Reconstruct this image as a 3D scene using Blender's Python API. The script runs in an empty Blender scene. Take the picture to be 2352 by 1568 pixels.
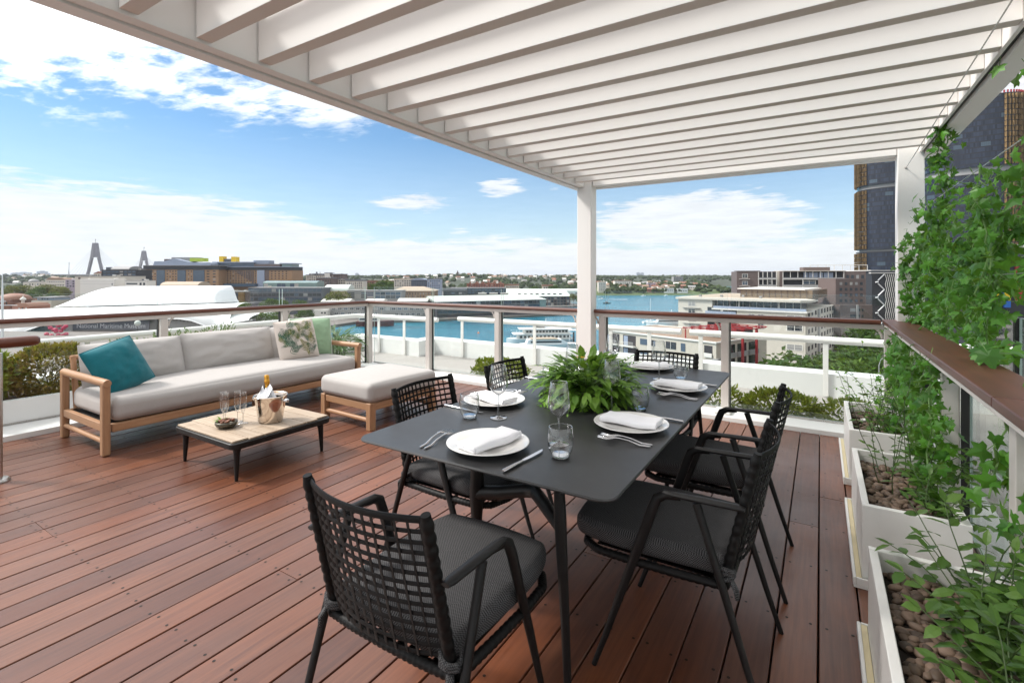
SUN_E, SUN_ANG, SKY_STR, EXPO = 2.7, 10, .10, 0.78
CL_GLOW, CL_BASE, CL_LOW, SKY_TINT, BACK_FILL = 8.0, 6.4, 6.6, (.60, .80, .90, 1), 3.4
HAZE = 6e-5
import bpy, math, random
from math import sin, cos, pi, radians, sqrt, atan2
from mathutils import Vector, Matrix, noise as mnoise
random.seed(7)
S = bpy.context.scene
COL = S.collection
YAW = radians(31.88)
SN, CS = sin(YAW), cos(YAW)
F, CX, HV, CH = 1140.0, 1176.0, 633.0, 1.38      # lens in photo pixels, principal column, horizon row, eye height

def at(u, d):                       # world XY of a photo column at depth d in front of the lens
    r = (u - CX) / F * d
    return (r * CS - d * SN, r * SN + d * CS)
def hz(v, d):                       # world height of a photo row at depth d
    return CH - (v - HV) * d / F

# ------------------------------------------------------------------ objects
def tag(o, label=None, cat=None, group=None, kind=None):
    if label: o['label'] = label
    if cat: o['category'] = cat
    if group: o['group'] = group
    if kind: o['kind'] = kind
    return o
def empty(name, label=None, cat=None, loc=(0, 0, 0), rz=0.0, group=None):
    o = bpy.data.objects.new(name, None); COL.objects.link(o)
    o.location = loc; o.rotation_euler = (0, 0, rz); o.empty_display_size = .2
    return tag(o, label, cat, group)
def copy_tree(o, parent=None, kids=None):
    if kids is None:
        kids = {}
        for x in S.objects:
            if x.parent: kids.setdefault(x.parent.name, []).append(x)
    c = o.copy(); COL.objects.link(c)
    if parent is not None: c.parent = parent
    for ch in kids.get(o.name, []): copy_tree(ch, c, kids)
    return c

class MB:
    def __init__(s): s.v = []; s.f = []; s.m = []; s.cur = 0; s.M = None
    def add(s, vs, fs, mi=None):
        n = len(s.v)
        if s.M is not None: vs = [s.M @ Vector(p) for p in vs]
        s.v.extend([tuple(p) for p in vs])
        mi = s.cur if mi is None else mi
        for f in fs: s.f.append(tuple(i + n for i in f)); s.m.append(mi)
    def box(s, x0, x1, y0, y1, z0, z1, mi=None):
        s.add([(x0,y0,z0),(x1,y0,z0),(x1,y1,z0),(x0,y1,z0),(x0,y0,z1),(x1,y0,z1),(x1,y1,z1),(x0,y1,z1)],
              [(0,3,2,1),(4,5,6,7),(0,1,5,4),(1,2,6,5),(2,3,7,6),(3,0,4,7)], mi)
    def prism(s, poly, z0, z1, mi=None, axis='z', cap=True):
        n = len(poly)
        def P(a, b, c): return (a, b, c) if axis == 'z' else ((a, c, b) if axis == 'y' else (c, a, b))
        vs = [P(p[0], p[1], z0) for p in poly] + [P(p[0], p[1], z1) for p in poly]
        fs = [(i, (i+1) % n, (i+1) % n + n, i + n) for i in range(n)]
        if cap: fs += [tuple(range(n-1, -1, -1)), tuple(range(n, 2*n))]
        s.add(vs, fs, mi)
    def tube(s, pts, r, n=8, cap=True, mi=None, flat=1.0, up=None):
        pts = [Vector(p) for p in pts]; k = len(pts)
        rs = r if isinstance(r, (list, tuple)) else [r] * k
        vs = []; prev = None
        for i, p in enumerate(pts):
            t = (pts[min(i+1, k-1)] - pts[max(i-1, 0)])
            if t.length < 1e-9: t = Vector((0, 0, 1))
            t.normalize()
            if prev is None:
                a = Vector(up) if up else (Vector((0, 0, 1)) if abs(t.z) < .9 else Vector((1, 0, 0)))
            else: a = prev
            a = a - t * a.dot(t)
            if a.length < 1e-6: a = t.orthogonal()
            a.normalize(); b = t.cross(a); prev = a
            for j in range(n):
                th = 2 * pi * j / n
                vs.append(p + (a * cos(th) * flat + b * sin(th)) * rs[i])
        fs = []
        for i in range(k - 1):
            for j in range(n):
                j2 = (j + 1) % n
                fs.append((i*n + j, i*n + j2, (i+1)*n + j2, (i+1)*n + j))
        if cap: fs += [tuple(range(n-1, -1, -1)), tuple(range((k-1)*n, k*n))]
        s.add(vs, fs, mi)
    def lathe(s, prof, n=24, c=(0, 0, 0), mi=None, close=False):
        vs = []; fs = []; k = len(prof)
        for (r, z) in prof:
            for j in range(n):
                th = 2*pi*j/n; vs.append((c[0] + r*cos(th), c[1] + r*sin(th), c[2] + z))
        for i in range(k - 1):
            for j in range(n):
                j2 = (j+1) % n; fs.append((i*n+j, i*n+j2, (i+1)*n+j2, (i+1)*n+j))
        if close: fs += [tuple(range(n-1, -1, -1)), tuple(range((k-1)*n, k*n))]
        s.add(vs, fs, mi)
    def grid(s, fn, nu, nv, mi=None, flip=False):
        vs = [fn(i/nu, j/nv) for j in range(nv+1) for i in range(nu+1)]
        fs = []
        for j in range(nv):
            for i in range(nu):
                a = j*(nu+1)+i; q = (a, a+1, a+nu+2, a+nu+1)
                fs.append(q[::-1] if flip else q)
        s.add(vs, fs, mi)
    def ico(s, c, rx, ry, rz, rot=None, mi=None, jit=0, sub=1):
        V, Fc = ICO[sub]
        R = rot or Matrix.Identity(3)
        vs = []
        for p in V:
            k = 1 + (random.random() - .5) * jit
            q = R @ Vector((p[0]*rx*k, p[1]*ry*k, p[2]*rz*k))
            vs.append((c[0]+q.x, c[1]+q.y, c[2]+q.z))
        s.add(vs, Fc, mi)
    def leaf(s, p, d, up, L, W, curl=.15, mi=None, fold=.25):
        p = Vector(p); d = Vector(d).normalized(); up = Vector(up)
        sd = d.cross(up)
        if sd.length < 1e-4: sd = d.orthogonal()
        sd.normalize(); n = sd.cross(d)
        def q(t, w, z): return p + d*(t*L) + sd*(w*W*.5) + n*(z*L)
        c = curl
        vs = [q(0,0,0), q(.3,.85,-.25*c*.3+fold*.12), q(.3,0,-.09*c), q(.3,-.85,-.075*c+fold*.12),
              q(.65,.8,-.42*c+fold*.1), q(.65,0,-.42*c), q(.65,-.8,-.42*c+fold*.1), q(1,0,-c)]
        s.add(vs, [(0,1,2),(0,2,3),(1,4,5,2),(2,5,6,3),(4,7,5),(5,7,6)], mi)
    def clump(s, p, L, W=None, mi=None):       # one leaf-sized quad, random turn
        W = W or L*.6
        d = rvec(); u = rvec(); sd = d.cross(u)
        if sd.length < 1e-3: return
        sd.normalize(); p = Vector(p); n = sd.cross(d)
        s.add([p - d*L*.5, p + sd*W*.5 + n*L*.08, p + d*L*.5, p - sd*W*.5 + n*L*.08], [(0,1,2,3)], mi)
    def build(s, name, mat=None, parent=None, smooth=False, bevel=0, seg=2, auto=None, loc=None):
        me = bpy.data.meshes.new(name)
        me.from_pydata([tuple(p) for p in s.v], [], s.f)
        for m in (mat if isinstance(mat, (list, tuple)) else [mat]):
            if m: me.materials.append(m)
        if isinstance(mat, (list, tuple)): me.polygons.foreach_set('material_index', s.m)
        if smooth: me.polygons.foreach_set('use_smooth', [True]*len(me.polygons))
        me.update()
        o = bpy.data.objects.new(name, me); COL.objects.link(o)
        if parent is not None: o.parent = parent
        if loc: o.location = loc
        if bevel:
            b = o.modifiers.new('bevel', 'BEVEL'); b.width = bevel; b.segments = seg; b.limit_method = 'ANGLE'; b.angle_limit = radians(40)
            if smooth is None: pass
            me.polygons.foreach_set('use_smooth', [True]*len(me.polygons))
            b.harden_normals = True
        if auto is not None:
            try: me.set_sharp_from_angle(angle=radians(auto))
            except Exception: pass
        return o

def rvec():
    while True:
        v = Vector((random.uniform(-1, 1), random.uniform(-1, 1), random.uniform(-1, 1)))
        if .01 < v.length < 1: return v.normalized()
def _ico():
    t = (1 + sqrt(5)) / 2
    V = [Vector(p).normalized() for p in [(-1,t,0),(1,t,0),(-1,-t,0),(1,-t,0),(0,-1,t),(0,1,t),(0,-1,-t),(0,1,-t),(t,0,-1),(t,0,1),(-t,0,-1),(-t,0,1)]]
    Fc = [(0,11,5),(0,5,1),(0,1,7),(0,7,10),(0,10,11),(1,5,9),(5,11,4),(11,10,2),(10,7,6),(7,1,8),(3,9,4),(3,4,2),(3,2,6),(3,6,8),(3,8,9),(4,9,5),(2,4,11),(6,2,10),(8,6,7),(9,8,1)]
    out = {0: ([tuple(v) for v in V], Fc)}
    for k in (1, 2):
        cache = {}; V = list(V); nf = []
        def mid(a, b):
            key = (min(a, b), max(a, b))
            if key not in cache: cache[key] = len(V); V.append(((V[a]+V[b])/2).normalized())
            return cache[key]
        for a, b, c in Fc:
            x, y, z = mid(a, b), mid(b, c), mid(c, a)
            nf += [(a,x,z),(b,y,x),(c,z,y),(x,y,z)]
        Fc = nf; out[k] = ([tuple(v) for v in V], Fc)
    return out
ICO = _ico()

def puffy(mb, a, b, c, r, crown=0.0, n=14, M=None, bulge=0.0, mi=None):
    """upholstered block: half sizes a,b,c, corner radius r, top crown, side bulge"""
    def params(h):
        e = r / h
        k = 5
        lo = [-1 + e * (1 - cos(pi/2 * i / k)) for i in range(k)]
        inner = [-1 + e + (2 - 2*e) * i / (n) for i in range(n+1)]
        return lo + inner + [-x for x in lo[::-1]]
    A, B, C = params(a), params(b), params(c)
    def shape(x, y, z):
        p = Vector((x*a, y*b, z*c))
        q = Vector((max(-a+r, min(a-r, p.x)), max(-b+r, min(b-r, p.y)), max(-c+r, min(c-r, p.z))))
        d = p - q
        if d.length > 1e-9: p = q + d.normalized() * r
        p.z += crown * (1 - x*x) * (1 - y*y) * z
        p.x += bulge * x * (1 - z*z) * (1 - abs(y)**4); p.y += bulge * y * (1 - z*z) * (1 - abs(x)**4)
        return (M @ p) if M is not None else p
    def face(U, W, fn, flip):
        vs = [fn(u, w) for w in W for u in U]; nu = len(U); fs = []
        for j in range(len(W)-1):
            for i in range(nu-1):
                q = (j*nu+i, j*nu+i+1, (j+1)*nu+i+1, (j+1)*nu+i); fs.append(q[::-1] if flip else q)
        mb.add(vs, fs, mi)
    face(A, B, lambda u, w: shape(u, w, 1), False); face(A, B, lambda u, w: shape(u, w, -1), True)
    face(A, C, lambda u, w: shape(u, -1, w), False); face(A, C, lambda u, w: shape(u, 1, w), True)
    face(B, C, lambda u, w: shape(1, u, w), False); face(B, C, lambda u, w: shape(-1, u, w), True)

# ------------------------------------------------------------------ materials
class NT:
    def __init__(s, nt): s.t = nt; nt.nodes.clear()
    def n(s, typ, **kw):
        x = s.t.nodes.new(typ)
        for k, v in kw.items(): setattr(x, k, v)
        return x
    def l(s, a, b): s.t.links.new(a, b)
    def val(s, sock, v):
        if hasattr(v, 'is_output') or isinstance(v, bpy.types.NodeSocket): s.l(v, sock)
        else: sock.default_value = v
    def math(s, op, a, b=None, c=None, clamp=False):
        x = s.n('ShaderNodeMath', operation=op, use_clamp=clamp)
        s.val(x.inputs[0], a)
        if b is not None: s.val(x.inputs[1], b)
        if c is not None: s.val(x.inputs[2], c)
        return x.outputs[0]
    def mix(s, f, a, b, blend='MIX'):
        x = s.n('ShaderNodeMix', data_type='RGBA', blend_type=blend)
        s.val(x.inputs[0], f); s.val(x.inputs[6], a); s.val(x.inputs[7], b)
        return x.outputs[2]
    def noise(s, vec, scale, detail=4, rough=.55, dist=0.0):
        x = s.n('ShaderNodeTexNoise')
        if vec is not None: s.l(vec, x.inputs['Vector'])
        x.inputs['Scale'].default_value = scale; x.inputs['Detail'].default_value = detail
        x.inputs['Roughness'].default_value = rough; x.inputs['Distortion'].default_value = dist
        return x.outputs['Fac']
    def ramp(s, f, a, b, lo=0.0, hi=1.0, smooth=False):
        x = s.n('ShaderNodeMapRange', clamp=True)
        if smooth: x.interpolation_type = 'SMOOTHSTEP'
        s.val(x.inputs[0], f)
        for i, v in ((1, a), (2, b), (3, lo), (4, hi)): x.inputs[i].default_value = v
        return x.outputs[0]
    def mapping(s, vec, scale=(1, 1, 1), rot=(0, 0, 0), loc=(0, 0, 0)):
        x = s.n('ShaderNodeMapping'); s.l(vec, x.inputs[0])
        x.inputs['Scale'].default_value = scale; x.inputs['Rotation'].default_value = rot; x.inputs['Location'].default_value = loc
        return x.outputs[0]
    def bump(s, h, strength=.3, dist=.01):
        x = s.n('ShaderNodeBump'); x.inputs['Strength'].default_value = strength; x.inputs['Distance'].default_value = dist
        s.l(h, x.inputs['Height']); return x.outputs[0]
def c4(c): return (c[0], c[1], c[2], 1)
def sc(c, k): return (c[0]*k, c[1]*k, c[2]*k, 1)

def mat(name, col, rough=.5, metal=0.0, var=.12, scale=4.0, bump=0.0, bscale=None, coat=0.0, island=0.0, stretch=(1, 1, 1), spec=.5, wear=0.0, weave=None, sheen=0.0, trans=0.0):
    m = bpy.data.materials.new(name); m.use_nodes = True
    t = NT(m.node_tree)
    out = t.n('ShaderNodeOutputMaterial'); p = t.n('ShaderNodeBsdfPrincipled')
    tc = t.n('ShaderNodeTexCoord').outputs['Object']
    v = t.mapping(tc, stretch)
    nz = t.noise(v, scale, 5, .6)
    c = t.mix(nz, sc(col, 1 - var), sc(col, 1 + var))
    if island:
        g = t.n('ShaderNodeNewGeometry').outputs['Random Per Island']
        c = t.mix(1.0, c, t.mix(g, (1-island,)*3 + (1,), (1+island,)*3 + (1,)), 'MULTIPLY')
    if wear:
        w = t.ramp(t.noise(tc, scale*.35, 6, .65), .52, .72, 0, wear)
        c = t.mix(w, c, sc(col, .62))
    if weave:
        ck = t.n('ShaderNodeTexChecker'); t.l(tc, ck.inputs[0]); ck.inputs['Scale'].default_value = weave[0]
        ck.inputs[1].default_value = (weave[1],)*3 + (1,); ck.inputs[2].default_value = (weave[2],)*3 + (1,)
        c = t.mix(1.0, c, ck.outputs[0], 'MULTIPLY')
    t.l(c, p.inputs['Base Color'])
    p.inputs['Metallic'].default_value = metal
    t.l(t.ramp(nz, .3, .7, max(0, rough-.06), min(1, rough+.06)), p.inputs['Roughness'])
    p.inputs['Specular IOR Level'].default_value = spec
    if coat: p.inputs['Coat Weight'].default_value = coat; p.inputs['Coat Roughness'].default_value = .08
    if sheen: p.inputs['Sheen Weight'].default_value = sheen
    if bump:
        h = t.noise(v, bscale or scale*6, 4, .6)
        t.l(t.bump(h, bump, .004), p.inputs['Normal'])
    t.l(p.outputs[0], out.inputs[0])
    return m

def leafmat(name, col, col2, trans=.35, rough=.45, spec=.4):
    m = bpy.data.materials.new(name); m.use_nodes = True; t = NT(m.node_tree)
    out = t.n('ShaderNodeOutputMaterial'); p = t.n('ShaderNodeBsdfPrincipled'); tr = t.n('ShaderNodeBsdfTranslucent')
    g = t.n('ShaderNodeNewGeometry').outputs['Random Per Island']
    tc = t.n('ShaderNodeTexCoord').outputs['Object']
    nz = t.noise(tc, 3.0, 3, .5)
    f = t.math('MULTIPLY_ADD', g, .65, t.math('MULTIPLY', nz, .35))
    c = t.mix(f, c4(col), c4(col2))
    t.l(c, p.inputs['Base Color']); p.inputs['Roughness'].default_value = rough; p.inputs['Specular IOR Level'].default_value = spec
    t.l(t.mix(.5, c, (.25, .35, .03, 1)), tr.inputs[0])
    mx = t.n('ShaderNodeMixShader'); mx.inputs[0].default_value = trans
    t.l(p.outputs[0], mx.inputs[1]); t.l(tr.outputs[0], mx.inputs[2]); t.l(mx.outputs[0], out.inputs[0])
    return m

def glassmat(name, tint=(.93, .97, .95), refl=1.0, edge=0.0, edgecol=(.5, .55, .55), gp=5.0):
    """thin clear glass: lets light straight through, mirrors by Fresnel"""
    m = bpy.data.materials.new(name); m.use_nodes = True; t = NT(m.node_tree)
    out = t.n('ShaderNodeOutputMaterial'); tr = t.n('ShaderNodeBsdfTransparent'); gl = t.n('ShaderNodeBsdfGlossy')
    gl.inputs['Roughness'].default_value = .02
    lw = t.n('ShaderNodeLayerWeight'); lw.inputs[0].default_value = .5
    fr = t.math('MULTIPLY_ADD', t.math('POWER', lw.outputs['Facing'], gp), .82, .042)
    if edge:
        f = t.math('MULTIPLY', t.math('POWER', lw.outputs['Facing'], 2.4), edge, clamp=True)
        t.l(t.mix(f, c4(tint), c4(edgecol)), tr.inputs[0])
    else: tr.inputs[0].default_value = c4(tint)
    mx = t.n('ShaderNodeMixShader')
    t.l(t.math('MULTIPLY', fr, refl, clamp=True), mx.inputs[0])
    t.l(tr.outputs[0], mx.inputs[1]); t.l(gl.outputs[0], mx.inputs[2]); t.l(mx.outputs[0], out.inputs[0])
    return m

def deckmat():
    m = bpy.data.materials.new('merbau_boards'); m.use_nodes = True; t = NT(m.node_tree)
    out = t.n('ShaderNodeOutputMaterial'); p = t.n('ShaderNodeBsdfPrincipled')
    tc = t.n('ShaderNodeTexCoord').outputs['Object']; geo = t.n('ShaderNodeNewGeometry')
    g = geo.outputs['Random Per Island']
    off = t.n('ShaderNodeVectorMath', operation='MULTIPLY_ADD')
    cv = t.n('ShaderNodeCombineXYZ'); t.l(g, cv.inputs[0]); t.l(g, cv.inputs[1]); t.l(g, cv.inputs[2])
    t.l(cv.outputs[0], off.inputs[0]); off.inputs[1].default_value = (17, 31, 11); t.l(tc, off.inputs[2])
    v = off.outputs[0]
    grain = t.noise(t.mapping(v, (26, 1.1, 1)), 2.2, 6, .62, .4)
    fine = t.noise(t.mapping(v, (160, 3.0, 1)), 2.0, 3, .6)
    blot = t.noise(t.mapping(v, (3, .7, 1)), 1.6, 4, .6)
    base = t.mix(g, (.098, .027, .010, 1), (.205, .068, .027, 1))
    h2 = t.math('FRACT', t.math('MULTIPLY', g, 7.31))
    base = t.mix(t.math('MULTIPLY', h2, .32), base, (.140, .070, .045, 1))
    c = t.mix(t.ramp(grain, .35, .72), base, t.mix(1.0, base, (.50, .42, .40, 1), 'MULTIPLY'))
    c = t.mix(t.ramp(blot, .45, .75, 0, .55), c, t.mix(1.0, base, (1.25, 1.15, 1.0, 1), 'MULTIPLY'))
    c = t.mix(t.ramp(fine, .55, .75, 0, .35), c, (.05, .018, .010, 1))
    st = t.ramp(t.noise(tc, 1.1, 7, .68), .48, .72, 0, .42)
    c = t.mix(st, c, (.125, .066, .048, 1))
    t.l(c, p.inputs['Base Color'])
    t.l(t.math('MULTIPLY_ADD', t.noise(tc, 7.0, 6, .7), .16, t.ramp(t.noise(tc, 1.3, 5, .6), .3, .7, .20, .42)), p.inputs['Roughness'])
    p.inputs['Specular IOR Level'].default_value = .75
    hh = t.math('ADD', t.math('MULTIPLY', grain, .6), t.math('MULTIPLY', fine, .4))
    t.l(t.bump(hh, .22, .002), p.inputs['Normal'])
    t.l(p.outputs[0], out.inputs[0]); return m

def woodmat(name, col, col2, axis=1, rough=.45, scale=1.0, spec=.4):
    m = bpy.data.materials.new(name); m.use_nodes = True; t = NT(m.node_tree)
    out = t.n('ShaderNodeOutputMaterial'); p = t.n('ShaderNodeBsdfPrincipled')
    tc = t.n('ShaderNodeTexCoord').outputs['Object']; g = t.n('ShaderNodeNewGeometry').outputs['Random Per Island']
    st = [30*scale]*3; st[axis] = 1.6*scale
    n1 = t.noise(t.mapping(tc, st), 1.6, 5, .6, .6); n2 = t.noise(tc, 6*scale, 3, .5)
    c = t.mix(t.ramp(n1, .3, .72), c4(col), c4(col2)); c = t.mix(t.math('MULTIPLY', n2, .35), c, sc(col2, .8))
    c = t.mix(1.0, c, t.mix(g, (.86,)*3+(1,), (1.1,)*3+(1,)), 'MULTIPLY')
    t.l(c, p.inputs['Base Color']); p.inputs['Roughness'].default_value = rough; p.inputs['Specular IOR Level'].default_value = spec
    t.l(t.bump(n1, .15, .002), p.inputs['Normal']); t.l(p.outputs[0], out.inputs[0]); return m

def watermat():
    m = bpy.data.materials.new('harbour_water'); m.use_nodes = True; t = NT(m.node_tree)
    out = t.n('ShaderNodeOutputMaterial'); p = t.n('ShaderNodeBsdfPrincipled')
    tc = t.n('ShaderNodeTexCoord').outputs['Object']
    big = t.noise(t.mapping(tc, (.012, .03, 1)), 1.0, 5, .6, .5); sm = t.noise(t.mapping(tc, (.25, .6, 1)), 1.0, 5, .65)
    t.l(t.mix(t.ramp(big, .35, .7), (.012, .108, .172, 1), (.022, .205, .288, 1)), p.inputs['Base Color'])
    p.inputs['Roughness'].default_value = .22; p.inputs['Specular IOR Level'].default_value = .28
    t.l(t.bump(sm, .5, .6), p.inputs['Normal'])
    t.l(p.outputs[0], out.inputs[0]); return m

M = {}
M['deck'] = deckmat()
M['screw'] = mat('screw_heads', (.035, .028, .024), .45, .6, .2)
M['under'] = mat('deck_underside', (.010, .007, .006), .9)
M['white'] = mat('white_paint', (.78, .77, .74), .42, 0, .03, 3, .05, wear=.16)
M['pergola'] = mat('pergola_white', (.80, .778, .748), .5, 0, .02, 2, .03)
M['pergola_under_shade'] = mat('louvre_under_shade', (.64, .58, .53), .55, 0, .03, 2)  # pergola white darkened for louvre undersides, shade put into the colour
M['rail'] = mat('shaded_white_paint', (.56, .525, .49), .45, 0, .03, 3, .04, wear=.06)  # white balustrade posts and rails, their shade put into the colour
M['gasket'] = mat('black_gasket', (.012, .012, .012), .5)
M['kerb'] = mat('white_kerb', (.74, .74, .72), .5, 0, .05, 3, .1, wear=.12)
M['render'] = mat('white_render', (.76, .77, .755), .6, 0, .035, 1.8, .12, 60, wear=.17, stretch=(1, 1, .25))
M['handrail'] = woodmat('handrail_timber', (.155, .048, .025), (.085, .025, .014), 0, .32, 1.0, .5)
M['handrail_y'] = woodmat('handrail_timber_y', (.155, .048, .025), (.085, .025, .014), 1, .32, 1.0, .5)
M['shelf'] = woodmat('shelf_timber', (.140, .047, .029), (.085, .030, .020), 1, .42, .7, .5)
M['teak_x'] = woodmat('teak_x', (.44, .255, .145), (.31, .165, .085), 0, .45)
M['teak_y'] = woodmat('teak_y', (.44, .255, .145), (.31, .165, .085), 1, .45)
M['teak_z'] = woodmat('teak_z', (.44, .255, .145), (.31, .165, .085), 2, .45)
M['teaktop'] = woodmat('teak_slats', (.52, .42, .32), (.36, .27, .19), 0, .55)
M['fabric'] = mat('grey_upholstery', (.415, .392, .373), .9, 0, .06, 9, .25, 420, sheen=.15, spec=.2)
M['teal'] = mat('teal_linen', (.010, .135, .165), .85, 0, .18, 14, .3, 300, sheen=.2, spec=.2)
M['sage'] = mat('sage_linen', (.27, .40, .255), .85, 0, .08, 14, .3, 300, sheen=.2, spec=.2)
M['print_bg'] = mat('printed_cotton', (.60, .53, .475), .85, 0, .06, 14, .3, 300, spec=.2)
M['print_dark'] = mat('print_dark_green', (.045, .115, .075), .85, 0, .3, 30, island=.4, spec=.2)
M['print_olive'] = mat('print_olive', (.19, .19, .055), .85, 0, .3, 30, island=.4, spec=.2)
M['piping'] = mat('pale_piping', (.62, .66, .58), .8)
M['alu'] = mat('charcoal_metal', (.0085, .008, .008), .45, 0, .12, 10, .04, 200, spec=.3)
M['tabletop'] = mat('charcoal_tabletop', (.026, .0262, .027), .38, 0, .10, 3, .03, 120, spec=.55)
M['rope'] = mat('black_strap', (.0030, .0028, .0028), .55, 0, .25, 60, .15, 300, spec=.25)
M['seatfab'] = mat('charcoal_weave', (.050, .049, .050), .85, 0, .25, 40, .35, 500, weave=(260, .35, 1.9), spec=.2)
M['plate'] = mat('white_china', (.78, .765, .735), .18, 0, .01, 4, coat=.3)
M['napkin'] = mat('white_linen', (.80, .80, .82), .85, 0, .03, 12, .2, 260, sheen=.1)
M['steel'] = mat('polished_steel', (.62, .62, .63), .16, 1.0, .05, 12)
M['brushed'] = mat('brushed_steel', (.52, .50, .48), .30, 1.0, .10, 3, .05, 90, stretch=(40, 40, 1))
M['bucket'] = mat('bucket_steel', (.70, .62, .55), .10, 1.0, .04, 6)
M['foil'] = mat('gold_foil', (.72, .36, .055), .35, .85, .2, 40, .3, 120)
M['bottle'] = mat('green_bottle', (.012, .035, .012), .08, 0, .1)
M['bowlbronze'] = mat('bronze_bowl', (.085, .075, .055), .40, .5, .25, 30, .2)
M['nuts'] = mat('roasted_nuts', (.20, .075, .035), .5, 0, .3, 30, island=.35)
M['glasspane'] = glassmat('balustrade_glass', (.968, .985, .978), .8)
M['glassware'] = glassmat('clear_glassware', (.965, .970, .970), 2.4, 1.0, (.38, .41, .42), 3.0)
M['glassbase'] = glassmat('thick_glass_base', (.86, .88, .885), 3.6, 1.0, (.36, .39, .41), 2.6)
M['glassedge'] = mat('glass_edge', (.50, .62, .58), .3, 0, .02)
M['pebble'] = mat('river_pebbles', (.155, .105, .075), .6, 0, .25, 20, .2, 80, island=.55)
M['soil'] = mat('dark_soil', (.022, .016, .012), .95, 0, .4, 12, .8, 60)
M['gravel'] = mat('grey_gravel', (.36, .34, .32), .9, 0, .45, 60, 1.0, 90)
M['cream'] = mat('cream_rim', (.66, .57, .36), .6)
M['ivy'] = leafmat('ivy_leaves', (.011, .078, .010), (.115, .345, .036), .36, .42)
M['ivystem'] = mat('ivy_stems', (.13, .24, .06), .6, 0, .3)
M['leaf'] = leafmat('shrub_leaves', (.026, .085, .014), (.120, .225, .042), .3, .38)
M['leafyel'] = leafmat('yellow_hedge_leaves', (.060, .125, .012), (.370, .400, .035), .3, .4)
M['leafbronze'] = leafmat('bronze_hedge_leaves', (.080, .085, .018), (.360, .220, .040), .3, .4)
M['fern'] = leafmat('fern_leaves', (.060, .185, .015), (.240, .450, .055), .3, .45)
M['palm'] = leafmat('palm_leaves', (.050, .130, .050), (.170, .290, .120), .3, .5)
M['greyleaf'] = leafmat('grey_green_leaves', (.07, .13, .06), (.20, .27, .14), .3, .5)
M['stem'] = mat('green_stems', (.055, .095, .025), .6)
M['bark'] = mat('bark', (.075, .055, .040), .9, 0, .3, 8, .5)
M['flower'] = mat('white_petals', (.80, .80, .76), .6)
M['yellowfl'] = mat('yellow_flower', (.55, .33, .02), .6)
# ================================================================== TERRACE
def W2L(loc): return Matrix.Translation(-Vector(loc))
# --- deck
def build_deck():
    mb = MB(); pitch, gap = .1435, .0066
    x = -5.745; yA, yB = -2.4, 5.075
    joists = [yA + .2 + .45*k for k in range(17)]
    k = 0
    while x < .62:
        x1 = min(x + pitch - gap, .66)
        cuts = sorted(random.sample(range(1, 16), 2) if k % 3 else [random.randint(3, 13)])
        cuts = [c for i, c in enumerate(cuts) if i == 0 or c - cuts[i-1] > 3]
        ys = [yA] + [joists[c] for c in cuts] + [yB]
        for a, b in zip(ys[:-1], ys[1:]):
            dz = random.uniform(-.0014, .0012)
            c = .0022; z1 = dz; e = .0012
            a2, b2 = a + e, b - e
            mb.add([(x,a2,-.022),(x1,a2,-.022),(x1,b2,-.022),(x,b2,-.022),(x,a2,z1-c),(x1,a2,z1-c),(x1,b2,z1-c),(x,b2,z1-c),
                    (x+c,a2,z1),(x1-c,a2,z1),(x1-c,b2,z1),(x+c,b2,z1)],
                   [(0,3,2,1),(0,1,5,4),(1,2,6,5),(2,3,7,6),(3,0,4,7),(4,5,9,8),(5,6,10,9),(6,7,11,10),(7,4,8,11),(8,9,10,11)], 0)
            for j in joists:
                if a - .001 <= j <= b + .001:
                    offs = [0.0]
                    if abs(j - a) < .01: offs = [.028]
                    elif abs(j - b) < .01: offs = [-.028]
                    for o_ in offs:
                        for xx in (x + .026, x1 - .026):
                            px, py = xx + random.uniform(-.006, .006), j + o_ + random.uniform(-.010, .010)
                            mb.lathe([(.0060, dz+.0008), (.0036, dz+.0010), (.0001, dz+.0006)], 8, (px, py, 0), 1)
        x += pitch; k += 1
    return tag(mb.build('deck', [M['deck'], M['screw']]), kind='structure')
build_deck()
mb = MB(); mb.box(-5.78, .72, -2.5, 5.10, -.09, -.0635); tag(mb.build('deck_base', M['under']), kind='structure')
# kerb round the deck
mb = MB()
mb.prism([(-5.752, -2.5), (-5.752, 5.40), (-5.94, 5.40), (-6.36, -2.5)], -.13, .045); mb.box(-5.752, .66, 5.082, 5.40, -.13, .040); mb.box(.668, .86, -2.5, 5.40, -.13, .02)
tag(mb.build('kerb', M['kerb'], bevel=.006), kind='structure')
# planting beds beyond the glass
mb = MB(); mb.box(-7.6, 2.6, 5.41, 6.99, -.3, -.06); tag(mb.build('gravel_bed', M['gravel']), kind='structure')
mb = MB(); mb.prism([(-7.75, -2.5), (-6.37, -2.5), (-5.95, 5.40), (-7.75, 5.40)], -.3, -.05); tag(mb.build('gravel_bed', M['gravel']), kind='structure')
mb = MB(); mb.prism([(-7.10, -2.4), (-6.45, -2.4), (-6.20, 2.12), (-7.10, 2.12)], .10, .21); tag(mb.build('soil_bed', M['soil']), kind='structure')
mb = MB(); mb.prism([(-6.44, -2.4), (-6.38, -2.4), (-6.13, 2.14), (-6.19, 2.14)], -.049, .26); mb.box(-7.2, -6.195, 2.145, 2.20, -.049, .255)
tag(mb.build('planter_wall', M['render'], bevel=.006), 'low white planter wall holding the hedge behind the left glass', 'planter wall')
mb = MB(); mb.box(.87, 2.6, -2.5, 5.40, -.3, -.055); tag(mb.build('side_gravel', M['gravel']), kind='structure')
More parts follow.
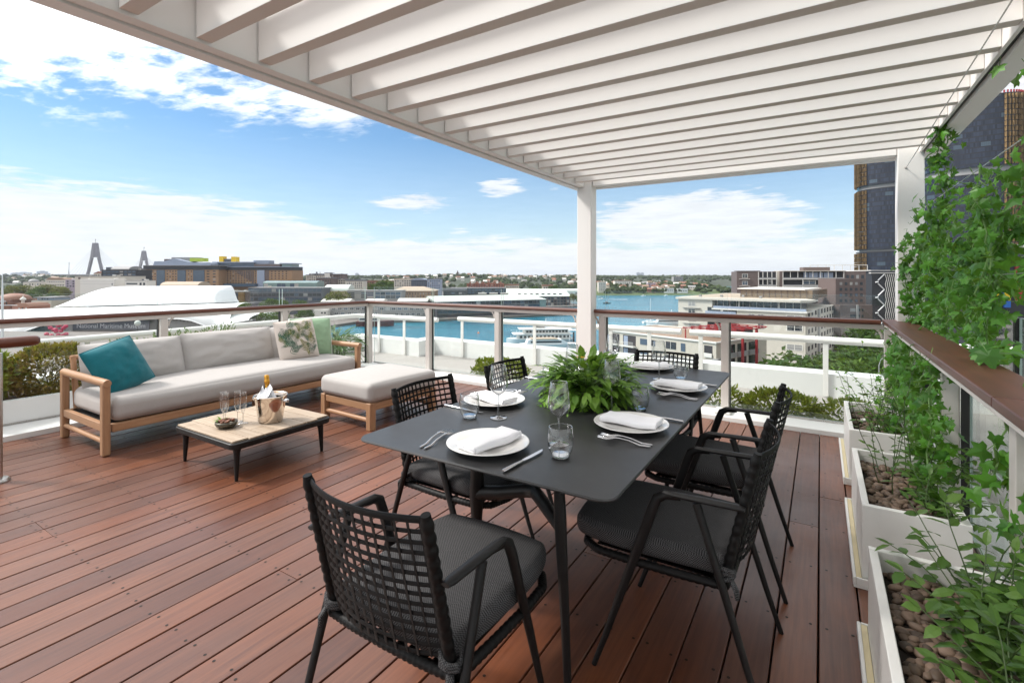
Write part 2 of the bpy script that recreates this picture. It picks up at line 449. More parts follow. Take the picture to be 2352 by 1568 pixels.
# hotel body below the terrace
hb = empty('hotel_building', 'white hotel block carrying the roof terrace', 'building', (-2.5, 0, -31))
mb = MB(); mb.M = W2L((-2.5, 0, -31)); mb.box(-7.9, 2.9, -14, 7.30, -33, -.31); mb.build('wall', M['render'], hb)

# --- white parapet with tube rail outside the glass
def path_tube(mb, pts, r, n=14): mb.tube(pts, r, n)
def parapet():
    L = (-2.5, 7.1, -.3); T = W2L(L)
    o = empty('parapet', 'low white parapet wall carrying a white tube rail beyond the glass', 'parapet', L)
    mb = MB(); mb.M = T
    # inner face line: far run, a short return, then a left run
    def seg(x0, x1, y0, y1, zt=.215):
        mb.box(x0, x1, y0, y1, -.3, zt)
    seg(-5.62, 2.9, 6.98, 7.28); seg(-6.06, -5.622, 7.02, 7.30, .218)
    seg(-7.60, -6.062, 6.62, 6.92)
    mb.box(-6.36, -6.064, 6.922, 7.30, -.3, .217)
    seg(-7.90, -7.602, -2.5, 6.92, .214)
    mb.build('wall', M['render'], o, bevel=.008)
    mb = MB(); mb.M = T
    mb.box(-5.62, 2.9, 6.93, 6.979, -.3, -.10); mb.box(-7.55, -6.10, 6.57, 6.618, -.3, -.10); mb.box(-7.6, -7.552, -2.5, 6.56, -.3, -.1)
    mb.build('plinth', M['render'], o, bevel=.005)
    zr = .615; r = .042
    runs = [[(-5.45, 6.97, zr), (-3.55, 6.97, zr), (-1.62, 6.97, zr)], [(-1.50, 6.97, zr), (2.9, 6.97, zr)],
            [(-5.62, 6.60, zr), (-6.4, 6.60, zr), (-7.35, 6.58, zr), (-7.50, 6.50, zr), (-7.54, 6.35, zr), (-7.55, 3.98, zr)],
            [(-7.55, 3.90, zr), (-7.55, -2.5, zr)]]
    for pts in runs:
        mb = MB(); mb.M = T; mb.tube(pts, r, 16); mb.build('tube_rail', M['white'], o, smooth=True, auto=50)
    def post(x, y, dx, dy):
        mb = MB(); mb.M = T
        mb.box(x-.028, x+.028, y-.008, y+.008, -.05, zr-.03) if abs(dy) else mb.box(x-.008, x+.008, y-.028, y+.028, -.05, zr-.03)
        mb.build('rail_post', M['white'], o, bevel=.003)
    for x in (-5.36, -3.9, -2.62, -2.05, -1.36, .05, 1.5): post(x, 6.955, 0, 1)
    for x in (-5.72, -6.40, -7.05): post(x, 6.595, 0, 1)
    for y in (5.4, 4.1, 3.75, 2.4, 1.0): post(-7.59, y, 1, 0)
parapet()

# --- glass balustrades
def pane(mb, o):
    g = mb.build('glass_panel', [M['glasspane'], M['glassedge']], o)
    big = max(p.area for p in g.data.polygons)
    for p in g.data.polygons: p.material_index = 0 if p.area > big*.5 else 1
    return g
def bracket(mb, x, y, dx, dy):
    pts = []
    for i in range(7):
        a = pi/2 * i/6
        pts.append((x + dx*(.012 + .085*(1-cos(a))), y + dy*(.012 + .085*(1-cos(a))), .83 + .10*sin(a)))
    mb.tube(pts, .010, 6)
def balustrade_far():
    L = (-2.6, 5.33, 0); T = W2L(L)
    o = empty('glass_balustrade', 'far balustrade with slim timber handrail between sofa and harbour view', 'balustrade', L)
    mb = MB(); mb.M = T
    mb.prism([(5.285, .958), (5.275, .975), (5.285, .997), (5.375, .997), (5.385, .975), (5.375, .958)], -5.96, .44, axis='x')
    mb.build('handrail', M['handrail'], o, bevel=.004)
    mb = MB(); mb.M = T; mb.box(-5.90, .46, 5.305, 5.355, .915, .957); mb.build('under_rail', M['rail'], o, bevel=.003)
    posts = [-4.70, -3.53, -2.385, -2.105, -.81, .50]
    for i, x in enumerate(posts):
        mb = MB(); mb.M = T; mb.box(x-.035, x+.035, 5.30, 5.37, .0, .914)
        p = mb.build('post', M['rail'], o, bevel=.004)
        mb = MB(); mb.M = T; mb.box(x+.036, x+.044, 5.36, 5.392, .03, .912); mb.build('gasket', M['gasket'], p)
        mb = MB(); mb.M = T; bracket(mb, x, 5.292, 0, -.6) if 0 else bracket(mb, x-.036, 5.32, -1, 0); mb.build('bracket', M['rail'], p, smooth=True)
    for x in (-.81,):
        mb = MB(); mb.M = T; mb.box(x-.075, x+.075, 5.14, 5.298, .042, .075); mb.build('foot', M['white'], o, bevel=.012, seg=3)
    ed = [-5.86, -4.66, -3.49, -2.345, -2.065, -.77, .50]
    for a, b in zip(ed[:-1], ed[1:]):
        mb = MB(); mb.M = T; mb.box(a+.006, b-.022, 5.378, 5.390, .06, 1.205)
        pane(mb, o)
    mb = MB(); mb.M = T; mb.box(-5.86, .48, 5.372, 5.396, .041, .059); mb.build('channel', M['brushed'], o)
    return o
balustrade_far()
def balustrade_left():
    L = (-5.9, 5.335, 0); T = W2L(L)
    o = empty('glass_balustrade', 'left balustrade with timber handrail running behind the long grey sofa', 'balustrade', L, radians(-3))
    mb = MB(); mb.M = T
    mb.prism([(-5.955, .958), (-5.965, .975), (-5.955, .997), (-5.865, .997), (-5.855, .975), (-5.865, .958)], -2.4, 5.27, axis='y')
    mb.build('handrail', M['handrail_y'], o, bevel=.004)
    mb = MB(); mb.M = T; mb.box(-5.935, -5.885, -2.4, 5.30, .915, .957); mb.build('under_rail', M['rail'], o, bevel=.003)
    for i, y in enumerate((-1.6, -.2, 1.18, 2.57, 3.95, 5.335)):
        mb = MB(); mb.M = T; mb.box(-5.945, -5.875, y-.035, y+.035, 0, .914)
        p = mb.build('post', M['rail'], o, bevel=.004)
        mb = MB(); mb.M = T; mb.box(-5.965, -5.935, y-.045, y-.036, .03, .912); mb.build('gasket', M['gasket'], p)
        mb = MB(); mb.M = T; bracket(mb, -5.91, y+.036, 0, 1); mb.build('bracket', M['rail'], p, smooth=True)
    ys = [-2.4, -1.6, -.2, 1.18, 2.57, 3.95, 5.335]
    for a, b in zip(ys[:-1], ys[1:]):
        mb = MB(); mb.M = T; mb.box(-5.977, -5.965, a+.01, b-.03, .06, 1.205); pane(mb, o)
    mb = MB(); mb.M = T; mb.box(-5.985, -5.957, -2.4, 5.32, .046, .0595); mb.build('channel', M['brushed'], o)
balustrade_left()
def balustrade_right():
    L = (.55, 2.5, 0); T = W2L(L)
    o = empty('glass_balustrade', 'right balustrade topped by a broad timber bar shelf above the planters', 'balustrade', L)
    mb = MB(); mb.M = T
    mb.box(.455, .652, -1.0, 2.118, .965, 1.000); mb.box(.455, .652, 2.12, 5.39, .965, 1.000)
    mb.build('bar_shelf', M['shelf'], o, bevel=.006, seg=3)
    mb = MB(); mb.M = T; mb.box(.463, .645, -1.0, 5.30, .944, .9645); mb.build('under_rail', M['rail'], o, bevel=.003)
    for y in (1.1, 2.30, 3.45, 4.55):
        mb = MB(); mb.M = T; mb.box(.545, .615, y-.035, y+.035, .021, .9435)
        p = mb.build('post', M['rail'], o, bevel=.004)
        mb = MB(); mb.M = T; mb.box(.616, .650, y-.046, y-.037, .03, .92); mb.build('gasket', M['gasket'], p)
    ys = [-1.0, 1.1, 2.30, 3.45, 4.55, 5.30]
    for a, b in zip(ys[:-1], ys[1:]):
        mb = MB(); mb.M = T; mb.box(.652, .664, a+.012, b-.03, .05, .94); pane(mb, o)
balustrade_right()
# outer black-posted glass screen far right
o = empty('glass_screen', 'clear glass screen held by a black post behind the ivy', 'glass screen', (1.0, 4.09, 0))
mb = MB(); mb.box(-.022, .022, -.022, .022, -.05, 1.13); mb.build('post', M['gasket'], o, bevel=.003)
mb = MB(); mb.box(-.006, .006, .03, 1.15, .05, 1.13); mb.box(-.006, .006, -1.2, -.03, .05, 1.13); pane(mb, o)
mb = MB(); mb.M = None
# side parapet on the right
o = empty('parapet', 'white side parapet with a white tube rail on the right behind the ivy', 'parapet', (1.75, 2, -.3))
mb = MB(); mb.M = W2L((1.75, 2, -.3)); mb.box(1.6, 1.9, -2.5, 6.92, -.3, .19); mb.build('wall', M['render'], o, bevel=.008)
mb = MB(); mb.M = W2L((1.75, 2, -.3)); mb.tube([(1.58, -2.5, .60), (1.58, 6.4, .60)], .045, 14); mb.build('tube_rail', M['white'], o, smooth=True)
# stone slabs on the gravel beyond the right glass
mb = MB(); mb.box(.9, 1.12, 2.2, 2.95, -.054, .12); mb.box(.92, 1.10, 2.97, 3.5, -.054, .10)
tag(mb.build('stone_block', mat('pink_sandstone', (.30, .19, .14), .9, 0, .3, 14, .7, 60), bevel=.01), 'rough pink stone edging on gravel behind the right glass', 'stone')

# --- pergola
def pergola():
    L = (-.9, 5.27, 0); T = W2L(L)
    o = empty('pergola', 'white louvred pergola roof on square posts above the dining table', 'pergola', L)
    for (x0, x1, y0, y1) in ((-2.36, -2.19, 5.20, 5.36), (.545, .722, 5.215, 5.38)):
        mb = MB(); mb.M = T; mb.box(x0, x1, y0, y1, .0405, 2.615)
        mb.build('post', M['pergola'], o, bevel=.006)
    mb = MB(); mb.M = T
    mb.box(-2.43, -2.345, -2.6, 5.42, 2.372, 2.66); mb.box(-2.3335, -2.27, -2.6, 5.195, 2.380, 2.66)
    bl = mb.build('beam', M['pergola'], o, bevel=.004)
    mb = MB(); mb.M = T; mb.box(-2.3445, -2.334, -2.6, 5.19, 2.392, 2.655); mb.build('gutter_slot', M['gasket'], bl)
    mb = MB(); mb.M = T
    mb.box(.7225, .83, -2.6, 5.42, 2.372, 2.66); mb.box(.682, .700, -2.6, 5.21, 2.385, 2.66)
    br = mb.build('beam', M['pergola'], o, bevel=.004)
    mb = MB(); mb.M = T; mb.box(.7005, .722, -2.6, 5.20, 2.40, 2.655); mb.build('gutter_slot', M['gasket'], br)
    mb = MB(); mb.M = T; mb.box(-2.344, .722, 5.365, 5.42, 2.376, 2.66); mb.box(-2.18, .54, 5.225, 5.30, 2.386, 2.655)
    mb.build('beam', M['pergola'], o, bevel=.004)
    y = 4.968; i = 0
    while y > -2.4:
        mb = MB(); mb.M = T
        mb.box(-2.262, .681, y-.032, y+.032, 2.394+random.uniform(-.0015,.0015), 2.632)
        mb.box(-2.262, .675, y-.10, y-(.0321 if i != 13 else .052), 2.612, 2.6245)      # rain lip towards the viewer
        lv = mb.build('louvre', [M['pergola'], M['pergola_under_shade']], o, bevel=.003)
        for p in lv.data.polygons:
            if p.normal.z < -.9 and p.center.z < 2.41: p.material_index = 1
        y -= .275; i += 1
    # tension wires
    for a, b in (((.60, 5.21, 2.27), (.56, .4, 2.42)), ((.735, 5.30, 1.95), (.80, 1.6, 2.03)), ((.735, 5.30, 1.35), (.80, 1.6, 1.42))):
        mb = MB(); mb.M = T; mb.tube([a, b], .003, 6); w = mb.build('wire', M['brushed'], o)
        mb = MB(); mb.M = T; mb.tube([a, (a[0], a[1]+.03, a[2])], .008, 6); mb.build('eye_bolt', M['brushed'], w)
pergola()

# --- stainless handrail at the left
o = empty('stair_handrail', 'brushed steel post carrying a rounded timber handrail end at left edge', 'handrail', (-4.69, 1.0, 0))
mb = MB(); mb.lathe([(.068, 0), (.068, .008), (.058, .02), (.030, .024), (.030, .86)], 24, close=True); mb.build('post', M['brushed'], o, smooth=True, auto=40)
mb = MB(); mb.lathe([(.012, .86), (.012, .90)], 12); mb.build('spigot', M['steel'], o, smooth=True)
mb = MB(); mb.tube([(0, -1.3, .925), (0, .17, .925), (0, .20, .925), (0, .215, .925)], [.036, .036, .033, .022], 16); mb.build('rail', M['handrail_y'], o, smooth=True, auto=60)

# ================================================================== FURNITURE
def mk(name, label, cat, loc, group=None, rz=0): return empty(name, label, cat, loc, rz, group)
# --- sofa
def sofa():
    L = (-5.05, 2.80, 0); T = W2L(L)
    o = mk('sofa', 'long grey upholstered sofa on a pale timber frame by the left glass', 'sofa', L)
    yA, yB, xF, xB = 1.585, 4.03, -4.66, -5.49
    def P(name, mt, fn, bevel=.012, seg=3, smooth=False, par=o):
        mb = MB(); mb.M = T; fn(mb); return mb.build(name, mt, par, bevel=bevel, seg=seg) if not smooth else mb.build(name, mt, par, smooth=True, auto=50)
    for y in (yA, yB):
        for x in (xF, xB):
            P('leg', M['teak_z'], lambda mb: mb.box(x-.030, x+.030, y-.027, y+.027, 0, .556))
        P('armrest', M['teak_x'], lambda mb: mb.tube([(xB-.04, y, .556), (xB-.02, y, .556), (xF+.02, y, .556), (xF+.04, y, .556)], [.024, .030, .030, .027], 16), smooth=True)
        P('stretcher', M['teak_x'], lambda mb: mb.tube([(xB, y, .105), (xF, y, .105)], .019, 12), smooth=True)
        P('side_rail', M['teak_x'], lambda mb: mb.box(xB+.037, xF-.037, y-.02, y+.02, .185, .245), .006)
    P('front_rail', M['teak_y'], lambda mb: mb.box(xF-.03, xF+.022, yA+.037, yB-.037, .17, .235), .008)
    P('back_rail', M['teak_y'], lambda mb: mb.box(xB-.02, xB+.02, yA+.037, yB-.037, .17, .235), .008)
    P('seat_deck', M['under'], lambda mb: mb.box(xB+.03, xF-.035, yA+.04, yB-.04, .19, .225), 0)
    for y in (yA+.07, 2.4, 3.2, yB-.07):
        P('back_post', M['teak_z'], lambda mb: mb.tube([(xB+.03, y, .24), (xB-.05, y, .68)], .022, 8), smooth=True)
    P('back_top_rail', M['teak_y'], lambda mb: mb.tube([(xB-.05, yA+.05, .665), (xB-.05, yB-.05, .665)], .022, 10), smooth=True)
    P('centre_leg', M['teak_z'], lambda mb: mb.box(xF-.07, xF-.035, 2.78, 2.83, 0, .17), .004)
    mb = MB(); mb.M = T @ Matrix.Translation(((xF+xB)/2+.035, (yA+yB)/2, .338))
    puffy(mb, .415, 1.185, .096, .065, .028, 18, bulge=.012)
    mb.build('seat_cushion', M['fabric'], o, smooth=True)
    # back cushions
    for (yc, hw, tilt, dz) in ((2.05, .405, .30, 0), (2.92, .475, .27, .01), (3.66, .33, .27, .0)):
        mb = MB()
        mb.M = T @ Matrix.Translation((xB+.135, yc, .585+dz)) @ Matrix.Rotation(-tilt, 4, 'Y') @ Matrix.Rotation(random.uniform(-.03, .03), 4, 'X')
        pillow(mb, hw, .21, .13, axis='yz', pin=.055)
        mb.build('back_cushion', M['fabric'], o, smooth=True)
    return o
def pillow_pt(x, y, s, a, b, T_, pin=.06, seed=0.0):
    """surface point of a stuffed cushion: x,y in -1..1, side s=+-1"""
    ex, ey = 1 - pin*(1 - y*y), 1 - pin*(1 - x*x)
    k = max(0.0, (1 - abs(x)**3.2) * (1 - abs(y)**3.2))
    t = T_ * k**.62
    w = mnoise.noise((x*3+seed, y*3, s*2)) * .13 + mnoise.noise((x*7+seed, y*7, s*3)) * .065
    return (x*a*ey*1.0, y*b*ex, s*t*(1 + w))
def pillow(mb, a, b, T_, axis='xy', pin=.06, n=26, seed=None, mi=None):
    seed = random.random()*50 if seed is None else seed
    M0 = mb.M
    if axis == 'yz': R = Matrix(((0, 0, 1, 0), (1, 0, 0, 0), (0, 1, 0, 0), (0, 0, 0, 1)))
    else: R = Matrix.Identity(4)
    mb.M = (M0 @ R) if M0 is not None else R
    c = lambda i: math.copysign(abs(-1+2*i)**.8, -1+2*i)
    for s in (1, -1):
        mb.grid(lambda u, w: pillow_pt(c(u), c(w), s, a, b, T_, pin, seed), n, n, mi, flip=(s < 0))
    mb.M = M0
    return seed
sofa()
# --- scatter cushions
def scatter(name, label, mt, loc, a, b, T_, tiltx, rz, roll, pipe=None, prints=False):
    o = mk(name, label, 'cushion', loc)
    R = Matrix.Rotation(rz, 4, 'Z') @ Matrix.Rotation(-tiltx, 4, 'Y') @ Matrix.Rotation(roll, 4, 'X') @ Matrix(((0, 0, 1, 0), (1, 0, 0, 0), (0, 1, 0, 0), (0, 0, 0, 1)))
    mb = MB(); mb.M = R
    seed = pillow(mb, a, b, T_, pin=.075, n=30)
    mats = [mt]
    if prints:
        mats = [mt, M['print_dark'], M['print_olive']]
        rs = random.Random(5)
        def pt(x, y): 
            p = Vector(pillow_pt(max(-.985, min(.985, x)), max(-.985, min(.985, y)), 1, a, b, T_, .075, seed)); p.z += .0016; return p
        def frond(x, y, ang, L, mi, n=7, bare=.1):
            for i in range(n):
                t = bare + (1-bare) * i/(n-1)
                for sd in (1, -1):
                    bx, by = x + L*t*.95*cos(ang), y + L*t*.95*sin(ang)
                    sp = (1.15 - .75*t); la = ang + sd*sp; ll = L*.62*(1 - .35*t)
                    seg = 4; pl = []; pr = []
                    for k in range(seg+1):
                        q = k/seg; w = .0125*(L/.5)*sin(pi*min(1, .12+q*.88))*(1-q*.3)
                        cx_, cy_ = bx + ll*q*cos(la - sd*.35*q), by + ll*q*sin(la - sd*.35*q)
                        nx, ny = -sin(la), cos(la)
                        pl.append((cx_+nx*w, cy_+ny*w)); pr.append((cx_-nx*w, cy_-ny*w))
                    if any(abs(v) > .97 for p in pl+pr for v in p): continue
                    vs = [pt(*p) for p in pl] + [pt(*p) for p in pr]; m = seg+1
                    mb.add(vs, [(k, k+1, m+k+1, m+k) for k in range(seg)], mi)
        for (x, y, an, L, mi) in [(rs.uniform(-.8, .8), rs.uniform(-.8, .8), rs.uniform(0, 6.3), rs.uniform(.4, .55), rs.choice([1, 2])) for _ in range(16)] + list(((-.55,.55,-.9,.62,2),(-.15,.72,-.4,.55,2),(.2,.5,-2.2,.55,2),(.75,.55,-2.0,.6,2),(.5,.3,1.2,.6,2),(-.75,-.1,.8,.6,1),(-.6,-.35,1.7,.62,1),(-.2,-.5,2.5,.6,1),(-.65,-.7,.4,.6,1),(-.25,-.75,1.9,.55,1),(.3,-.75,2.0,.62,2),(.15,-.2,-1.2,.6,2),(.65,-.45,1.6,.6,2),(.75,-.75,2.4,.55,1),(.55,-.1,.3,.5,1),(-.85,.7,-1.5,.5,1),(.85,.85,-2.6,.5,2),(.0,.9,-1.6,.45,2),(-.1,.15,2.4,.45,1),(.4,-.85,.7,.45,1))):
            frond(x, y, an, L, mi)
    c = mb.build('cover', mats, o, smooth=True)
    if pipe:
        mb = MB(); mb.M = R; pts = []
        for k in range(4):
            for i in range(12):
                q = -1 + 2*i/12
                x, y = ((q, -1), (1, q), (-q, 1), (-1, -q))[k]
                pts.append(pillow_pt(x, y, 1, a, b, T_, .075, seed))
        pts.append(pts[0]); mb.tube(pts, .0045, 6, cap=False); mb.build('piping', pipe, o, smooth=True)
    return o
scatter('scatter_cushion', 'teal linen cushion leaning in the near corner of the sofa', M['teal'], (-4.985, 1.79, .625), .208, .208, .085, .42, .20, .27, M['teal'])
scatter('scatter_cushion', 'cream cushion printed with dark palm fronds at the far sofa end', M['print_bg'], (-5.06, 3.50, .655), .235, .225, .085, .32, -.10, .03, None, True)
scatter('scatter_cushion', 'plain sage green cushion with pale piping behind the printed one', M['sage'], (-5.20, 3.79, .645), .235, .225, .08, .28, -.35, -.03, M['piping'])
# --- ottoman
def ottoman():
    o = mk('ottoman', 'square grey ottoman on a timber frame in front of the sofa', 'ottoman', (-3.725, 3.50, 0), None, radians(-3))
    hx, hy = .335, .385
    def P(name, mt, fn, bevel=.008, smooth=False):
        mb = MB(); fn(mb); return mb.build(name, mt, o, smooth=True, auto=50) if smooth else mb.build(name, mt, o, bevel=bevel, seg=3)
    for x in (-hx, hx):
        for y in (-hy, hy): P('leg', M['teak_z'], lambda mb: mb.box(x-.032, x+.032, y-.032, y+.032, 0, .245))
    for y in (-hy, hy):
        P('rail', M['teak_x'], lambda mb: mb.box(-hx+.033, hx-.033, y-.022, y+.022, .175, .238), .006)
        P('stretcher', M['teak_x'], lambda mb: mb.tube([(-hx, y, .085), (hx, y, .085)], .021, 12), smooth=True)
    for x in (-hx, hx): P('rail', M['teak_y'], lambda mb: mb.box(x-.022, x+.022, -hy+.033, hy-.033, .175, .238), .006)
    mb = MB(); mb.M = Matrix.Translation((0, 0, .333)); puffy(mb, .375, .425, .088, .05, .022, 18, bulge=.008); mb.build('cushion', M['fabric'], o, smooth=True)
ottoman()
# --- coffee table and what stands on it
def rrect(hx, hy, r, k=6):
    pts = []
    for cx_, cy_, a0 in ((hx-r, hy-r, 0), (-hx+r, hy-r, pi/2), (-hx+r, -hy+r, pi), (hx-r, -hy+r, 3*pi/2)):
        for i in range(k+1):
            a = a0 + pi/2*i/k; pts.append((cx_ + r*cos(a), cy_ + r*sin(a)))
    return pts
def loops(mb, rings, mi=None, cap=True):
    n = len(rings[0][0]); vs = []; fs = []
    for poly, z in rings: vs += [(p[0], p[1], z) for p in poly]
    for i in range(len(rings)-1):
        for j in range(n):
            j2 = (j+1) % n; fs.append((i*n+j, i*n+j2, (i+1)*n+j2, (i+1)*n+j))
    if cap: fs += [tuple(range(n-1, -1, -1)), tuple(range((len(rings)-1)*n, len(rings)*n))]
    mb.add(vs, fs, mi)
def coffee_table():
    o = mk('coffee_table', 'low square coffee table with pale timber slats and black legs', 'coffee table', (-3.68, 2.19, 0))
    mb = MB(); loops(mb, [(rrect(.395, .385, .05), .225), (rrect(.402, .392, .055), .232), (rrect(.402, .392, .055), .262), (rrect(.397, .387, .052), .266)]); mb.build('frame', M['alu'], o, smooth=True, auto=35)
    mb = MB(); y = -.378; nb = 7; w = .756/nb
    for i in range(nb):
        y0, y1 = -.378 + w*i + .0025, -.378 + w*(i+1) - .0025
        ins = .035 if i in (0, nb-1) else 0
        xs = [(-.388+ins*.6, -.03 + .12*((i*37) % 5 - 2)), (-.03 + .12*((i*37) % 5 - 2) + .003, .388-ins*.6)]
        for a, b in xs: mb.box(a, b, y0, y1, .2665, .279)
    mb.build('top', M['teaktop'], o, bevel=.0025)
    for x in (-.345, .345):
        for yy in (-.335, .335):
            mb = MB(); mb.tube([(x, yy, 0), (x, yy, .02), (x*.985, yy*.985, .19), (x*.97, yy*.97, .228)], [.010, .012, .021, .030], 12); mb.build('leg', M['alu'], o, smooth=True, auto=60)
coffee_table()
def ice_bucket():
    o = mk('ice_bucket', 'shiny steel ice bucket with side knobs on the coffee table', 'ice bucket', (-3.535, 2.225, .28))
    mb = MB(); mb.lathe([(.001, 0), (.080, 0), (.085, .006), (.092, .06), (.106, .15), (.113, .185), (.119, .196), (.121, .199), (.118, .202), (.112, .198), (.110, .185), (.102, .15), (.086, .02), (.001, .015)], 40)
    b = mb.build('bucket', M['bucket'], o, smooth=True, auto=50)
    for s in (1, -1):
        a = radians(18); d = Vector((cos(a), sin(a), 0))*s
        mb = MB(); mb.tube([d*.108+Vector((0,0,.165)), d*.122+Vector((0,0,.165)), d*.123+Vector((0,0,.165)), d*.152+Vector((0,0,.165)), d*.156+Vector((0,0,.165))], [.008, .008, .0145, .0145, .010], 14); mb.build('knob', M['steel'], b, smooth=True, auto=50)
    mb = MB(); mb.lathe([(.001, .10), (.104, .10)], 24); mb.build('ice_shadow', M['gasket'], o) if 0 else None
ice_bucket()
def tilt_tube(mb, base, d, prof, n=20):
    d = Vector(d).normalized(); mb.tube([Vector(base)+d*z for r, z in prof], [r for r, z in prof], n)
o = mk('champagne_bottle', 'gold foiled bottle neck standing in the ice bucket', 'bottle', (-3.555, 2.225, .30))
mb = MB(); tilt_tube(mb, (0, 0, 0), (-.10, .0, 1), [(.040, 0), (.042, .01), (.042, .15), (.034, .19), (.0165, .235)]); mb.build('body', M['bottle'], o, smooth=True)
mb = MB(); tilt_tube(mb, (0, 0, 0), (-.10, .0, 1), [(.018, .225), (.0165, .25), (.0165, .262), (.0195, .266), (.0195, .285), (.0165, .290), (.0175, .300), (.0175, .318), (.012, .326)]); mb.build('foil', M['foil'], o, smooth=True, auto=45)
# napkin wrapped round the neck
o = mk('wrap_napkin', 'white napkin wrapped round the bottle in the ice bucket', 'napkin', (-3.565, 2.22, .46))
mb = MB()
def wrapf(u, w):
    a = u*2*pi; r = .026 + .042*(1-w)**1.2*(1+.25*sin(3*a+1)) + .006*sin(5*a)*(1-w)
    return (r*cos(a)-.012*w, r*sin(a), -.015 + .095*w + .018*sin(2*a+.6)*w + .012*cos(a*3)*(1-w))
mb.grid(wrapf, 36, 10); mb.build('cloth', M['napkin'], o, smooth=True)
mb = MB(); mb.add([(.03,-.03,.0),(.085,-.045,.03),(.06,.0,.075),(.02,.005,.10)], [(0,1,2,3)]); mb.add([(-.05,-.04,.0),(-.02,-.055,.02),(-.02,-.035,.085),(-.045,-.02,.06)], [(0,1,2,3)])
mb.build('fold', M['napkin'], o, smooth=True)
def glass_thing(name, label, loc, parts, group=None):
    o = mk(name, label, 'glass', loc, group)
    for pn, prof, mt in parts:
        mb = MB(); mb.lathe(prof, 32); mb.build(pn, mt, o, smooth=True, auto=60)
    return o
FL = [('rim', [(.0213, .2285), (.0222, .2292), (.0226, .2303), (.0217, .2308), (.0210, .2300), (.0213, .2285)], M['glassbase']), ('bowl', [(.004, .075), (.010, .085), (.020, .115), (.025, .15), (.0245, .19), (.0215, .228), (.0222, .229), (.0208, .230)], M['glassware']),
      ('stem', [(.0045, .006), (.0033, .03), (.0033, .06), (.0048, .076)], M['glassbase']),
      ('foot', [(.034, .001), (.033, .003), (.012, .006), (.004, .010)], M['glassware'])]
fl = None
for (x, y, lab) in ((-3.80, 2.015, 'leftmost of the four champagne flutes on the coffee table'), (-3.745, 2.00, 'second flute from left, set nearest the bowl of nuts'),
                    (-3.735, 2.085, 'rear flute standing tallest behind the group of flutes'), (-3.66, 2.085, 'flute standing right beside the steel ice bucket')):
    if fl is None: fl = glass_thing('champagne_flute', lab, (x, y, .28), FL, 'champagne flutes on the coffee table')
    else:
        c = copy_tree(fl); c.location = (x, y, .28); c['label'] = lab
o = mk('nut_bowl', 'small dark bronze bowl of nuts and herb sprig on the coffee table', 'bowl', (-3.665, 1.965, .28))
mb = MB(); mb.lathe([(.001, .0), (.045, .0), (.066, .015), (.074, .032), (.071, .047), (.066, .046), (.066, .030), (.04, .012), (.001, .010)], 28); b = mb.build('dish', M['bowlbronze'], o, smooth=True)
for s in (1, -1):
    mb = MB(); mb.tube([(s*.070, -.018, .038), (s*.088, -.012, .040), (s*.088, .012, .040), (s*.070, .018, .038)], .005, 8); mb.build('handle', M['bowlbronze'], b, smooth=True)
mb = MB()
for i in range(34):
    a = random.uniform(0, 6.28); r = .052*sqrt(random.random()); mb.ico((r*cos(a)+.008, r*sin(a), .044+random.uniform(0, .016)), .013, .009, .008, Matrix.Rotation(random.uniform(0, 3), 3, 'Z'), jit=.1)
mb.build('nuts', M['nuts'], o, smooth=True)
mb = MB()
for i in range(26):
    d = Vector((random.uniform(-1, .3), random.uniform(-1, .6), random.uniform(.1, .9))).normalized(); mb.leaf((-.03, -.02, .045), d, (0, 0, 1), random.uniform(.04, .07), .008, .3)
mb.build('herb_sprig', M['fern'], o)

# --- dining table
TX, TY0, TY1 = -1.031, 1.336, 3.557
def dining_table():
    cy = (TY0+TY1)/2; hx, hy = .531, (TY1-TY0)/2
    o = mk('dining_table', 'large matt charcoal dining table laid for six under the pergola', 'dining table', (TX, cy, 0))
    mb = MB(); loops(mb, [(rrect(hx-.075, hy-.075, .04), .7085), (rrect(hx-.012, hy-.012, .05), .7255), (rrect(hx-.001, hy-.001, .055), .731), (rrect(hx, hy, .055), .735), (rrect(hx-.003, hy-.003, .053), .740)])
    mb.build('tabletop', M['tabletop'], o, smooth=True, auto=25)
    def tb(name, pts, rs):
        mb = MB(); mb.M = W2L((TX, cy, 0)); mb.tube(pts, rs, 14); mb.build(name, M['alu'], o, smooth=True, auto=60)
    def mir(p): return (2*TX - p[0], 2*cy - p[1], p[2])
    for f in (lambda p: p, mir):
        tb('leg', [f(p) for p in ((-.675, 1.425, 0), (-.682, 1.412, .30), (-.690, 1.40, .56), (-.692, 1.398, .62), (-.694, 1.396, .708))], [.0115, .0145, .0185, .020, .017])
        tb('leg', [f(p) for p in ((-1.235, 1.70, 0), (-1.225, 1.69, .30), (-1.215, 1.675, .46), (-1.21, 1.67, .52), (-1.20, 1.665, .708))], [.013, .018, .030, .030, .023])
        tb('branch', [f(p) for p in ((-1.212, 1.673, .478), (-1.17, 1.675, .492), (-1.10, 1.678, .505), (-.985, 1.69, .535), (-.945, 1.685, .543), (-.90, 1.64, .548), (-.78, 1.50, .575), (-.70, 1.41, .585))], [.028, .025, .0255, .026, .026, .025, .022, .017])
    tb('spine', [(-.96, 1.69, .540), (-.98, 1.9, .66), (-1.0, 2.2, .69), (-1.06, 2.7, .69), (-1.08, 3.0, .66), (-1.10, 3.20, .54)], [.02, .018, .016, .016, .018, .02])
dining_table()

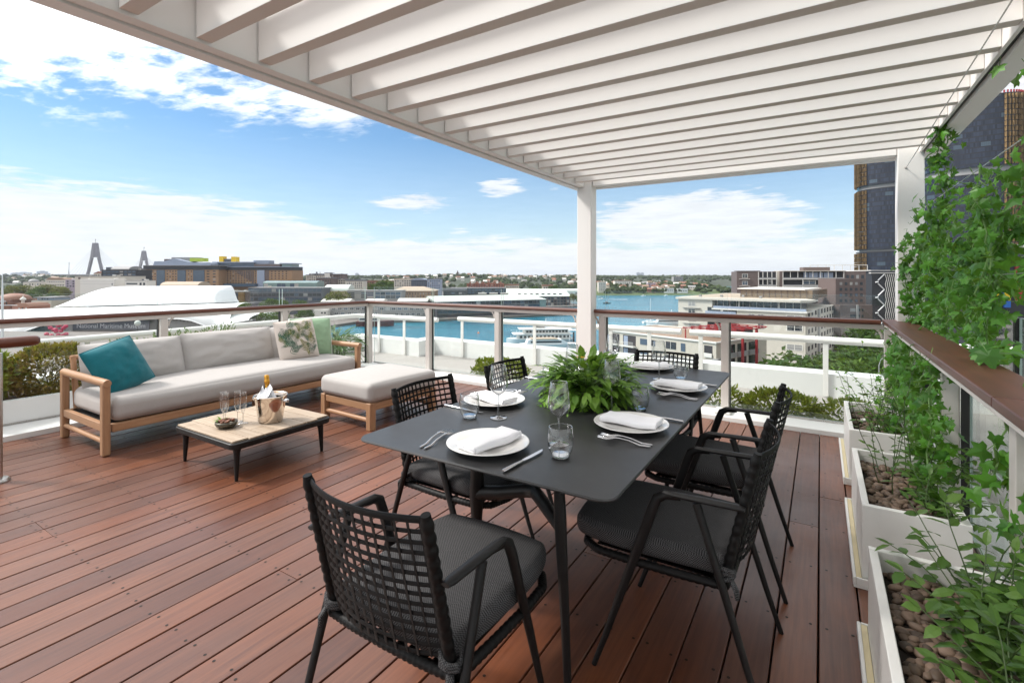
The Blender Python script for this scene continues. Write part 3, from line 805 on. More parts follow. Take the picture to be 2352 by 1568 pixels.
# --- dining chairs
def wrapped(mb, a, b, r, n, bump=.26, m=10):
    a, b = Vector(a), Vector(b); pts = []; rs = []
    for i in range(n*4+1):
        t = i/(n*4); pts.append(a.lerp(b, t)); rs.append(r*(1 + bump*(.5-.5*cos(2*pi*(t*n)))**.6))
    mb.tube(pts, rs, m)
CHG = 'woven charcoal dining chairs round the table'
def make_chair():
    o = mk('dining_chair', '', 'chair', (0, 0, 0), CHG)
    for s in (1, -1):
        mb = MB(); mb.tube([(s*.262, .278, 0), (s*.260, .235, .12), (s*.258, .165, .33), (s*.256, .105, .50), (s*.254, .072, .60), (s*.252, .056, .640), (s*.250, .030, .655), (s*.249, -.02, .658)], [.0090, .0110, .0150, .0170, .0180, .0175, .0155, .012], 12, flat=.78); mb.build('leg', M['alu'], o, smooth=True, auto=60)
        mb = MB(); mb.tube([(s*.262, -.278, 0), (s*.260, -.225, .16), (s*.256, -.150, .40), (s*.252, -.085, .60), (s*.250, -.068, .652)], [.0090, .0108, .0128, .0130, .014], 12); mb.build('leg', M['alu'], o, smooth=True, auto=60)
        mb = MB(); mb.tube([(s*.249, .035, .660), (s*.249, .0, .661), (s*.248, -.10, .663), (s*.247, -.19, .664), (s*.247, -.21, .663)], [.012, .0155, .0170, .0165, .011], 12, flat=.55, up=(0, 0, 1)); mb.build('armrest', M['alu'], o, smooth=True, auto=60)
        mb = MB(); wrapped(mb, (s*.215, -.145, .405), (s*.215, -.240, .820), .0135, 13); mb.tube([(s*.215, -.240, .818), (s*.215, -.243, .832)], [.0135, .012], 12); mb.build('back_post', M['rope'], o, smooth=True, auto=60)
        mb = MB()
        for k in range(3): mb.tube([(s*.215 + .026*cos(a), -.148 + .026*sin(a), .425 + .012*k - .01*sin(a+k)) for a in [i*pi/6 for i in range(13)]], .008, 6)
        mb.tube([(s*.225, -.165, .43), (s*.238, -.185, .40), (s*.235, -.188, .375)], [.009, .012, .010], 8, flat=.5)
        mb.build('cushion_tie', M['seatfab'], o, smooth=True)
    # seat frame bound with strap
    ring = [(.232, -.15), (.242, .0), (.248, .15), (.243, .27), (.21, .325), (.12, .352), (0, .36), (-.12, .352), (-.21, .325), (-.243, .27), (-.248, .15), (-.242, 0), (-.232, -.15), (-.12, -.158), (0, -.160), (.12, -.158), (.232, -.15)]
    mb = MB()
    dense = []
    for i in range(len(ring)-1):
        for k in range(20): t = k/20; dense.append((ring[i][0]*(1-t)+ring[i+1][0]*t, ring[i][1]*(1-t)+ring[i+1][1]*t, .402))
    dense.append(dense[0])
    mb.tube(dense, [.0130 + (.0020 if i % 3 else 0) for i in range(len(dense))], 8, cap=False)
    for k in range(11): x = -.2 + .04*k; mb.box(x-.012, x+.012, -.15, .335-.25*abs(x), .404, .408)
    mb.build('seat_frame', M['rope'], o, smooth=True, auto=70)
    mb = MB()
    def sq(p):
        q = (p.y+.16)/.52; return p
    mb.M = Matrix.Translation((0, .105, .4535)); puffy(mb, .238, .262, .036, .027, .007, 16, bulge=.004)
    for i, v in enumerate(mb.v):           # rounded, slightly wider front
        x, y, z = v; q = max(0, (y - .10)/.27); x *= (.93 + .07*min(1, (y+.16)/.3)) * (1 - .16*q**4); y += .028*(1-(x/.24)**2)*q
        mb.v[i] = (x, y, z)
    mb.build('seat_cushion', M['seatfab'], o, smooth=True)
    # woven back
    def bp(u, w): return Vector((.212*u, -.150 - .086*w - .052*(1-u*u), .440 + .378*w))
    def bn(u): return Vector((-.49*u*.5, -1, .1)).normalized()
    mb = MB(); nv, nh = 14, 14
    for i in range(nv):
        u = -.93 + 1.86*i/(nv-1); d = .0009*(1 if i % 2 else -1)
        mb.tube([bp(u, k/8)+bn(u)*d for k in range(9)], .0060, 6, flat=.26, up=bn(u))
    for j in range(nh):
        w = .02 + .965*j/(nh-1); d = .0009*(1 if j % 2 else -1)
        mb.tube([bp(-1+2*k/14, w)+bn(-1+2*k/14)*d for k in range(15)], .0058, 6, flat=.26, up=bn(-1))
    mb.tube([bp(-1+2*k/14, 1.0) for k in range(15)], .0075, 6, flat=.5, up=bn(-1))
    mb.build('back_weave', M['rope'], o, smooth=True, auto=70)
    return o
ch = make_chair()
CHAIRS = [(-.985, 1.105, 0.0, 'woven charcoal chair nearest the camera with its back to the viewer'),
          (-.407, 1.915, pi/2, 'nearer of the two charcoal chairs along the planter side of the table'),
          (-.402, 2.65, pi/2, 'farther of the two charcoal chairs along the planter side of the table'),
          (-1.52, 1.96, -pi/2, 'charcoal chair between the table and the grey ottoman'),
          (-1.485, 2.69, -pi/2, 'charcoal chair on the ottoman side beside the leafy centrepiece'),
          (-.955, 3.405, pi, 'charcoal chair at the far head of the table facing the camera')]
for i, (x, y, a, lab) in enumerate(CHAIRS):
    c = ch if i == 0 else copy_tree(ch)
    c.location = (x, y, 0); c.rotation_euler.z = a; c['label'] = lab

# --- table settings
TZ = .7405
def mk_plate():
    o = mk('dinner_plate', '', 'plate', (0, 0, 0), 'white dinner plates on the table')
    mb = MB(); mb.lathe([(.001, .004), (.085, .004), (.088, .0), (.092, .003), (.125, .012), (.153, .021), (.1555, .0225), (.154, .0245), (.150, .024), (.125, .0165), (.105, .0115), (.10, .0095), (.001, .009)], 56)
    mb.build('china', M['plate'], o, smooth=True); return o
def mk_napkin():
    o = mk('folded_napkin', '', 'napkin', (0, 0, 0), 'folded white napkins on the plates')
    mb = MB()
    for k, (z, a, b) in enumerate(((.010, .118, .047), (.021, .121, .050))):
        mb.M = Matrix.Translation((0, 0.002*k, z)); puffy(mb, a, b, .0068, .0066, .004, 8)
    mb.M = None
    def roll(u, w):       # folded-over front lip
        a = -pi/2 + pi*u; return (-.119 + .238*w + .003*sin(w*9), -.048 - .008*cos(a), .0155 + .0125*sin(a) + .002*sin(w*7))
    mb.grid(roll, 8, 20)
    for i, v in enumerate(mb.v):
        x, y, z = v; mb.v[i] = (x + .004*mnoise.noise((x*20, y*20, z*30)), y + .004*mnoise.noise((x*14+5, y*20, z*30)), z + .0045*mnoise.noise((x*12, y*12, 9)) + .005*max(0, x*8)**2*.3)
    mb.build('linen', M['napkin'], o, smooth=True); return o
def mk_fork():
    o = mk('fork', '', 'fork', (0, 0, 0), 'steel forks beside the plates')
    mb = MB(); z = lambda y: .004 + .016*max(0, 1-((y-.02)/.075)**2) + (.0 if y < .06 else .10*(y-.06)*(y-.06)/.04)
    ys = [-.10, -.092, -.06, -.02, .015, .03, .042]; rs = [.004, .0065, .0062, .0042, .0036, .006, .0105]
    mb.tube([(0, y, z(y)) for y in ys], rs, 8, flat=.38, up=(0, 0, 1)); mb.build('handle', M['steel'], o, smooth=True, auto=60)
    for k in range(4):
        x = -.0096 + .0064*k
        mb = MB(); mb.tube([(x, .038, z(.042)), (x*1.05, .065, z(.06)-.003), (x*1.05, .10, z(.06)+.002)], [.0022, .0021, .0012], 6); mb.build('tine', M['steel'], o, smooth=True)
    return o
def mk_knife():
    o = mk('table_knife', '', 'knife', (0, 0, 0), 'steel table knives beside the plates')
    mb = MB(); mb.tube([(0, -.13, .006), (0, -.124, .006), (0, -.07, .0065), (0, -.03, .006), (0, -.018, .006)], [.006, .0085, .0078, .0062, .005], 10, flat=.62, up=(0, 0, 1)); mb.build('handle', M['steel'], o, smooth=True, auto=60)
    mb = MB(); mb.prism([(-.004, -.02), (.006, -.015), (.0095, .02), (.0095, .07), (.006, .10), (-.002, .115), (-.006, .11), (-.006, -.01)], .0055, .0072); mb.build('blade', M['steel'], o); return o
WN = [('rim', [(.0308, .2345), (.0318, .2352), (.0322, .2364), (.0313, .2370), (.0304, .2362), (.0308, .2345)], M['glassbase']), ('bowl', [(.004, .104), (.012, .108), (.030, .122), (.041, .142), (.0425, .160), (.038, .20), (.032, .2345), (.0312, .2355), (.0305, .2345)], M['glassware']),
      ('stem', [(.006, .006), (.0036, .02), (.0034, .08), (.0048, .105)], M['glassbase']),
      ('foot', [(.0375, .0012), (.037, .003), (.016, .006), (.005, .011)], M['glassware'])]
TB = [('rim', [(.0398, .106), (.0410, .1065), (.0415, .1078), (.0405, .1085), (.0394, .1077), (.0398, .106)], M['glassbase']), ('bowl', [(.032, .010), (.041, .025), (.0465, .05), (.0455, .078), (.041, .106), (.0403, .107), (.0395, .106)], M['glassware']),
      ('base', [(.001, .0), (.028, .0), (.034, .006), (.033, .012), (.001, .0125)], M['glassbase'])]
wine0 = glass_thing('wine_glass', '', (0, 0, 0), WN, 'wine glasses on the dining table')
tumb0 = glass_thing('water_tumbler', '', (0, 0, 0), TB, 'water tumblers on the dining table')
plate0, nap0, fork0, knife0 = mk_plate(), mk_napkin(), mk_fork(), mk_knife()
used = set()
def put(o, x, y, z, rz, label):
    c = o if o.name not in used else copy_tree(o)
    used.add(o.name); c.location = (x, y, z); c.rotation_euler.z = rz; c['label'] = label
SET = [(-1.055, 1.527, 0.0, 'at the near head of the table', radians(79)), (-.682, 2.05, pi/2, 'at the near place on the planter side', radians(-2-90)),
       (-.682, 2.87, pi/2, 'at the far place on the planter side', radians(-4-90)), (-1.395, 2.075, -pi/2, 'at the near place on the ottoman side', radians(76)),
       (-1.395, 2.86, -pi/2, 'at the far place on the ottoman side', radians(90)), (-.995, 3.405, pi, 'at the far head of the table', radians(20+180))]
for k, (x, y, a, where, na) in enumerate(SET):
    def off(dx, dy): return (x + dx*cos(a) - dy*sin(a), y + dx*sin(a) + dy*cos(a))
    put(plate0, x, y, TZ, a, 'white china plate under a napkin ' + where)
    nx, ny = off(.005, .0); put(nap0, nx, ny, TZ+.0125, a + na, 'folded white napkin on the plate ' + where)
    fx, fy = off(-.222, -.045); put(fork0, fx, fy, TZ, a + radians(8), 'outer fork of the pair ' + where)
    fx, fy = off(-.192, -.045); put(fork0, fx, fy, TZ, a + radians(4), 'inner fork of the pair ' + where)
    kx, ky = off(.188, -.045); put(knife0, kx, ky, TZ, a - radians(4), 'steel knife ' + where)
    wx, wy = off(.212, .165); put(wine0, wx, wy, TZ, a, 'empty stemmed wine glass ' + where)
    tx, ty = off(.276, .05); put(tumb0, tx, ty, TZ, a, 'clear rounded tumbler ' + where)

# --- leafy centrepiece
def frond(mb, base, d, L, n, lw, droop=.5, mi=0, stem=None):
    base = Vector(base); d = Vector(d).normalized(); p = base.copy(); pts = [p.copy()]; step = L/n
    for i in range(n):
        d = (d + Vector((0, 0, -droop/n))).normalized(); p = p + d*step; pts.append(p.copy())
        t = (i+1)/n; l = lw*(.35 + .9*sin(pi*min(1, t*.9+.08)))
        sd = d.cross(Vector((0, 0, 1)))
        if sd.length < 1e-3: sd = Vector((1, 0, 0))
        sd.normalize()
        for s in (1, -1): mb.leaf(p, (sd*s + d*.75 + Vector((0, 0, .15))), (0, 0, 1), l, l*.34, .2, mi)
    mb.leaf(p, d, (0, 0, 1), lw*.8, lw*.3, .2, mi)
    (stem or mb).tube(pts, [.0016]*len(pts), 4, cap=False)
def centrepiece():
    C = (-1.03, 2.43, .7405)
    o = mk('leafy_centrepiece', 'low bowl overflowing with fresh green ferns and leaves mid table', 'centrepiece', C); o.scale = (1.04, 1.04, .88)
    mb = MB(); mb.lathe([(.001, 0), (.10, 0), (.15, .03), (.165, .07), (.16, .072), (.001, .06)], 24); mb.build('bowl', M['bowlbronze'], o, smooth=True)
    mf, ms, ml = MB(), MB(), MB(); rs = random.Random(3)
    for i in range(150):
        a = rs.uniform(0, 2*pi); el = rs.uniform(.0, 1.30); r0 = rs.uniform(.0, .12)
        d = (cos(a)*cos(el), sin(a)*cos(el), sin(el))
        frond(mf, (r0*cos(a), r0*sin(a)*1.25, .06), d, rs.uniform(.13, .245), 10, rs.uniform(.022, .048), rs.uniform(.7, 1.5), 0, ms)
    for i in range(420):
        a = rs.uniform(0, 2*pi); el = rs.uniform(-.45, 1.35); R = rs.uniform(.14, .25)
        p = Vector((R*cos(a)*cos(el), R*sin(a)*cos(el)*1.2, .075 + .135*sin(el)*R/.2))
        if p.z < .02: p.z = .02
        d = Vector((cos(a)*cos(el), sin(a)*cos(el), sin(el)*.7 - .25)) + rvec()*.35
        ml.leaf(p, d, (0, 0, 1), rs.uniform(.05, .105), rs.uniform(.025, .045), rs.uniform(.1, .5))
    for i in range(26):
        a = rs.uniform(0, 2*pi); d = Vector((cos(a), sin(a)*1.2, rs.uniform(.0, 1.2))).normalized(); b = Vector((0, 0, .06)); L = rs.uniform(.18, .25)
        ms.tube([b, b+d*L*.5+Vector((0, 0, .02)), b+d*L], .0018, 4)
        for k in range(4): ml.leaf(b+d*L*(1-.07*k), d+rvec()*.8, (0, 0, 1), .055, .040, .2)
    mf.build('fern_fronds', M['fern'], o); ms.build('stems', M['stem'], o); ml.build('broad_leaves', leafmat('centrepiece_leaves', (.065, .170, .020), (.250, .430, .065), .35, .35), o)
    mb = MB()
    for i in range(16):
        a = i*.39; mb.leaf((-.035, -.03, .235), (cos(a), sin(a), .5), (0, 0, 1), .03, .008, .2)
    mb.build('flower_head', M['yellowfl'], o)
centrepiece()

# ================================================================== PLANTERS AND CLIMBERS
def sprig(ml, ms, base, d, L, n, ll, lw, droop=.35, wob=.25, r=.0028, rs=random):
    p = Vector(base); d = Vector(d).normalized(); pts = [p.copy()]
    for i in range(n):
        d = (d + rvec()*wob*.5 + Vector((0, 0, -droop/n))).normalized(); p = p + d*L/n; pts.append(p.copy())
        if i >= 1:
            sd = d.cross(Vector((0, 0, 1)));
            if sd.length < .05: sd = rvec()
            sd.normalize()
            for s in (1, -1):
                if rs.random() < .88: ml.leaf(p, sd*s*.9 + d*.5 + rvec()*.35 + Vector((0, 0, -.15)), Vector((0, 0, 1))+rvec()*.4, ll*rs.uniform(.65, 1.15), lw*rs.uniform(.8, 1.1), rs.uniform(.1, .4))
    ml.leaf(p, d, (0, 0, 1), ll*.8, lw*.7, .2)
    k = len(pts); ms.tube(pts, [r*(1-.6*i/k) for i in range(k)], 5)
def planter(loc, ly, lab, plab, dens, rs, big, npeb, flower=False):
    o = mk('planter_box', lab, 'planter', loc, 'white planter boxes along the right balustrade')
    w, h, t = .37, .33, .028
    mb = MB(); z0 = .032
    mb.box(0, w, 0, t, z0, z0+h); mb.box(0, w, ly-t, ly, z0, z0+h); mb.box(0, t, t+.0005, ly-t-.0005, z0, z0+h-.0004); mb.box(w-t, w, t+.0005, ly-t-.0005, z0, z0+h-.0004); mb.box(t, w-t, t, ly-t, z0, z0+.03)
    mb.build('box', M['white'], o, bevel=.004)
    mb = MB(); mb.box(-.032, w+.03, -.03, ly+.03, .001, .012); mb.box(-.034, -.022, -.03, ly+.03, .0125, .048); mb.box(-.0215, w+.03, -.032, -.021, .0125, .047); mb.box(-.0215, w+.03, ly+.021, ly+.032, .0125, .047)
    tr = mb.build('drip_tray', M['white'], o, bevel=.003)
    mb = MB(); mb.box(-.0215, -.002, -.020, ly+.02, .0125, .044); mb.build('tray_liner', M['cream'], tr)
    zs = z0 + h - .075
    mb = MB(); mb.box(t+.0015, w-t-.0015, t+.0015, ly-t-.0015, zs-.10, zs); mb.build('soil', M['soil'], o)
    mb = MB()
    for i in range(npeb):
        s = rs.uniform(.010, .021); mb.ico((rs.uniform(t+.02, w-t-.02), rs.uniform(t+.02, ly-t-.02), zs+rs.uniform(.0, .016)), s*1.25, s*.95, s*.62, Matrix.Rotation(rs.uniform(0, 3.1), 3, 'Z') @ Matrix.Rotation(rs.uniform(-.4, .4), 3, 'X'), jit=.12)
    pb = mb.build('pebbles', M['pebble'], None, smooth=True, loc=loc); tag(pb, plab.replace('leafy shrub', 'brown river pebbles'), 'pebbles', None, 'stuff')
    pl = mk('potted_shrub', plab, 'plant', (loc[0], loc[1], loc[2]+zs), 'shrubs growing in the white planters')
    ml, ms = MB(), MB()
    for i in range(dens):
        y = rs.uniform(.12, ly-.1) if not big else rs.uniform(.05, ly-.1); x = rs.uniform(.20, .34)
        a = rs.uniform(0, 2*pi); tl = rs.uniform(.25, 1.1)
        d = (cos(a)*tl*.7 + .12, sin(a)*tl*.9 - .12, rs.uniform(.45, 1.1))
        sprig(ml, ms, (x, y, 0), d, rs.uniform(.16, .36 if not big else .38), rs.randint(5, 8), .062 if big else .052, .034 if big else .027, .55, .3, .003, rs)
    ml.build('leaves', M['leaf'], pl); ms.build('stems', M['stem'], pl)
    if flower:
        mb = MB()
        for (fx, fy, fz) in ((.10, .30, .06), (.17, .18, .05), (.27, .42, .09)):
            for i in range(14):
                a = i*2.4; mb.leaf((fx, fy, fz), (cos(a), sin(a), .4+.03*i), (0, 0, 1), .034, .028, -.3)
        mb.build('flowers', M['flower'], pl)
    return pl
rs = random.Random(21)
planter((.152, 1.40, 0), .905, 'nearest white planter box at the bottom right corner', 'leafy shrub in the nearest white planter box', 66, rs, True, 520)
planter((.156, 2.70, 0), .87, 'middle white planter box with pebbles and low green stems', 'leafy shrub in the middle white planter box', 30, rs, False, 420)
planter((.160, 3.98, 0), .89, 'farthest white planter box beside the far corner post', 'leafy shrub with white blooms in the farthest planter box', 26, rs, False, 260, True)
# tall wispy stems rising from the middle and far planters
o = mk('tall_shoots', 'thin wispy green shoots rising above the middle planter', 'plant', (.3, 3.1, .29))
ml, ms = MB(), MB()
for i in range(8): sprig(ml, ms, (rs.uniform(-.04, .14), rs.uniform(-.2, .35), 0), (rs.uniform(-.35, .3), rs.uniform(-.3, .4), 1.2), rs.uniform(.35, .62), 10, .046, .022, .25, .3, .0026, rs)
ml.build('leaves', M['leaf'], o); ms.build('stems', M['stem'], o)
o = mk('tall_shoots', 'feathery pale shoots rising above the farthest planter by the post', 'plant', (.3, 4.4, .29))
ml, ms = MB(), MB()
for i in range(14): sprig(ml, ms, (rs.uniform(-.12, .12), rs.uniform(-.3, .35), 0), (rs.uniform(-.45, .3), rs.uniform(-.3, .4), 1.2), rs.uniform(.35, .66), 11, .040, .018, .25, .3, .0024, rs)
ml.build('leaves', M['fern'], o); ms.build('stems', M['stem'], o)
# ivy
IVO = [(0, 0), (.22, -.16), (.50, -.10), (.40, .12), (.62, .42), (.28, .46), (0, 1.0), (-.28, .46), (-.62, .42), (-.40, .12), (-.50, -.10), (-.22, -.16)]
def ivy_leaf(mb, p, d, up, s):
    d = Vector(d).normalized(); sd = d.cross(Vector(up))
    if sd.length < 1e-3: sd = d.orthogonal()
    sd.normalize(); n = sd.cross(d); p = Vector(p)
    vs = [p + d*s*.22 + n*s*.06]
    for (x, y) in IVO: vs.append(p + sd*(x*s) + d*(y*s) - n*(s*(.22*abs(x)**1.5 + .16*max(0, y)**2)))
    k = len(IVO); mb.add(vs, [(0, 1+i, 1+(i+1) % k) for i in range(k)])
def ivy_strand(ml, ms, pts, dens, smin, smax, spread, rs, inw=(-1, -.45, 0)):
    P = [Vector(p) for p in pts]; fine = []
    for i in range(len(P)-1):
        k = max(2, int((P[i+1]-P[i]).length/.05))
        for j in range(k): fine.append(P[i].lerp(P[i+1], j/k) + rvec()*.018)
    fine.append(P[-1]); ms.tube(fine, [.0036]*len(fine), 5)
    L = sum((fine[i+1]-fine[i]).length for i in range(len(fine)-1))
    for i in range(int(L*dens)):
        q = rs.choice(fine) + rvec()*rs.uniform(.01, spread)
        face = Vector(inw) + rvec()*.8 + Vector((0, 0, .35))
        d = Vector((rs.uniform(-.6, .6), rs.uniform(-.6, .6), rs.uniform(-1, .25)))
        ivy_leaf(ml, q, d, face, rs.uniform(smin, smax))
        if rs.random() < .35: ms.tube([q, q + rvec()*.04 - d*.02, q - d*.05 + rvec()*.02], .0016, 4, cap=False)
def ivy(label, loc, strands, dens, smin, smax, spread, rs, **kw):
    o = mk('ivy_vine', label, 'ivy', loc, None); ml, ms = MB(), MB(); T = W2L(loc); ml.M = T; ms.M = T
    for s in strands: ivy_strand(ml, ms, s, dens, smin, smax, spread, rs, **kw)
    ms.build('stems', M['ivystem'], o); ml.build('leaves', M['ivy'], o)
rs = random.Random(11)
# A: climbing in front of the right post and up to the beam
A = []
for k in range(5):
    y = 5.14 - .10*k + rs.uniform(-.03, .03); x = .64 + .025*k
    A.append([(x, y, 1.01), (x+rs.uniform(-.05, .03), y-.02, 1.25), (x+rs.uniform(-.05, .05), y-.05, rs.uniform(1.55, 1.85))])
A.append([(.72, 4.75, 1.02), (.74, 4.66, 1.5), (.75, 4.54, 2.0), (.72, 4.45, 2.35), (.68, 4.40, 2.58)])
A.append([(.70, 4.60, 1.05), (.72, 4.55, 1.5), (.70, 4.50, 1.85)]); A.append([(.70, 4.52, 2.05), (.69, 4.46, 2.3), (.67, 4.42, 2.55)])
A.append([(.60, 5.15, 1.02), (.59, 5.15, 1.4), (.58, 5.14, 1.66)])
ivy('tall ivy climbing past the far right post up to the pergola beam', (.7, 4.8, 1.0), A, 104, .028, .066, .085, rs)
B = []
for k in range(11):
    y = 4.55 - .125*k; x = .72 + rs.uniform(-.06, .10); h = 1.68 + .24*sin(k*1.3) + (.12 if k > 7 else 0)
    B.append([(x, y, 1.01), (x+rs.uniform(-.06, .06), y+rs.uniform(-.1, .1), 1.3), (x+rs.uniform(-.06, .06), y+rs.uniform(-.12, .12), h)])
B += [[(.74, 4.5, 1.50), (.76, 3.9, 1.50), (.78, 3.3, 1.62), (.78, 2.9, 1.66)], [(.74, 4.3, 1.30), (.78, 3.6, 1.34), (.8, 2.9, 1.38)], [(.78, 3.36, 1.84), (.78, 2.95, 1.92)], [(.77, 3.04, 2.22), (.77, 2.95, 2.30)]]
ivy('dense ivy curtain trained along the wires above the timber bar shelf', (.75, 3.7, 1.0), B, 92, .030, .074, .12, rs)
C_ = []
for k in range(15):
    y = 5.0 - .135*k; x = .50 + rs.uniform(-.05, .05); lo = .42 + .10*sin(k*2.1) - (.10 if k > 8 else 0)
    C_.append([(x, y, .91), (x-.02, y+rs.uniform(-.06, .06), .75), (x+rs.uniform(-.05, .03), y+rs.uniform(-.12, .12), lo)])
ivy('ivy trailing down the glass beneath the timber bar shelf', (.5, 4.0, .9), C_, 84, .030, .062, .10, rs)
D_ = [[(.62, 2.35, .95), (.60, 2.3, .7), (.58, 2.22, .4)], [(.60, 2.2, .95), (.58, 2.15, .65), (.56, 2.12, .32)], [(.55, 2.42, .9), (.53, 2.40, .72), (.50, 2.36, .60)]]
ivy('dark ivy hanging at the right edge beside the nearest planter', (.6, 2.2, .9), D_, 60, .045, .075, .06, rs)
E_ = [[(.64, 3.02, 1.02), (.60, 2.92, 1.03), (.56, 2.84, 1.02)], [(.70, 2.98, 1.03), (.66, 2.86, 1.06), (.58, 2.80, 1.03)]]
ivy('loose ivy runners lying across the timber bar shelf', (.62, 2.9, 1.0), E_, 34, .05, .085, .05, rs, inw=(-.4, -.3, 1))

# shrubs in the beds
def shrub(name, label, loc, rx, ry, rz, n, ll, mt, group, rs, stems=8, lw=.5):
    o = mk(name, label, 'shrub', loc, group); ml, ms = MB(), MB()
    for i in range(stems):
        a = rs.uniform(0, 6.28); e = (rx*.6*cos(a), ry*.6*sin(a), rz*rs.uniform(.9, 1.5)); ms.tube([(e[0]*.1, e[1]*.1, 0), (e[0]*.5, e[1]*.5, e[2]*.6), e], [.008, .005, .002], 5)
    for i in range(n):
        d = rvec(); k = rs.uniform(.55, 1.0)**.5; nz = 1 + .28*mnoise.noise(d*2.3 + Vector(loc))
        p = Vector((d.x*rx*k*nz, d.y*ry*k*nz, rz + d.z*rz*k*nz))
        if p.z < .01: continue
        ml.leaf(p, d + rvec()*.7 + Vector((0, 0, .35)), rvec(), ll*rs.uniform(.6, 1.2), ll*lw*rs.uniform(.8, 1.2), rs.uniform(0, .4))
    ms.build('stems', M['bark'], o); ml.build('leaves', mt, o)
    return o
rs = random.Random(31)
HG = 'hedge plants behind the left glass'
shrub('hedge_shrub', 'bright yellow green hedge shrub in the left bed by the handrail', (-6.60, 1.16, .19), .34, .42, .25, 4200, .052, M['leafyel'], HG, rs)
shrub('hedge_shrub', 'bronze tinged hedge shrub beside the sofa armrest', (-6.52, 1.78, .19), .28, .36, .25, 3400, .048, M['leafbronze'], HG, rs)
shrub('hedge_shrub', 'dark green hedge shrub at the left frame edge behind the glass', (-6.75, .50, .19), .34, .40, .25, 3600, .055, M['leafyel'], HG, rs)
SG = 'low shrubs in the gravel bed beyond the far glass'
shrub('low_shrub', 'low green shrub beyond the far glass between sofa and table', (-3.75, 5.72, -.06), .42, .24, .145, 2600, .05, M['leafyel'], SG, rs, lw=.4)
shrub('low_shrub', 'low green shrub beyond the far glass left of the balustrade post', (-.93, 5.66, -.06), .22, .16, .15, 700, .055, M['leafyel'], SG, rs, lw=.4)
shrub('low_shrub', 'bushy low shrub beyond the far glass right of the balustrade post', (-.36, 5.64, -.06), .34, .20, .14, 2200, .052, M['leafyel'], SG, rs, lw=.4)
shrub('low_shrub', 'low shrub beyond the far glass next to the farthest planter', (.24, 5.62, -.06), .30, .18, .13, 1000, .055, M['leafyel'], SG, rs, lw=.4)
# plants whose tops show behind the sofa
TG = 'grey green plants in the left bed behind the sofa'
for (x, y, h, lab) in ((-6.75, 2.55, .34, 'grey green plant behind the sofa next to the teal cushion'), (-6.8, 3.0, .38, 'tall grey green plant behind the sofa back left of the post'), (-6.6, 3.45, .40, 'grey green plant behind the sofa back right of the post')):
    shrub('bed_plant', lab, (x, y, -.04), .34, .34, h, 800, .055, M['greyleaf'], TG, rs, lw=.35)
o = mk('bamboo_palm', 'feathery bamboo palm fanning out behind the far sofa arm', 'palm', (-6.25, 5.0, -.05))
ml, ms = MB(), MB()
for i in range(46):
    a = rs.uniform(0, 6.28); b = (rs.uniform(-.1, .1), rs.uniform(-.1, .1), 0); h = rs.uniform(.15, .5)
    ms.tube([b, (b[0], b[1], h)], .005, 5)
    d = (cos(a), sin(a), rs.uniform(.1, .7)); p = Vector((b[0], b[1], h))
    ms.tube([p, p+Vector(d).normalized()*.22], .003, 4)
    for k in range(8):
        q = p + Vector(d).normalized()*(.08+.02*k); ml.leaf(q, Vector(d)+rvec()*.65, (0, 0, 1), rs.uniform(.18, .28), .022, .35)
ms.build('canes', M['stem'], o); ml.build('leaves', M['palm'], o)
# ================================================================== THE CITY BEYOND
GZ = -30.0
def cw(r, d): return (r*CS - d*SN, r*SN + d*CS)       # camera-plane metres -> world XY
K = {}
for nm, col, kw in (('cream', (.55, .515, .455), {}), ('beige', (.50, .455, .39), {}), ('offwhite', (.66, .64, .60), {}), ('brown', (.115, .085, .078), {}), ('tan', (.29, .175, .092), {}),
                    ('brick', (.22, .085, .055), {}), ('slate', (.090, .100, .125), {}), ('dark', (.020, .022, .028), {}), ('bluegrey', (.27, .32, .42), {}), ('midgrey', (.27, .27, .27), {}),
                    ('roofbrown', (.27, .18, .125), {}), ('rooftan', (.40, .32, .24), {}), ('greenwhite', (.56, .61, .57), {}), ('mauve', (.32, .27, .33), {}), ('red', (.30, .020, .024), {}),
                    ('yellow', (.75, .50, .02), {}), ('lime', (.40, .52, .06), {}), ('gold', (.22, .135, .05), {}), ('terracotta', (.24, .115, .075), {}), ('orange', (.62, .16, .03), {}),
                    ('blue', (.02, .12, .42), {}), ('pink', (.52, .055, .12), {}), ('paving', (.17, .15, .14), {}), ('asphalt', (.055, .055, .06), {}), ('grass', (.075, .11, .03), {}), ('stonequay', (.13, .12, .105), {}),
                    ('pylon', (.20, .19, .23), {}), ('hull_red', (.10, .022, .022), {}), ('boatwhite', (.74, .75, .76), {}), ('greyship', (.30, .33, .35), {})):
    K[nm] = mat('city_' + nm, col, .65, 0, .10, .22, .1, 2.0, wear=.25)
K['glassdark'] = mat('window_glass', (.022, .028, .036), .14, 0, .5, .35, spec=.6)
K['glassblue'] = mat('blue_glazing', (.055, .085, .125), .16, 0, .45, .30, spec=.6)
K['glassgreen'] = mat('green_glazing', (.17, .25, .24), .2, 0, .35, .25, spec=.6)
K['glassbrown'] = mat('bronze_glazing', (.17, .125, .08), .2, 0, .35, .4, spec=.6)
K['blind'] = mat('pale_blind', (.34, .33, .31), .7, 0, .2, .5)
K['museum'] = mat('museum_roof', (.80, .81, .82), .45, 0, .03, .1)
K['woods'] = leafmat('far_woods', (.016, .032, .012), (.060, .082, .030), .1, .7, .1)
K['woods2'] = leafmat('near_tree_leaves', (.014, .044, .010), (.075, .135, .026), .25, .6, .2)
K['woods3'] = leafmat('olive_tree_leaves', (.050, .060, .012), (.175, .165, .030), .25, .6, .2)
K['woods4'] = leafmat('bright_tree_leaves', (.035, .080, .014), (.120, .190, .035), .25, .6, .2)
K['water'] = watermat()

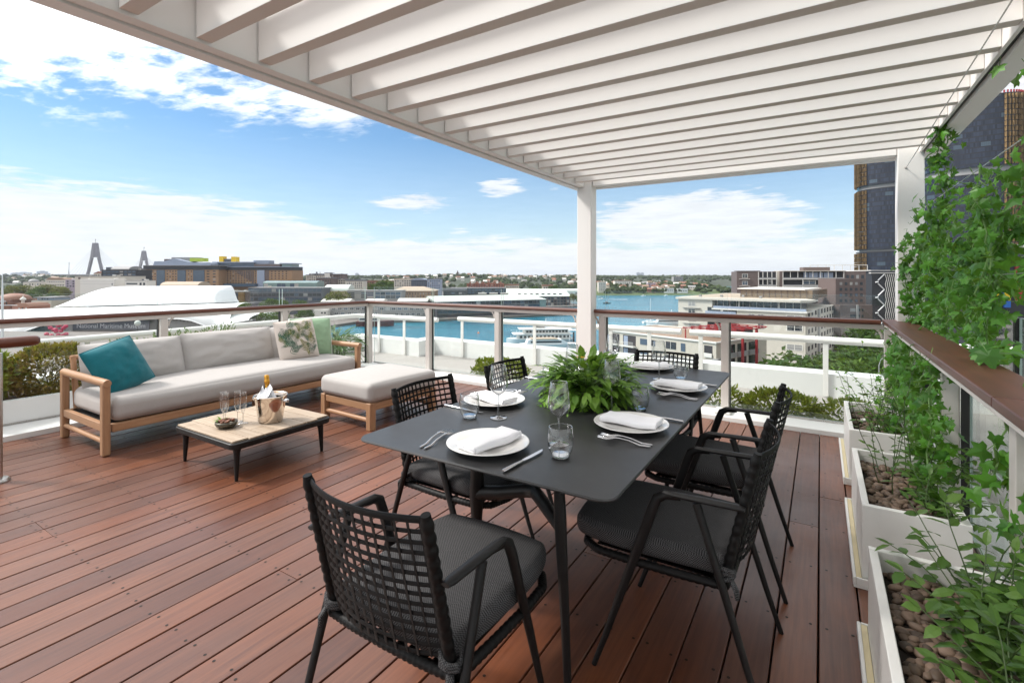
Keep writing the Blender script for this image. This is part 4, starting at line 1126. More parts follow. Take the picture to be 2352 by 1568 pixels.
UNIT = {}
def unit(name, mt):
    key = (name, mt.name)
    if key not in UNIT:
        mb = MB(); mb.box(-.5, .5, -.5, .5, -.5, .5); me = bpy.data.meshes.new(name)
        me.from_pydata(mb.v, [], mb.f); me.materials.append(mt); me.update(); UNIT[key] = me
    return UNIT[key]
def ubox(name, mt, par, x0, x1, y0, y1, z0, z1):
    o = bpy.data.objects.new(name, unit(name, mt)); COL.objects.link(o); o.parent = par
    o.location = ((x0+x1)/2, (y0+y1)/2, (z0+z1)/2); o.scale = (abs(x1-x0), abs(y1-y0), abs(z1-z0)); return o

class Bld:
    """a building on the ground; x along its front, y inward, z up from the ground"""
    def __init__(s, name, label, cat, A=None, B=None, u0=None, u1=None, d=None, group=None, gz=GZ):
        if A is None: A, B = ((u0-CX)/F*d, d), ((u1-CX)/F*d, d)
        s.A, s.B = Vector(A), Vector(B); s.L = (s.B - s.A).length; s.gz = gz
        a, b = Vector(cw(*A)), Vector(cw(*B)); rz = atan2(b.y-a.y, b.x-a.x)
        s.o = empty(name, label, cat, (a.x, a.y, gz), rz, group)
        s.d = d
    def x(s, u):       # local x where photo column u meets the front plane
        tx = (u - CX)/F; D = s.B - s.A
        k = (tx*s.A.y - s.A.x)/(D.x - tx*D.y); return k*s.L
    def z(s, v, x=0.0, y=0.0):
        D = (s.B - s.A)/s.L; d = s.A.y + D.y*x + D.x*y
        return hz(v, d) - s.gz
    def box(s, name, mt, x0, x1, y0, y1, z0, z1, par=None): return ubox(name, mt, par or s.o, x0, x1, y0, y1, z0, z1)
    def pbox(s, name, mt, u0, u1, v0, v1, y0=0.0, y1=12.0, par=None):
        xa, xb = s.x(u0), s.x(u1); zt = s.z(v0, xa); zb = 0 if v1 is None else s.z(v1, xa)
        return ubox(name, mt, par or s.o, xa, xb, y0, y1, zb, zt)
    def wins(s, mt, u0, u1, nu, v0, v1, nv, wf=.55, hf=.55, y=-.06, par=None, name='window', skip=None):
        xa, xb = s.x(u0), s.x(u1)
        z1, z0 = s.z(v0, xa), s.z(v1, xa)
        s.grid(mt, xa, xb, nu, z0, z1, nv, wf, hf, y, par, name, skip)
    def grid(s, mt, xa, xb, nu, z0, z1, nv, wf=.55, hf=.55, y=-.06, par=None, name='window', skip=None, frame=None):
        cwid, chei = (xb-xa)/nu, (z1-z0)/nv
        for i in range(nu):
            for j in range(nv):
                if skip and skip(i, j): continue
                cx_, cz = xa+cwid*(i+.5), z0+chei*(j+.5); w, h = cwid*wf, chei*hf
                mm = mt
                if name == 'window':
                    q_ = random.random(); mm = mt if q_ < .62 else (K['glassblue'] if q_ < .78 else (K['glassdark'] if q_ < .88 else (K['blind'] if q_ < .96 else K['midgrey'])))
                p = ubox(name, mm, par or s.o, cx_-w/2, cx_+w/2, y, y+.05, cz-h/2, cz+h/2)
                if frame:
                    f = bpy.data.objects.new('frame', frame_mesh(frame)); COL.objects.link(f); f.parent = p
                    f.location = (0, -.6, 0)
    def mesh(s, mb, name, mt, par=None, **k): return mb.build(name, mt, par or s.o, **k)
FM = {}
def frame_mesh(mt):
    if mt.name not in FM:
        mb = MB(); t = .045
        mb.box(-.54, .54, -.9, .4, -.56, -.48); mb.box(-.54, .54, -.9, .4, .48, .56); mb.box(-.54, -.48, -.9, .4, -.48, .48); mb.box(.48, .54, -.9, .4, -.48, .48)
        mb.box(-.02, .02, -.9, .4, -.48, .48); mb.box(-.48, .48, -.8, .3, .12, .17)
        me = bpy.data.meshes.new('frame'); me.from_pydata(mb.v, [], mb.f); me.materials.append(mt); FM[mt.name] = me
    return FM[mt.name]

# --- water, land, hills
mb = MB(); R_ = 26000
mb.add([(-R_, -R_, 0), (R_, -R_, 0), (R_, R_, 0), (-R_, R_, 0)], [(0, 1, 2, 3)])
tag(mb.build('water', K['water'], loc=(0, 0, -31.6)), kind='structure')
def land(name, poly, z0, z1, mats):
    mb = MB(); mb.prism([cw(*p) for p in poly], z0, z1)
    ob = mb.build(name, mats)
    for p in ob.data.polygons: p.material_index = 0 if p.normal.z > .5 else 1
    return tag(ob, kind='structure')
land('shore', [(-2500, 60), (-150, 60), (-120, 200), (-118, 300), (-106, 342), (-60, 352), (-40, 366), (56, 418), (62, 432), (-30, 455), (-20, 500), (62, 512), (74, 530), (66, 600), (10, 700), (60, 900), (100, 1100), (-2500, 1100)], -33, -30, [K['paving'], K['stonequay']])
land('shore', [(-160, -160), (24, -160), (24, 110), (16, 135), (30, 190), (66, 214), (74, 300), (150, 345), (330, 430), (1500, 480), (1500, -160)], -33, -30.02, [K['asphalt'], K['stonequay']])
# far wooded ground
def hill_h(r, d):
    n = mnoise.noise((r*.0022, d*.0022, 0))*7 + mnoise.noise((r*.006, d*.006, 4))*3
    def ss(a, b, x): t = max(0, min(1, (x-a)/(b-a))); return t*t*(3-2*t)
    bump = 12*math.exp(-((r+160)/190)**2 - ((d-1500)/420)**2)
    return -31 + 22*ss(950, 1900, d) + 14*ss(2500, 9000, d) + n*ss(950, 1600, d)*(1 + d/9000) + bump
mb = MB(); ds = [1000*1.085**i for i in range(34)]; ts = [-1.75 + 3.3*i/110 for i in range(111)]
vs = []; fs = []
for d in ds:
    for t_ in ts:
        x, y = cw(t_*d, d); h = hill_h(t_*d, d)
        if t_ > .40 and d < 1600: h = -34
        vs.append((x, y, h))
n_ = len(ts)
for i in range(len(ds)-1):
    for j in range(n_-1): a = i*n_+j; fs.append((a, a+1, a+n_+1, a+n_))
mb.add(vs, fs); K['hillmat'] = mat('hill_ground', (.035, .048, .026), .9, 0, .5, .02, wear=.3)
tag(mb.build('hills', K['hillmat'], smooth=True), kind='structure')
# peninsula across the blue water
def pen_h(r, d):
    e = min((r-110)/40, (d-838 - .02*(r-150))/70, (1120-d)/60, (402-r)/70)
    e = max(0, min(1, e)); return -32 + 13.5*e**.7 + mnoise.noise((r*.02, d*.02, 1))*1.5*e
mb = MB(); n_ = 41
vs = []; fs = []
for i in range(31):
    for j in range(n_):
        r, d = 100 + 310*j/40, 830 + 300*i/30; x, y = cw(r, d); vs.append((x, y, pen_h(r, d)))
for i in range(30):
    for j in range(n_-1): a = i*n_+j; fs.append((a, a+1, a+n_+1, a+n_))
mb.add(vs, fs); tag(mb.build('peninsula', K['grass'], smooth=True), kind='structure')
# far woods: uncountable tree masses
rs = random.Random(5)
def woods(name, pts, mt, r0, r1, sub=0, per=1):
    mb = MB()
    for (x, y, z, k) in pts:
        for q in range(per):
            s = rs.uniform(r0, r1)*k
            mb.ico((x+rs.uniform(-1, 1)*s*.6*(per > 1), y+rs.uniform(-1, 1)*s*.6*(per > 1), z+s*.55+rs.uniform(0, .6)*s*(per > 1)), s, s, s*.85, Matrix.Rotation(rs.uniform(0, 6), 3, 'Z'), jit=.5, sub=sub)
    return tag(mb.build(name, mt, smooth=False), kind='stuff')
P_ = []
for i in range(5200):
    d = 1010*(4.6)**(rs.random()**1.25); t_ = rs.uniform(-1.15, .62)
    if t_ > .40 and d < 1650: continue
    if mnoise.noise((t_*d*.012, d*.012, 2)) < -.22: continue
    x, y = cw(t_*d, d); P_.append((x, y, hill_h(t_*d, d), 1 + d/9000))
for i in range(1500):
    d = rs.uniform(330, 1050); t_ = rs.uniform(-1.9, -1.065)
    if mnoise.noise((t_*d*.02, d*.02, 5)) < -.15: continue
    x, y = cw(t_*d, d); P_.append((x, y, -30, 1))
woods('far_woodland', P_, K['woods'], 4.0, 7.5, 0)
P_ = []
for i in range(900):
    r, d = rs.uniform(125, 398), rs.uniform(842, 1110); h = pen_h(r, d)
    if h < -29: continue
    if mnoise.noise((r*.03, d*.03, 7)) < -.28: continue
    x, y = cw(r, d); P_.append((x, y, h, 1))
woods('peninsula_woodland', P_, K['woods'], 2.6, 4.8, 1, 2)
# houses
HP = {}
def house_proto(key, wall, roof):
    o = empty('house', '', 'house', (0, 0, 0)); mb = MB(); mb.box(-5, 5, -4, 4, -3, 5); w_ = mb.build('wall', K[wall], o)
    mb = MB(); mb.prism([(-4.6, 5.01), (4.6, 5.01), (0, 8)], -5.3, 5.3, axis='x'); mb.build('roof', K[roof], o)
    for x in (-3, 0, 3):
        ubox('window', K['glassdark'], o, x-.7, x+.7, -4.08, -4.0, 2.2, 3.8)
    HP[key] = o; return o
kinds = [('offwhite', 'terracotta', 'white walled house with terracotta roof'), ('cream', 'midgrey', 'cream house with grey roof'), ('brick', 'terracotta', 'red brick house with terracotta roof'), ('offwhite', 'offwhite', 'white house with pale roof'), ('beige', 'roofbrown', 'beige house with brown roof')]
nh = 0
first = {}
def add_house(r, d, h, ki, where, grp, s=1.0):
    key = (ki); wl, rf, lab = kinds[ki]
    if key not in first: o = house_proto(key, wl, rf); first[key] = o
    else: o = copy_tree(first[key])
    x, y = cw(r, d); o.location = (x, y, h); o.rotation_euler.z = YAW + rs.uniform(-.8, .8); o.scale = (s*rs.uniform(.8, 1.4), s, s*rs.uniform(.8, 1.15))
    o['label'] = lab + ' ' + where; o['group'] = grp
KIDS = None
for i in range(52):
    r, d = rs.uniform(150, 385), rs.uniform(850, 1040); h = pen_h(r, d)
    if h < -30: continue
    add_house(r, d, h+1.2, rs.choice([0, 1, 3, 3, 4, 2]), 'on the wooded peninsula beyond the blue water', 'houses on the peninsula', .95)
for i in range(105):
    t_ = rs.uniform(-.26, .145); d = rs.uniform(1040, 2300); r = t_*d
    add_house(r, d, hill_h(r, d)+2.5, rs.choice([0, 0, 1, 3, 3, 4, 2]), 'on the far wooded hillside left of the pergola post', 'houses on the far hillside', 1.1)
for i in range(26):
    t_ = rs.uniform(-1.02, -.86); d = rs.uniform(1100, 2200); r = t_*d
    add_house(r, d, hill_h(r, d)+2.5, rs.choice([0, 1, 3, 4]), 'on the distant slope at the left horizon', 'houses on the left horizon', 1.1)
# distant high-rise on the skyline
for (u0, u1, v, d, lab) in ((24, 33, 627, 5200, 'small pale tower on the left skyline'), (36, 66, 625.5, 5600, 'broad pale blue office group on the left skyline'), (84, 102, 623, 5000, 'blue grey high rise on the left skyline'), (106, 115, 628, 5200, 'low grey block right of the blue high rise on the left skyline'),
                            (816, 822, 627.5, 7000, 'faint blue tower on the horizon above the glass railing corner'), (1343-8, 1340, 628, 8000, 'faint tower on the horizon left of the pergola post'), (1463, 1470, 626, 7000, 'left one of two faint blue towers on the right horizon'), (1472, 1479, 626.5, 7000, 'right one of two faint blue towers on the right horizon')):
    b = Bld('skyline_tower', lab, 'tower', u0=u0, u1=u1, d=d); b.box('tower_block', K['bluegrey'], 0, b.L, 0, 40, 0, b.z(v))
    b.box('plant_room', K['slate'], b.L*.3, b.L*.7, 8, 30, b.z(v), b.z(v)+4)
# church tower on the hill
b = Bld('church_tower', 'brown church tower with a pointed top on the far hill', 'church tower', u0=1049, u1=1053, d=1500)
zt = b.z(626); b.box('tower_shaft', K['brown'], 0, b.L, 0, b.L, 0, zt)
mb = MB(); mb.M = None; L_ = b.L
mb.add([(0, 0, zt), (L_, 0, zt), (L_, L_, zt), (0, L_, zt), (L_/2, L_/2, b.z(620))], [(0, 1, 4), (1, 2, 4), (2, 3, 4), (3, 0, 4)]); mb.build('spire', K['brown'], b.o)

# --- cable stayed bridge
br = empty('cable_stayed_bridge', 'cable stayed bridge with two grey A shaped pylons on the left horizon', 'bridge', (*cw(-1260, 1500), GZ))
TB_ = W2L(br.location)
def pylon(u, vt, vb, d, wt, wm, vm, wb):
    mb = MB(); mb.M = TB_ @ Matrix.Translation((*cw((u-CX)/F*d, d), 0)) @ Matrix.Rotation(YAW, 4, 'Z')
    k = d/F; y0, y1 = -3.5, 3.5
    zt, zm, zb = hz(vt, d), hz(vm, d), -30
    zv = hz(vb, d)
    ex = wb*k*(zm-zb)/(zm-zv)
    mb.prism([(-wm*k, zm), (wm*k, zm), (wt*k, zt), (-wt*k, zt)], y0, y1, axis='y')
    for s in (1, -1):
        lw = 4.2*k
        xb = s*(wm*k + (wb-wm)*k*(zm-zb)/(zm-zv))
        mb.prism([(s*wm*k, zm), (xb, zb), (xb - s*lw, zb), (s*(wm*k-lw), zm - 1*k)] if s > 0 else [(s*(wm*k-lw), zm-1*k), (xb - s*lw, zb), (xb, zb), (s*wm*k, zm)], y0, y1, axis='y')
    for q in range(6):   # rounded throat
        x = wm*k*(.15+.12*q); mb.box(-x, x, y0+.2, y1-.2, zm-.8*q*k*.5-1*k, zm-.8*q*k*.5) if 0 else None
    p = mb.build('pylon', K['pylon'], br)
    mb = MB(); mb.M = TB_ @ Matrix.Translation((*cw((u-CX)/F*d, d), 0)); mb.tube([(0, 0, zt), (0, 0, zt+8.5*k)], .35*k, 5); mb.box(-.2, 3.0*k, -.1, .1, zt+6.2*k, zt+8.5*k); mb.build('flagpole', K['dark'], p)
pylon(219, 558, 631, 1500, 5.0, 10.0, 591, 19.5)
pylon(330.5, 576, 617, 1900, 3.8, 7.6, 599, 11.5)
def cable(u0, v0, d0, u1, v1, d1, name='cable'):
    mb = MB(); mb.M = TB_; a = (*cw((u0-CX)/F*d0, d0), hz(v0, d0)); c = (*cw((u1-CX)/F*d1, d1), hz(v1, d1)); mb.tube([a, c], .30, 4); mb.build(name, K['midgrey'], br)
for k in range(7):
    cable(216, 566+3*k, 1500, 156+8*k, 632, 1340+24*k); cable(223, 566+3*k, 1500, 292-9*k, 632, 1700-28*k); cable(328, 584+2*k, 1900, 296+4*k, 630, 1700+28*k); cable(333, 584+2*k, 1900, 372-5*k, 630, 2100-28*k)
mb = MB(); mb.M = TB_; a, c = cw((120-CX)/F*1250, 1250), cw((400-CX)/F*2300, 2300); mb.tube([(a[0], a[1], 3), (c[0], c[1], 3)], 2.2, 6); mb.build('bridge_deck', K['midgrey'], br)
# harbour crane
o = empty('harbour_crane', 'thin pale crane jib left of the bridge pylon', 'crane', (*cw((158-CX)/F*1200, 1200), GZ)); mb = MB(); k = 1200/F
mb.tube([(0, 0, 0), (0, 0, hz(622, 1200)+30)], .8, 5); mb.build('mast', K['midgrey'], o); mb = MB(); mb.tube([(0, 0, hz(624, 1200)+30), (2*k, 0, hz(602, 1200)+30)], .6, 5); mb.build('jib', K['midgrey'], o)

# --- casino hotel blocks on the left horizon
b = Bld('hotel_block', 'long tan hotel block with dark glazed bays and a curved grey roof', 'hotel', u0=317, u1=502, d=560)
b.pbox('wall', K['tan'], 317, 502, 619, None, 0, 30)
b.pbox('dark_storey', K['dark'], 330, 506, 610.5, 618.8, -.8, 28); b.pbox('ledge', K['midgrey'], 330, 507, 609.2, 610.4, -1.6, 28)
for u0, u1 in ((324, 336), (360, 379), (408, 427), (444, 470)): b.pbox('glazed_bay', K['glassblue'], u0, u1, 620, 664, -.5, -.01)
for u0, u1, n in ((337, 359, 4), (381, 407, 4), (430, 443, 2), (471, 499, 2)): b.wins(K['glassdark'], u0, u1, n, 620, 663, 7, .45, .4)
mb = MB(); z0 = b.z(609.1)
prof = [(b.x(u), b.z(v)) for u, v in ((347, 609.1), (350, 600), (372, 600), (392, 594.5), (398, 594), (410, 597), (432, 602), (460, 603), (478, 602.5), (481, 605), (480, 609.1))]
mb.prism(prof, 3, 20, axis='y'); mb.build('curved_roof', K['bluegrey'], b.o)
b.pbox('roof_house', K['midgrey'], 377, 433, 590, 600, 12, 26); b.pbox('roof_house', K['brown'], 360, 378, 594, 601, 12, 24); b.pbox('lime_pod', K['lime'], 428, 459, 592, 600, 6, 16)
b = Bld('hotel_block', 'second tan hotel block with two yellow roof boxes', 'hotel', u0=500, u1=671, d=575)
b.pbox('wall', K['tan'], 506, 671, 620.5, None, 0, 30)
b.pbox('dark_storey', K['dark'], 498, 672, 613.5, 620.4, -.8, 28); b.pbox('ledge', K['bluegrey'], 493, 673, 612.2, 613.4, -1.6, 28)
b.pbox('glazed_corner', K['glassgreen'], 499, 505.9, 620.5, None, -.4, 10)
b.pbox('pale_bay', K['bluegrey'], 591, 608, 616, None, -.7, -.02); b.pbox('brown_bay', K['brown'], 608.2, 618, 621, None, -.3, -.01)
b.wins(K['glassdark'], 507, 590, 13, 621, 652, 6, .45, .42); b.wins(K['glassdark'], 620, 662, 5, 621, 642, 4, .4, .42)
for k in range(9): b.pbox('stepped_shade', K['brown'], 540+5*k, 543+5*k, 622, 625+3*k, -.5, -.01)
b.pbox('upper_storey', K['glassblue'], 488, 580, 603.5, 612.1, 3, 22); b.pbox('upper_roof', K['bluegrey'], 486, 582, 601.2, 603.4, 1, 24); b.pbox('upper_storey', K['brown'], 580.1, 640, 606, 612.1, 3, 22); b.pbox('upper_storey', K['glassgreen'], 645, 668, 606, 612.1, 3, 22); b.pbox('upper_roof', K['bluegrey'], 641, 673, 604, 605.9, 1, 24)
for u0, u1, v in ((496, 505, 588), (524, 535, 589)): b.pbox('yellow_box', K['yellow'], u0, u1, v, 601.1, 6, 14)
b.pbox('plant_room', K['slate'], 506, 523, 594, 601.1, 8, 20); b.pbox('plant_room', K['bluegrey'], 576, 611, 597.5, 605.9, 6, 20); b.pbox('canopy', K['glassblue'], 523, 593, 651, 658, -9, -1)

def simple(name, label, u0, u1, v0, d, wall, wn=None, depth=14, roof=None, cat='building', wm='glassdark', v1=None, rv=None):
    b = Bld(name, label, cat, u0=u0, u1=u1, d=d)
    b.pbox('wall', K[wall], u0, u1, v0, v1, 0, depth)
    if roof: b.pbox('roof', K[roof], u0-.6, u1+.6, v0-(rv or 1.2), v0-.02, -.5, depth+.5)
    for q_ in range(random.randint(1, 4) if not roof or True else 0):
        fx = random.uniform(.1, .85)*b.L; fy = random.uniform(.2, .6)*depth; sz = random.uniform(.8, 2.2); z_ = b.z(v0, b.x(u0))+(random.uniform(0, .1))
        b.box('roof_vent', K[random.choice(['midgrey', 'offwhite', 'slate', 'beige'])], fx, fx+sz, fy, fy+sz, z_, z_+random.uniform(.6, 1.5)*d/450)
    for w_ in (wn or []):
        a, c, nu, va, vb, nv = w_[:6]; b.wins(K[w_[8] if len(w_) > 8 else wm], a, c, nu, va, vb, nv, w_[6] if len(w_) > 6 else .5, w_[7] if len(w_) > 7 else .5)
    return b
def barrel(b, name, mt, u0, u1, v0, v1, depth, full=True, y0=0.0):
    x0, x1 = b.x(u0), b.x(u1); z0, z1 = b.z(v1, x0), b.z(v0, x0); n = 14; mb = MB()
    mb.grid(lambda a, c: (x0 + (x1-x0)*a, y0 + depth*(.5-.5*cos(pi*c)), z0 + (z1-z0)*sin(pi*c)), 6, n, flip=False)
    for x in (x0, x1): mb.add([(x, y0 + depth*(.5-.5*cos(pi*c/n)), z0 + (z1-z0)*sin(pi*c/n)) for c in range(n+1)], [tuple(range(n+1))])
    return mb.build(name, mt, b.o, smooth=True, auto=40)
b = simple('office_building', 'dark glass office block with a rounded grey roof in front of the bridge', 233, 313, 619.5, 455, 'dark', [(236, 312, 8, 621, 640, 3, .8, .5, 'glassblue')], 20); barrel(b, 'rounded_roof', K['midgrey'], 254, 296, 611, 619, 18)
b.pbox('roof_box', K['slate'], 235, 270, 613.5, 619.4, 4, 14)
b = simple('warehouse', 'broad beige flat roofed block behind the white museum roof', 172, 287, 634.5, 390, 'cream', [(266, 284, 2, 645, 654, 1, .5, .4)], 22, 'midgrey', rv=.7); b.pbox('round_sign', K['brown'], 180, 185, 637, 641, -.2, -.01)
b = simple('white_shed', 'white panelled shed directly behind the museum ridge', 184, 262, 640.5, 372, 'offwhite', [(255, 260, 1, 650, 655, 1, .4, .8)], 12)
for v in (646, 652): b.pbox('panel_joint', K['midgrey'], 184, 262, v, v+.3, -.03, -.005)
simple('white_house', 'small white building with dark windows right of the panelled shed', 287, 336, 644.5, 376, 'offwhite', [(289, 317, 1, 649, 654, 1, .9, .6), (319, 335, 2, 648, 656, 1, .6, .7)], 10, 'midgrey', rv=.5)
b = simple('cream_building', 'cream building with a domed end on the left behind olive trees', 53, 104, 647.5, 640, 'cream', [(66, 102, 6, 650, 656, 1, .5, .5), (55, 64, 1, 652, 656, 1, .4, .5)], 16, 'midgrey', rv=.5); mb = MB(); xc = (b.x(54)+b.x(74))/2; rr = (b.x(74)-b.x(54))/2
mb.lathe([(rr*cos(a*pi/12), rr*.62*sin(a*pi/12)) for a in range(7)], 20, (xc, 8, b.z(647))); mb.build('dome', K['midgrey'], b.o, smooth=True)
b = simple('cream_building', 'cream pitched roof building behind olive trees beside the mauve block', 104, 150, 643, 630, 'cream', [(106, 148, 8, 645, 649, 1, .5, .5), (108, 148, 7, 652, 657, 1, .5, .5)], 16); mb = MB(); mb.prism([(b.x(104), b.z(643)), (b.x(150), b.z(643)), (b.x(142), b.z(638)), (b.x(112), b.z(637.5))], 0, 16, axis='y'); mb.build('roof', K['roofbrown'], b.o)
simple('mauve_block', 'mauve grey block with rows of dark windows at left', 150, 173, 642, 610, 'mauve', [(152, 172, 3, 643.5, 660, 3, .6, .5)], 14)
b = simple('brick_house', 'small orange roofed house peeping up by the bridge pylon', 215, 232, 628, 470, 'beige', [(218, 230, 2, 630, 634, 1, .4, .6)], 10); mb = MB(); mb.prism([(b.x(213), b.z(628)), (b.x(234), b.z(628)), (b.x(226), b.z(623))], 0, 10, axis='y'); mb.build('roof', K['terracotta'], b.o)
b = simple('stone_building', 'pale stone building with blue grey attic left of the museum roof', 72, 118, 690, 335, 'beige', [(74, 110, 4, 694, 702, 1, .4, .6)], 16); b.pbox('attic', K['bluegrey'], 79, 118, 684, 689.9, 2, 14); b.wins(K['glassdark'], 82, 106, 4, 685, 689, 1, .6, .6, 1.9); b.pbox('roof', K['midgrey'], 76, 122, 682, 683.9, 0, 16)
b = simple('domed_building', 'brick building with a shallow pink dome at the far left edge', -40, 22, 689, 330, 'brick', [(-10, 20, 3, 692, 700, 1, .4, .6)], 20); mb = MB(); mb.lathe([(9*cos(a*pi/12), 4.2*sin(a*pi/12)) for a in range(7)], 20, (b.x(3), 9, b.z(689))); mb.build('dome', K['terracotta'], b.o, smooth=True)
b = simple('cupola_house', 'red roofed house with a white cupola at far left', 28, 66, 703, 300, 'brick', [(40, 64, 3, 705, 711, 1, .4, .6)], 14); mb = MB(); mb.prism([(b.x(27), b.z(703)), (b.x(68), b.z(703)), (b.x(60), b.z(697)), (b.x(40), b.z(696))], 0, 14, axis='y'); mb.build('roof', K['terracotta'], b.o)
mb = MB(); xc = b.x(38); k = 300/F; mb.lathe([(3*k, b.z(697)), (3*k, b.z(690)), (6*k, b.z(689)), (5*k, b.z(686)), (2*k, b.z(683)), (.4*k, b.z(681)), (.2*k, b.z(677))], 14, (xc, 4, 0)); mb.build('cupola', K['offwhite'], b.o, smooth=True)
o = empty('ship_mast', 'white mast with cross yards standing at the left frame edge', 'mast', (*cw((5.5-CX)/F*190, 190), -31.6)); k = 190/F
mb = MB(); mb.tube([(0, 0, 0), (0, 0, hz(690, 190)+31.6), (0, 0, hz(628, 190)+31.6)], [.45, .38, .12], 8); mb.build('pole', K['boatwhite'], o); 
for v, w_ in ((701, 34), (692, 8)):
    mb = MB(); mb.M = Matrix.Rotation(YAW, 4, 'Z'); mb.tube([(-w_*k*.6, 0, hz(v, 190)+31.6), (w_*k, 0, hz(v, 190)+31.6)], .12, 6); mb.build('yard', K['boatwhite'], o)

# --- museum
def museum():
    d = 290; b = Bld('museum_building', 'white museum with sweeping curved roofs and a scalloped eave', 'museum', u0=-60, u1=600, d=d)
    X_ = b.x; Zv = lambda v: b.z(v)
    def curve(pts, u):
        for (a, va), (c, vc) in zip(pts[:-1], pts[1:]):
            if a <= u <= c: q = (u-a)/(c-a); return va + (vc-va)*q
        return pts[0][1] if u < pts[0][0] else pts[-1][1]
    # upper shell
    top = []
    for i in range(41):
        u = 92 + 370*i/28 if i <= 28 else 462 + 14*((i-28)/12)
        if u < 190: q = (u-92)/98; v = 707 - 47*(1-(1-q)**2.1)**.95
        elif u > 462: q = min(1, (u-462)/14); v = 658.2 + 39*(1-sqrt(max(0, 1-q**2)))
        else: v = 660 - 1.8*(u-190)/272
        top.append((u, v))
    mb = MB(); base = lambda u: 707 - 10*(u-92)/384
    mb.grid(lambda a, c: (X_(top[int(round(a*40))][0]), 8 + 22*(1-cos(c*pi/2)), Zv(base(top[int(round(a*40))][0])) + (Zv(top[int(round(a*40))][1])-Zv(base(top[int(round(a*40))][0])))*sin(c*pi/2)), 40, 14)
    n = len(top)
    mb.add([(X_(u), 30, Zv(v)) for u, v in top] + [(X_(u), 34, Zv(base(u))-2) for u, v in top], [(i, i+1, n+i+1, n+i) for i in range(n-1)])
    xr = X_(476.2); mb.add([(xr, 8, Zv(697)), (xr, 30, Zv(690)), (xr, 34, Zv(700))], [(0, 1, 2)])
    b.mesh(mb, 'upper_roof', K['museum'], smooth=True, auto=60)
    # lower shell with arched eave
    ev = [(-60, 762), (-20, 768), (20, 771), (45, 777), (57, 775), (75, 764), (100, 754), (128, 744), (155, 738), (200, 733.5), (250, 731), (330, 729), (400, 727.5), (437, 728), (465, 732), (495, 743), (515, 760), (535, 748), (560, 738), (600, 730)]
    tp = lambda u: 712.5 - 15.5*(u/543)
    mb = MB(); us = [-60 + 608*i/120 for i in range(121)]
    def low(a, c):
        u = us[int(round(a*120))]; e = curve(ev, u); zt, ze = Zv(tp(u)), Zv(e); w_ = sin(c*pi/2)
        return (X_(u), -10 + 17*(1-cos(c*pi/2)), ze + (zt-ze)*w_)
    mb.grid(low, 120, 12)
    mb.add([(X_(-60), 7, Zv(tp(-60))), (X_(548), 7, Zv(tp(548))), (X_(548), 36, Zv(tp(548))-1), (X_(-60), 36, Zv(tp(-60))-1)], [(0, 1, 2, 3)])
    b.mesh(mb, 'lower_roof', K['museum'], smooth=True, auto=60)
    mb = MB(); us2 = [-60 + 660*i/160 for i in range(161)]
    mb.tube([(X_(u), -10.1, Zv(curve(ev, u))-.25) for u in us2], .32, 6); b.mesh(mb, 'eave_edge', K['museum'], smooth=True)
    mb = MB()
    for i, u in enumerate(us2):
        if i % 2 and (50 < u < 160 or 430 < u < 520 or u < 45): e = curve(ev, u); mb.box(X_(u)-.32, X_(u)+.32, -9.6, -9.3, Zv(e)-1.25, Zv(e)-.55)
    b.mesh(mb, 'eave_vents', K['dark'])
    mb = MB(); mb.grid(lambda a, c: (X_(540+56*a), -12 + 14*(1-cos(c*pi/2)), Zv(curve(ev, 540+56*a)) + (Zv(720.5)-Zv(curve(ev, 540+56*a)))*sin(c*pi/2)), 14, 8); mb.box(X_(540), X_(596), 2, 20, Zv(735), Zv(720.6)); b.mesh(mb, 'end_roof', K['museum'], smooth=True, auto=40)
    mb = MB(); n2 = len(us2)
    mb.add([(X_(u), -6, Zv(curve(ev, u)-1)) for u in us2] + [(X_(u), -6, 0) for u in us2], [(i, i+1, n2+i+1, n2+i) for i in range(n2-1)]); b.mesh(mb, 'facade', K['midgrey'])
    b.pbox('facade_glazing', K['glassdark'], 440, 510, 748, 790, -6.6, -6.1); b.pbox('facade_glazing', K['glassdark'], 75, 152, 757, 790, -6.6, -6.1)
    for k in range(16): b.pbox('mullion', K['midgrey'], 442+4.4*k, 442.7+4.4*k, 748, 790, -6.9, -6.61)
    sg = b.pbox('name_sign', K['slate'], 196, 366, 732.5, 754, -8.2, -7.7)
    bn = b.pbox('banner', K['midgrey'], 155, 195.5, 735, 768, -8.3, -7.8)
    def text(s, u, v, size, mt, par_, y, name='lettering', al='LEFT', ls=1.0):
        cu = bpy.data.curves.new(name, 'FONT'); cu.body = s; cu.size = size; cu.extrude = .03; cu.align_x = al; cu.space_line = ls; cu.materials.append(mt)
        tmp = bpy.data.objects.new('tmp', cu); COL.objects.link(tmp); bpy.context.view_layer.update()
        me = bpy.data.meshes.new_from_object(tmp.evaluated_get(bpy.context.evaluated_depsgraph_get())); bpy.data.objects.remove(tmp)
        t_ = bpy.data.objects.new(name, me); COL.objects.link(t_); t_.parent = par_
        # keep the sign's own scale out of the letters
        t_.matrix_parent_inverse = (Matrix.Translation(par_.location) @ Matrix.Diagonal((*par_.scale, 1))).inverted()
        t_.location = (X_(u), y, Zv(v)); t_.rotation_euler = (pi/2, 0, 0); return t_
    K['sign'] = mat('sign_letters', (.50, .52, .56), .6)
    text('National Maritime Museum', 204, 749.5, 3.55, K['sign'], sg, -8.26)
    text('MU\nSEA\nUM', 165, 746.5, 2.35, K['dark'], bn, -8.36, ls=.88)
    return b
museum()
def at3(u, v, d): return (*cw((u-CX)/F*d, d), hz(v, d))
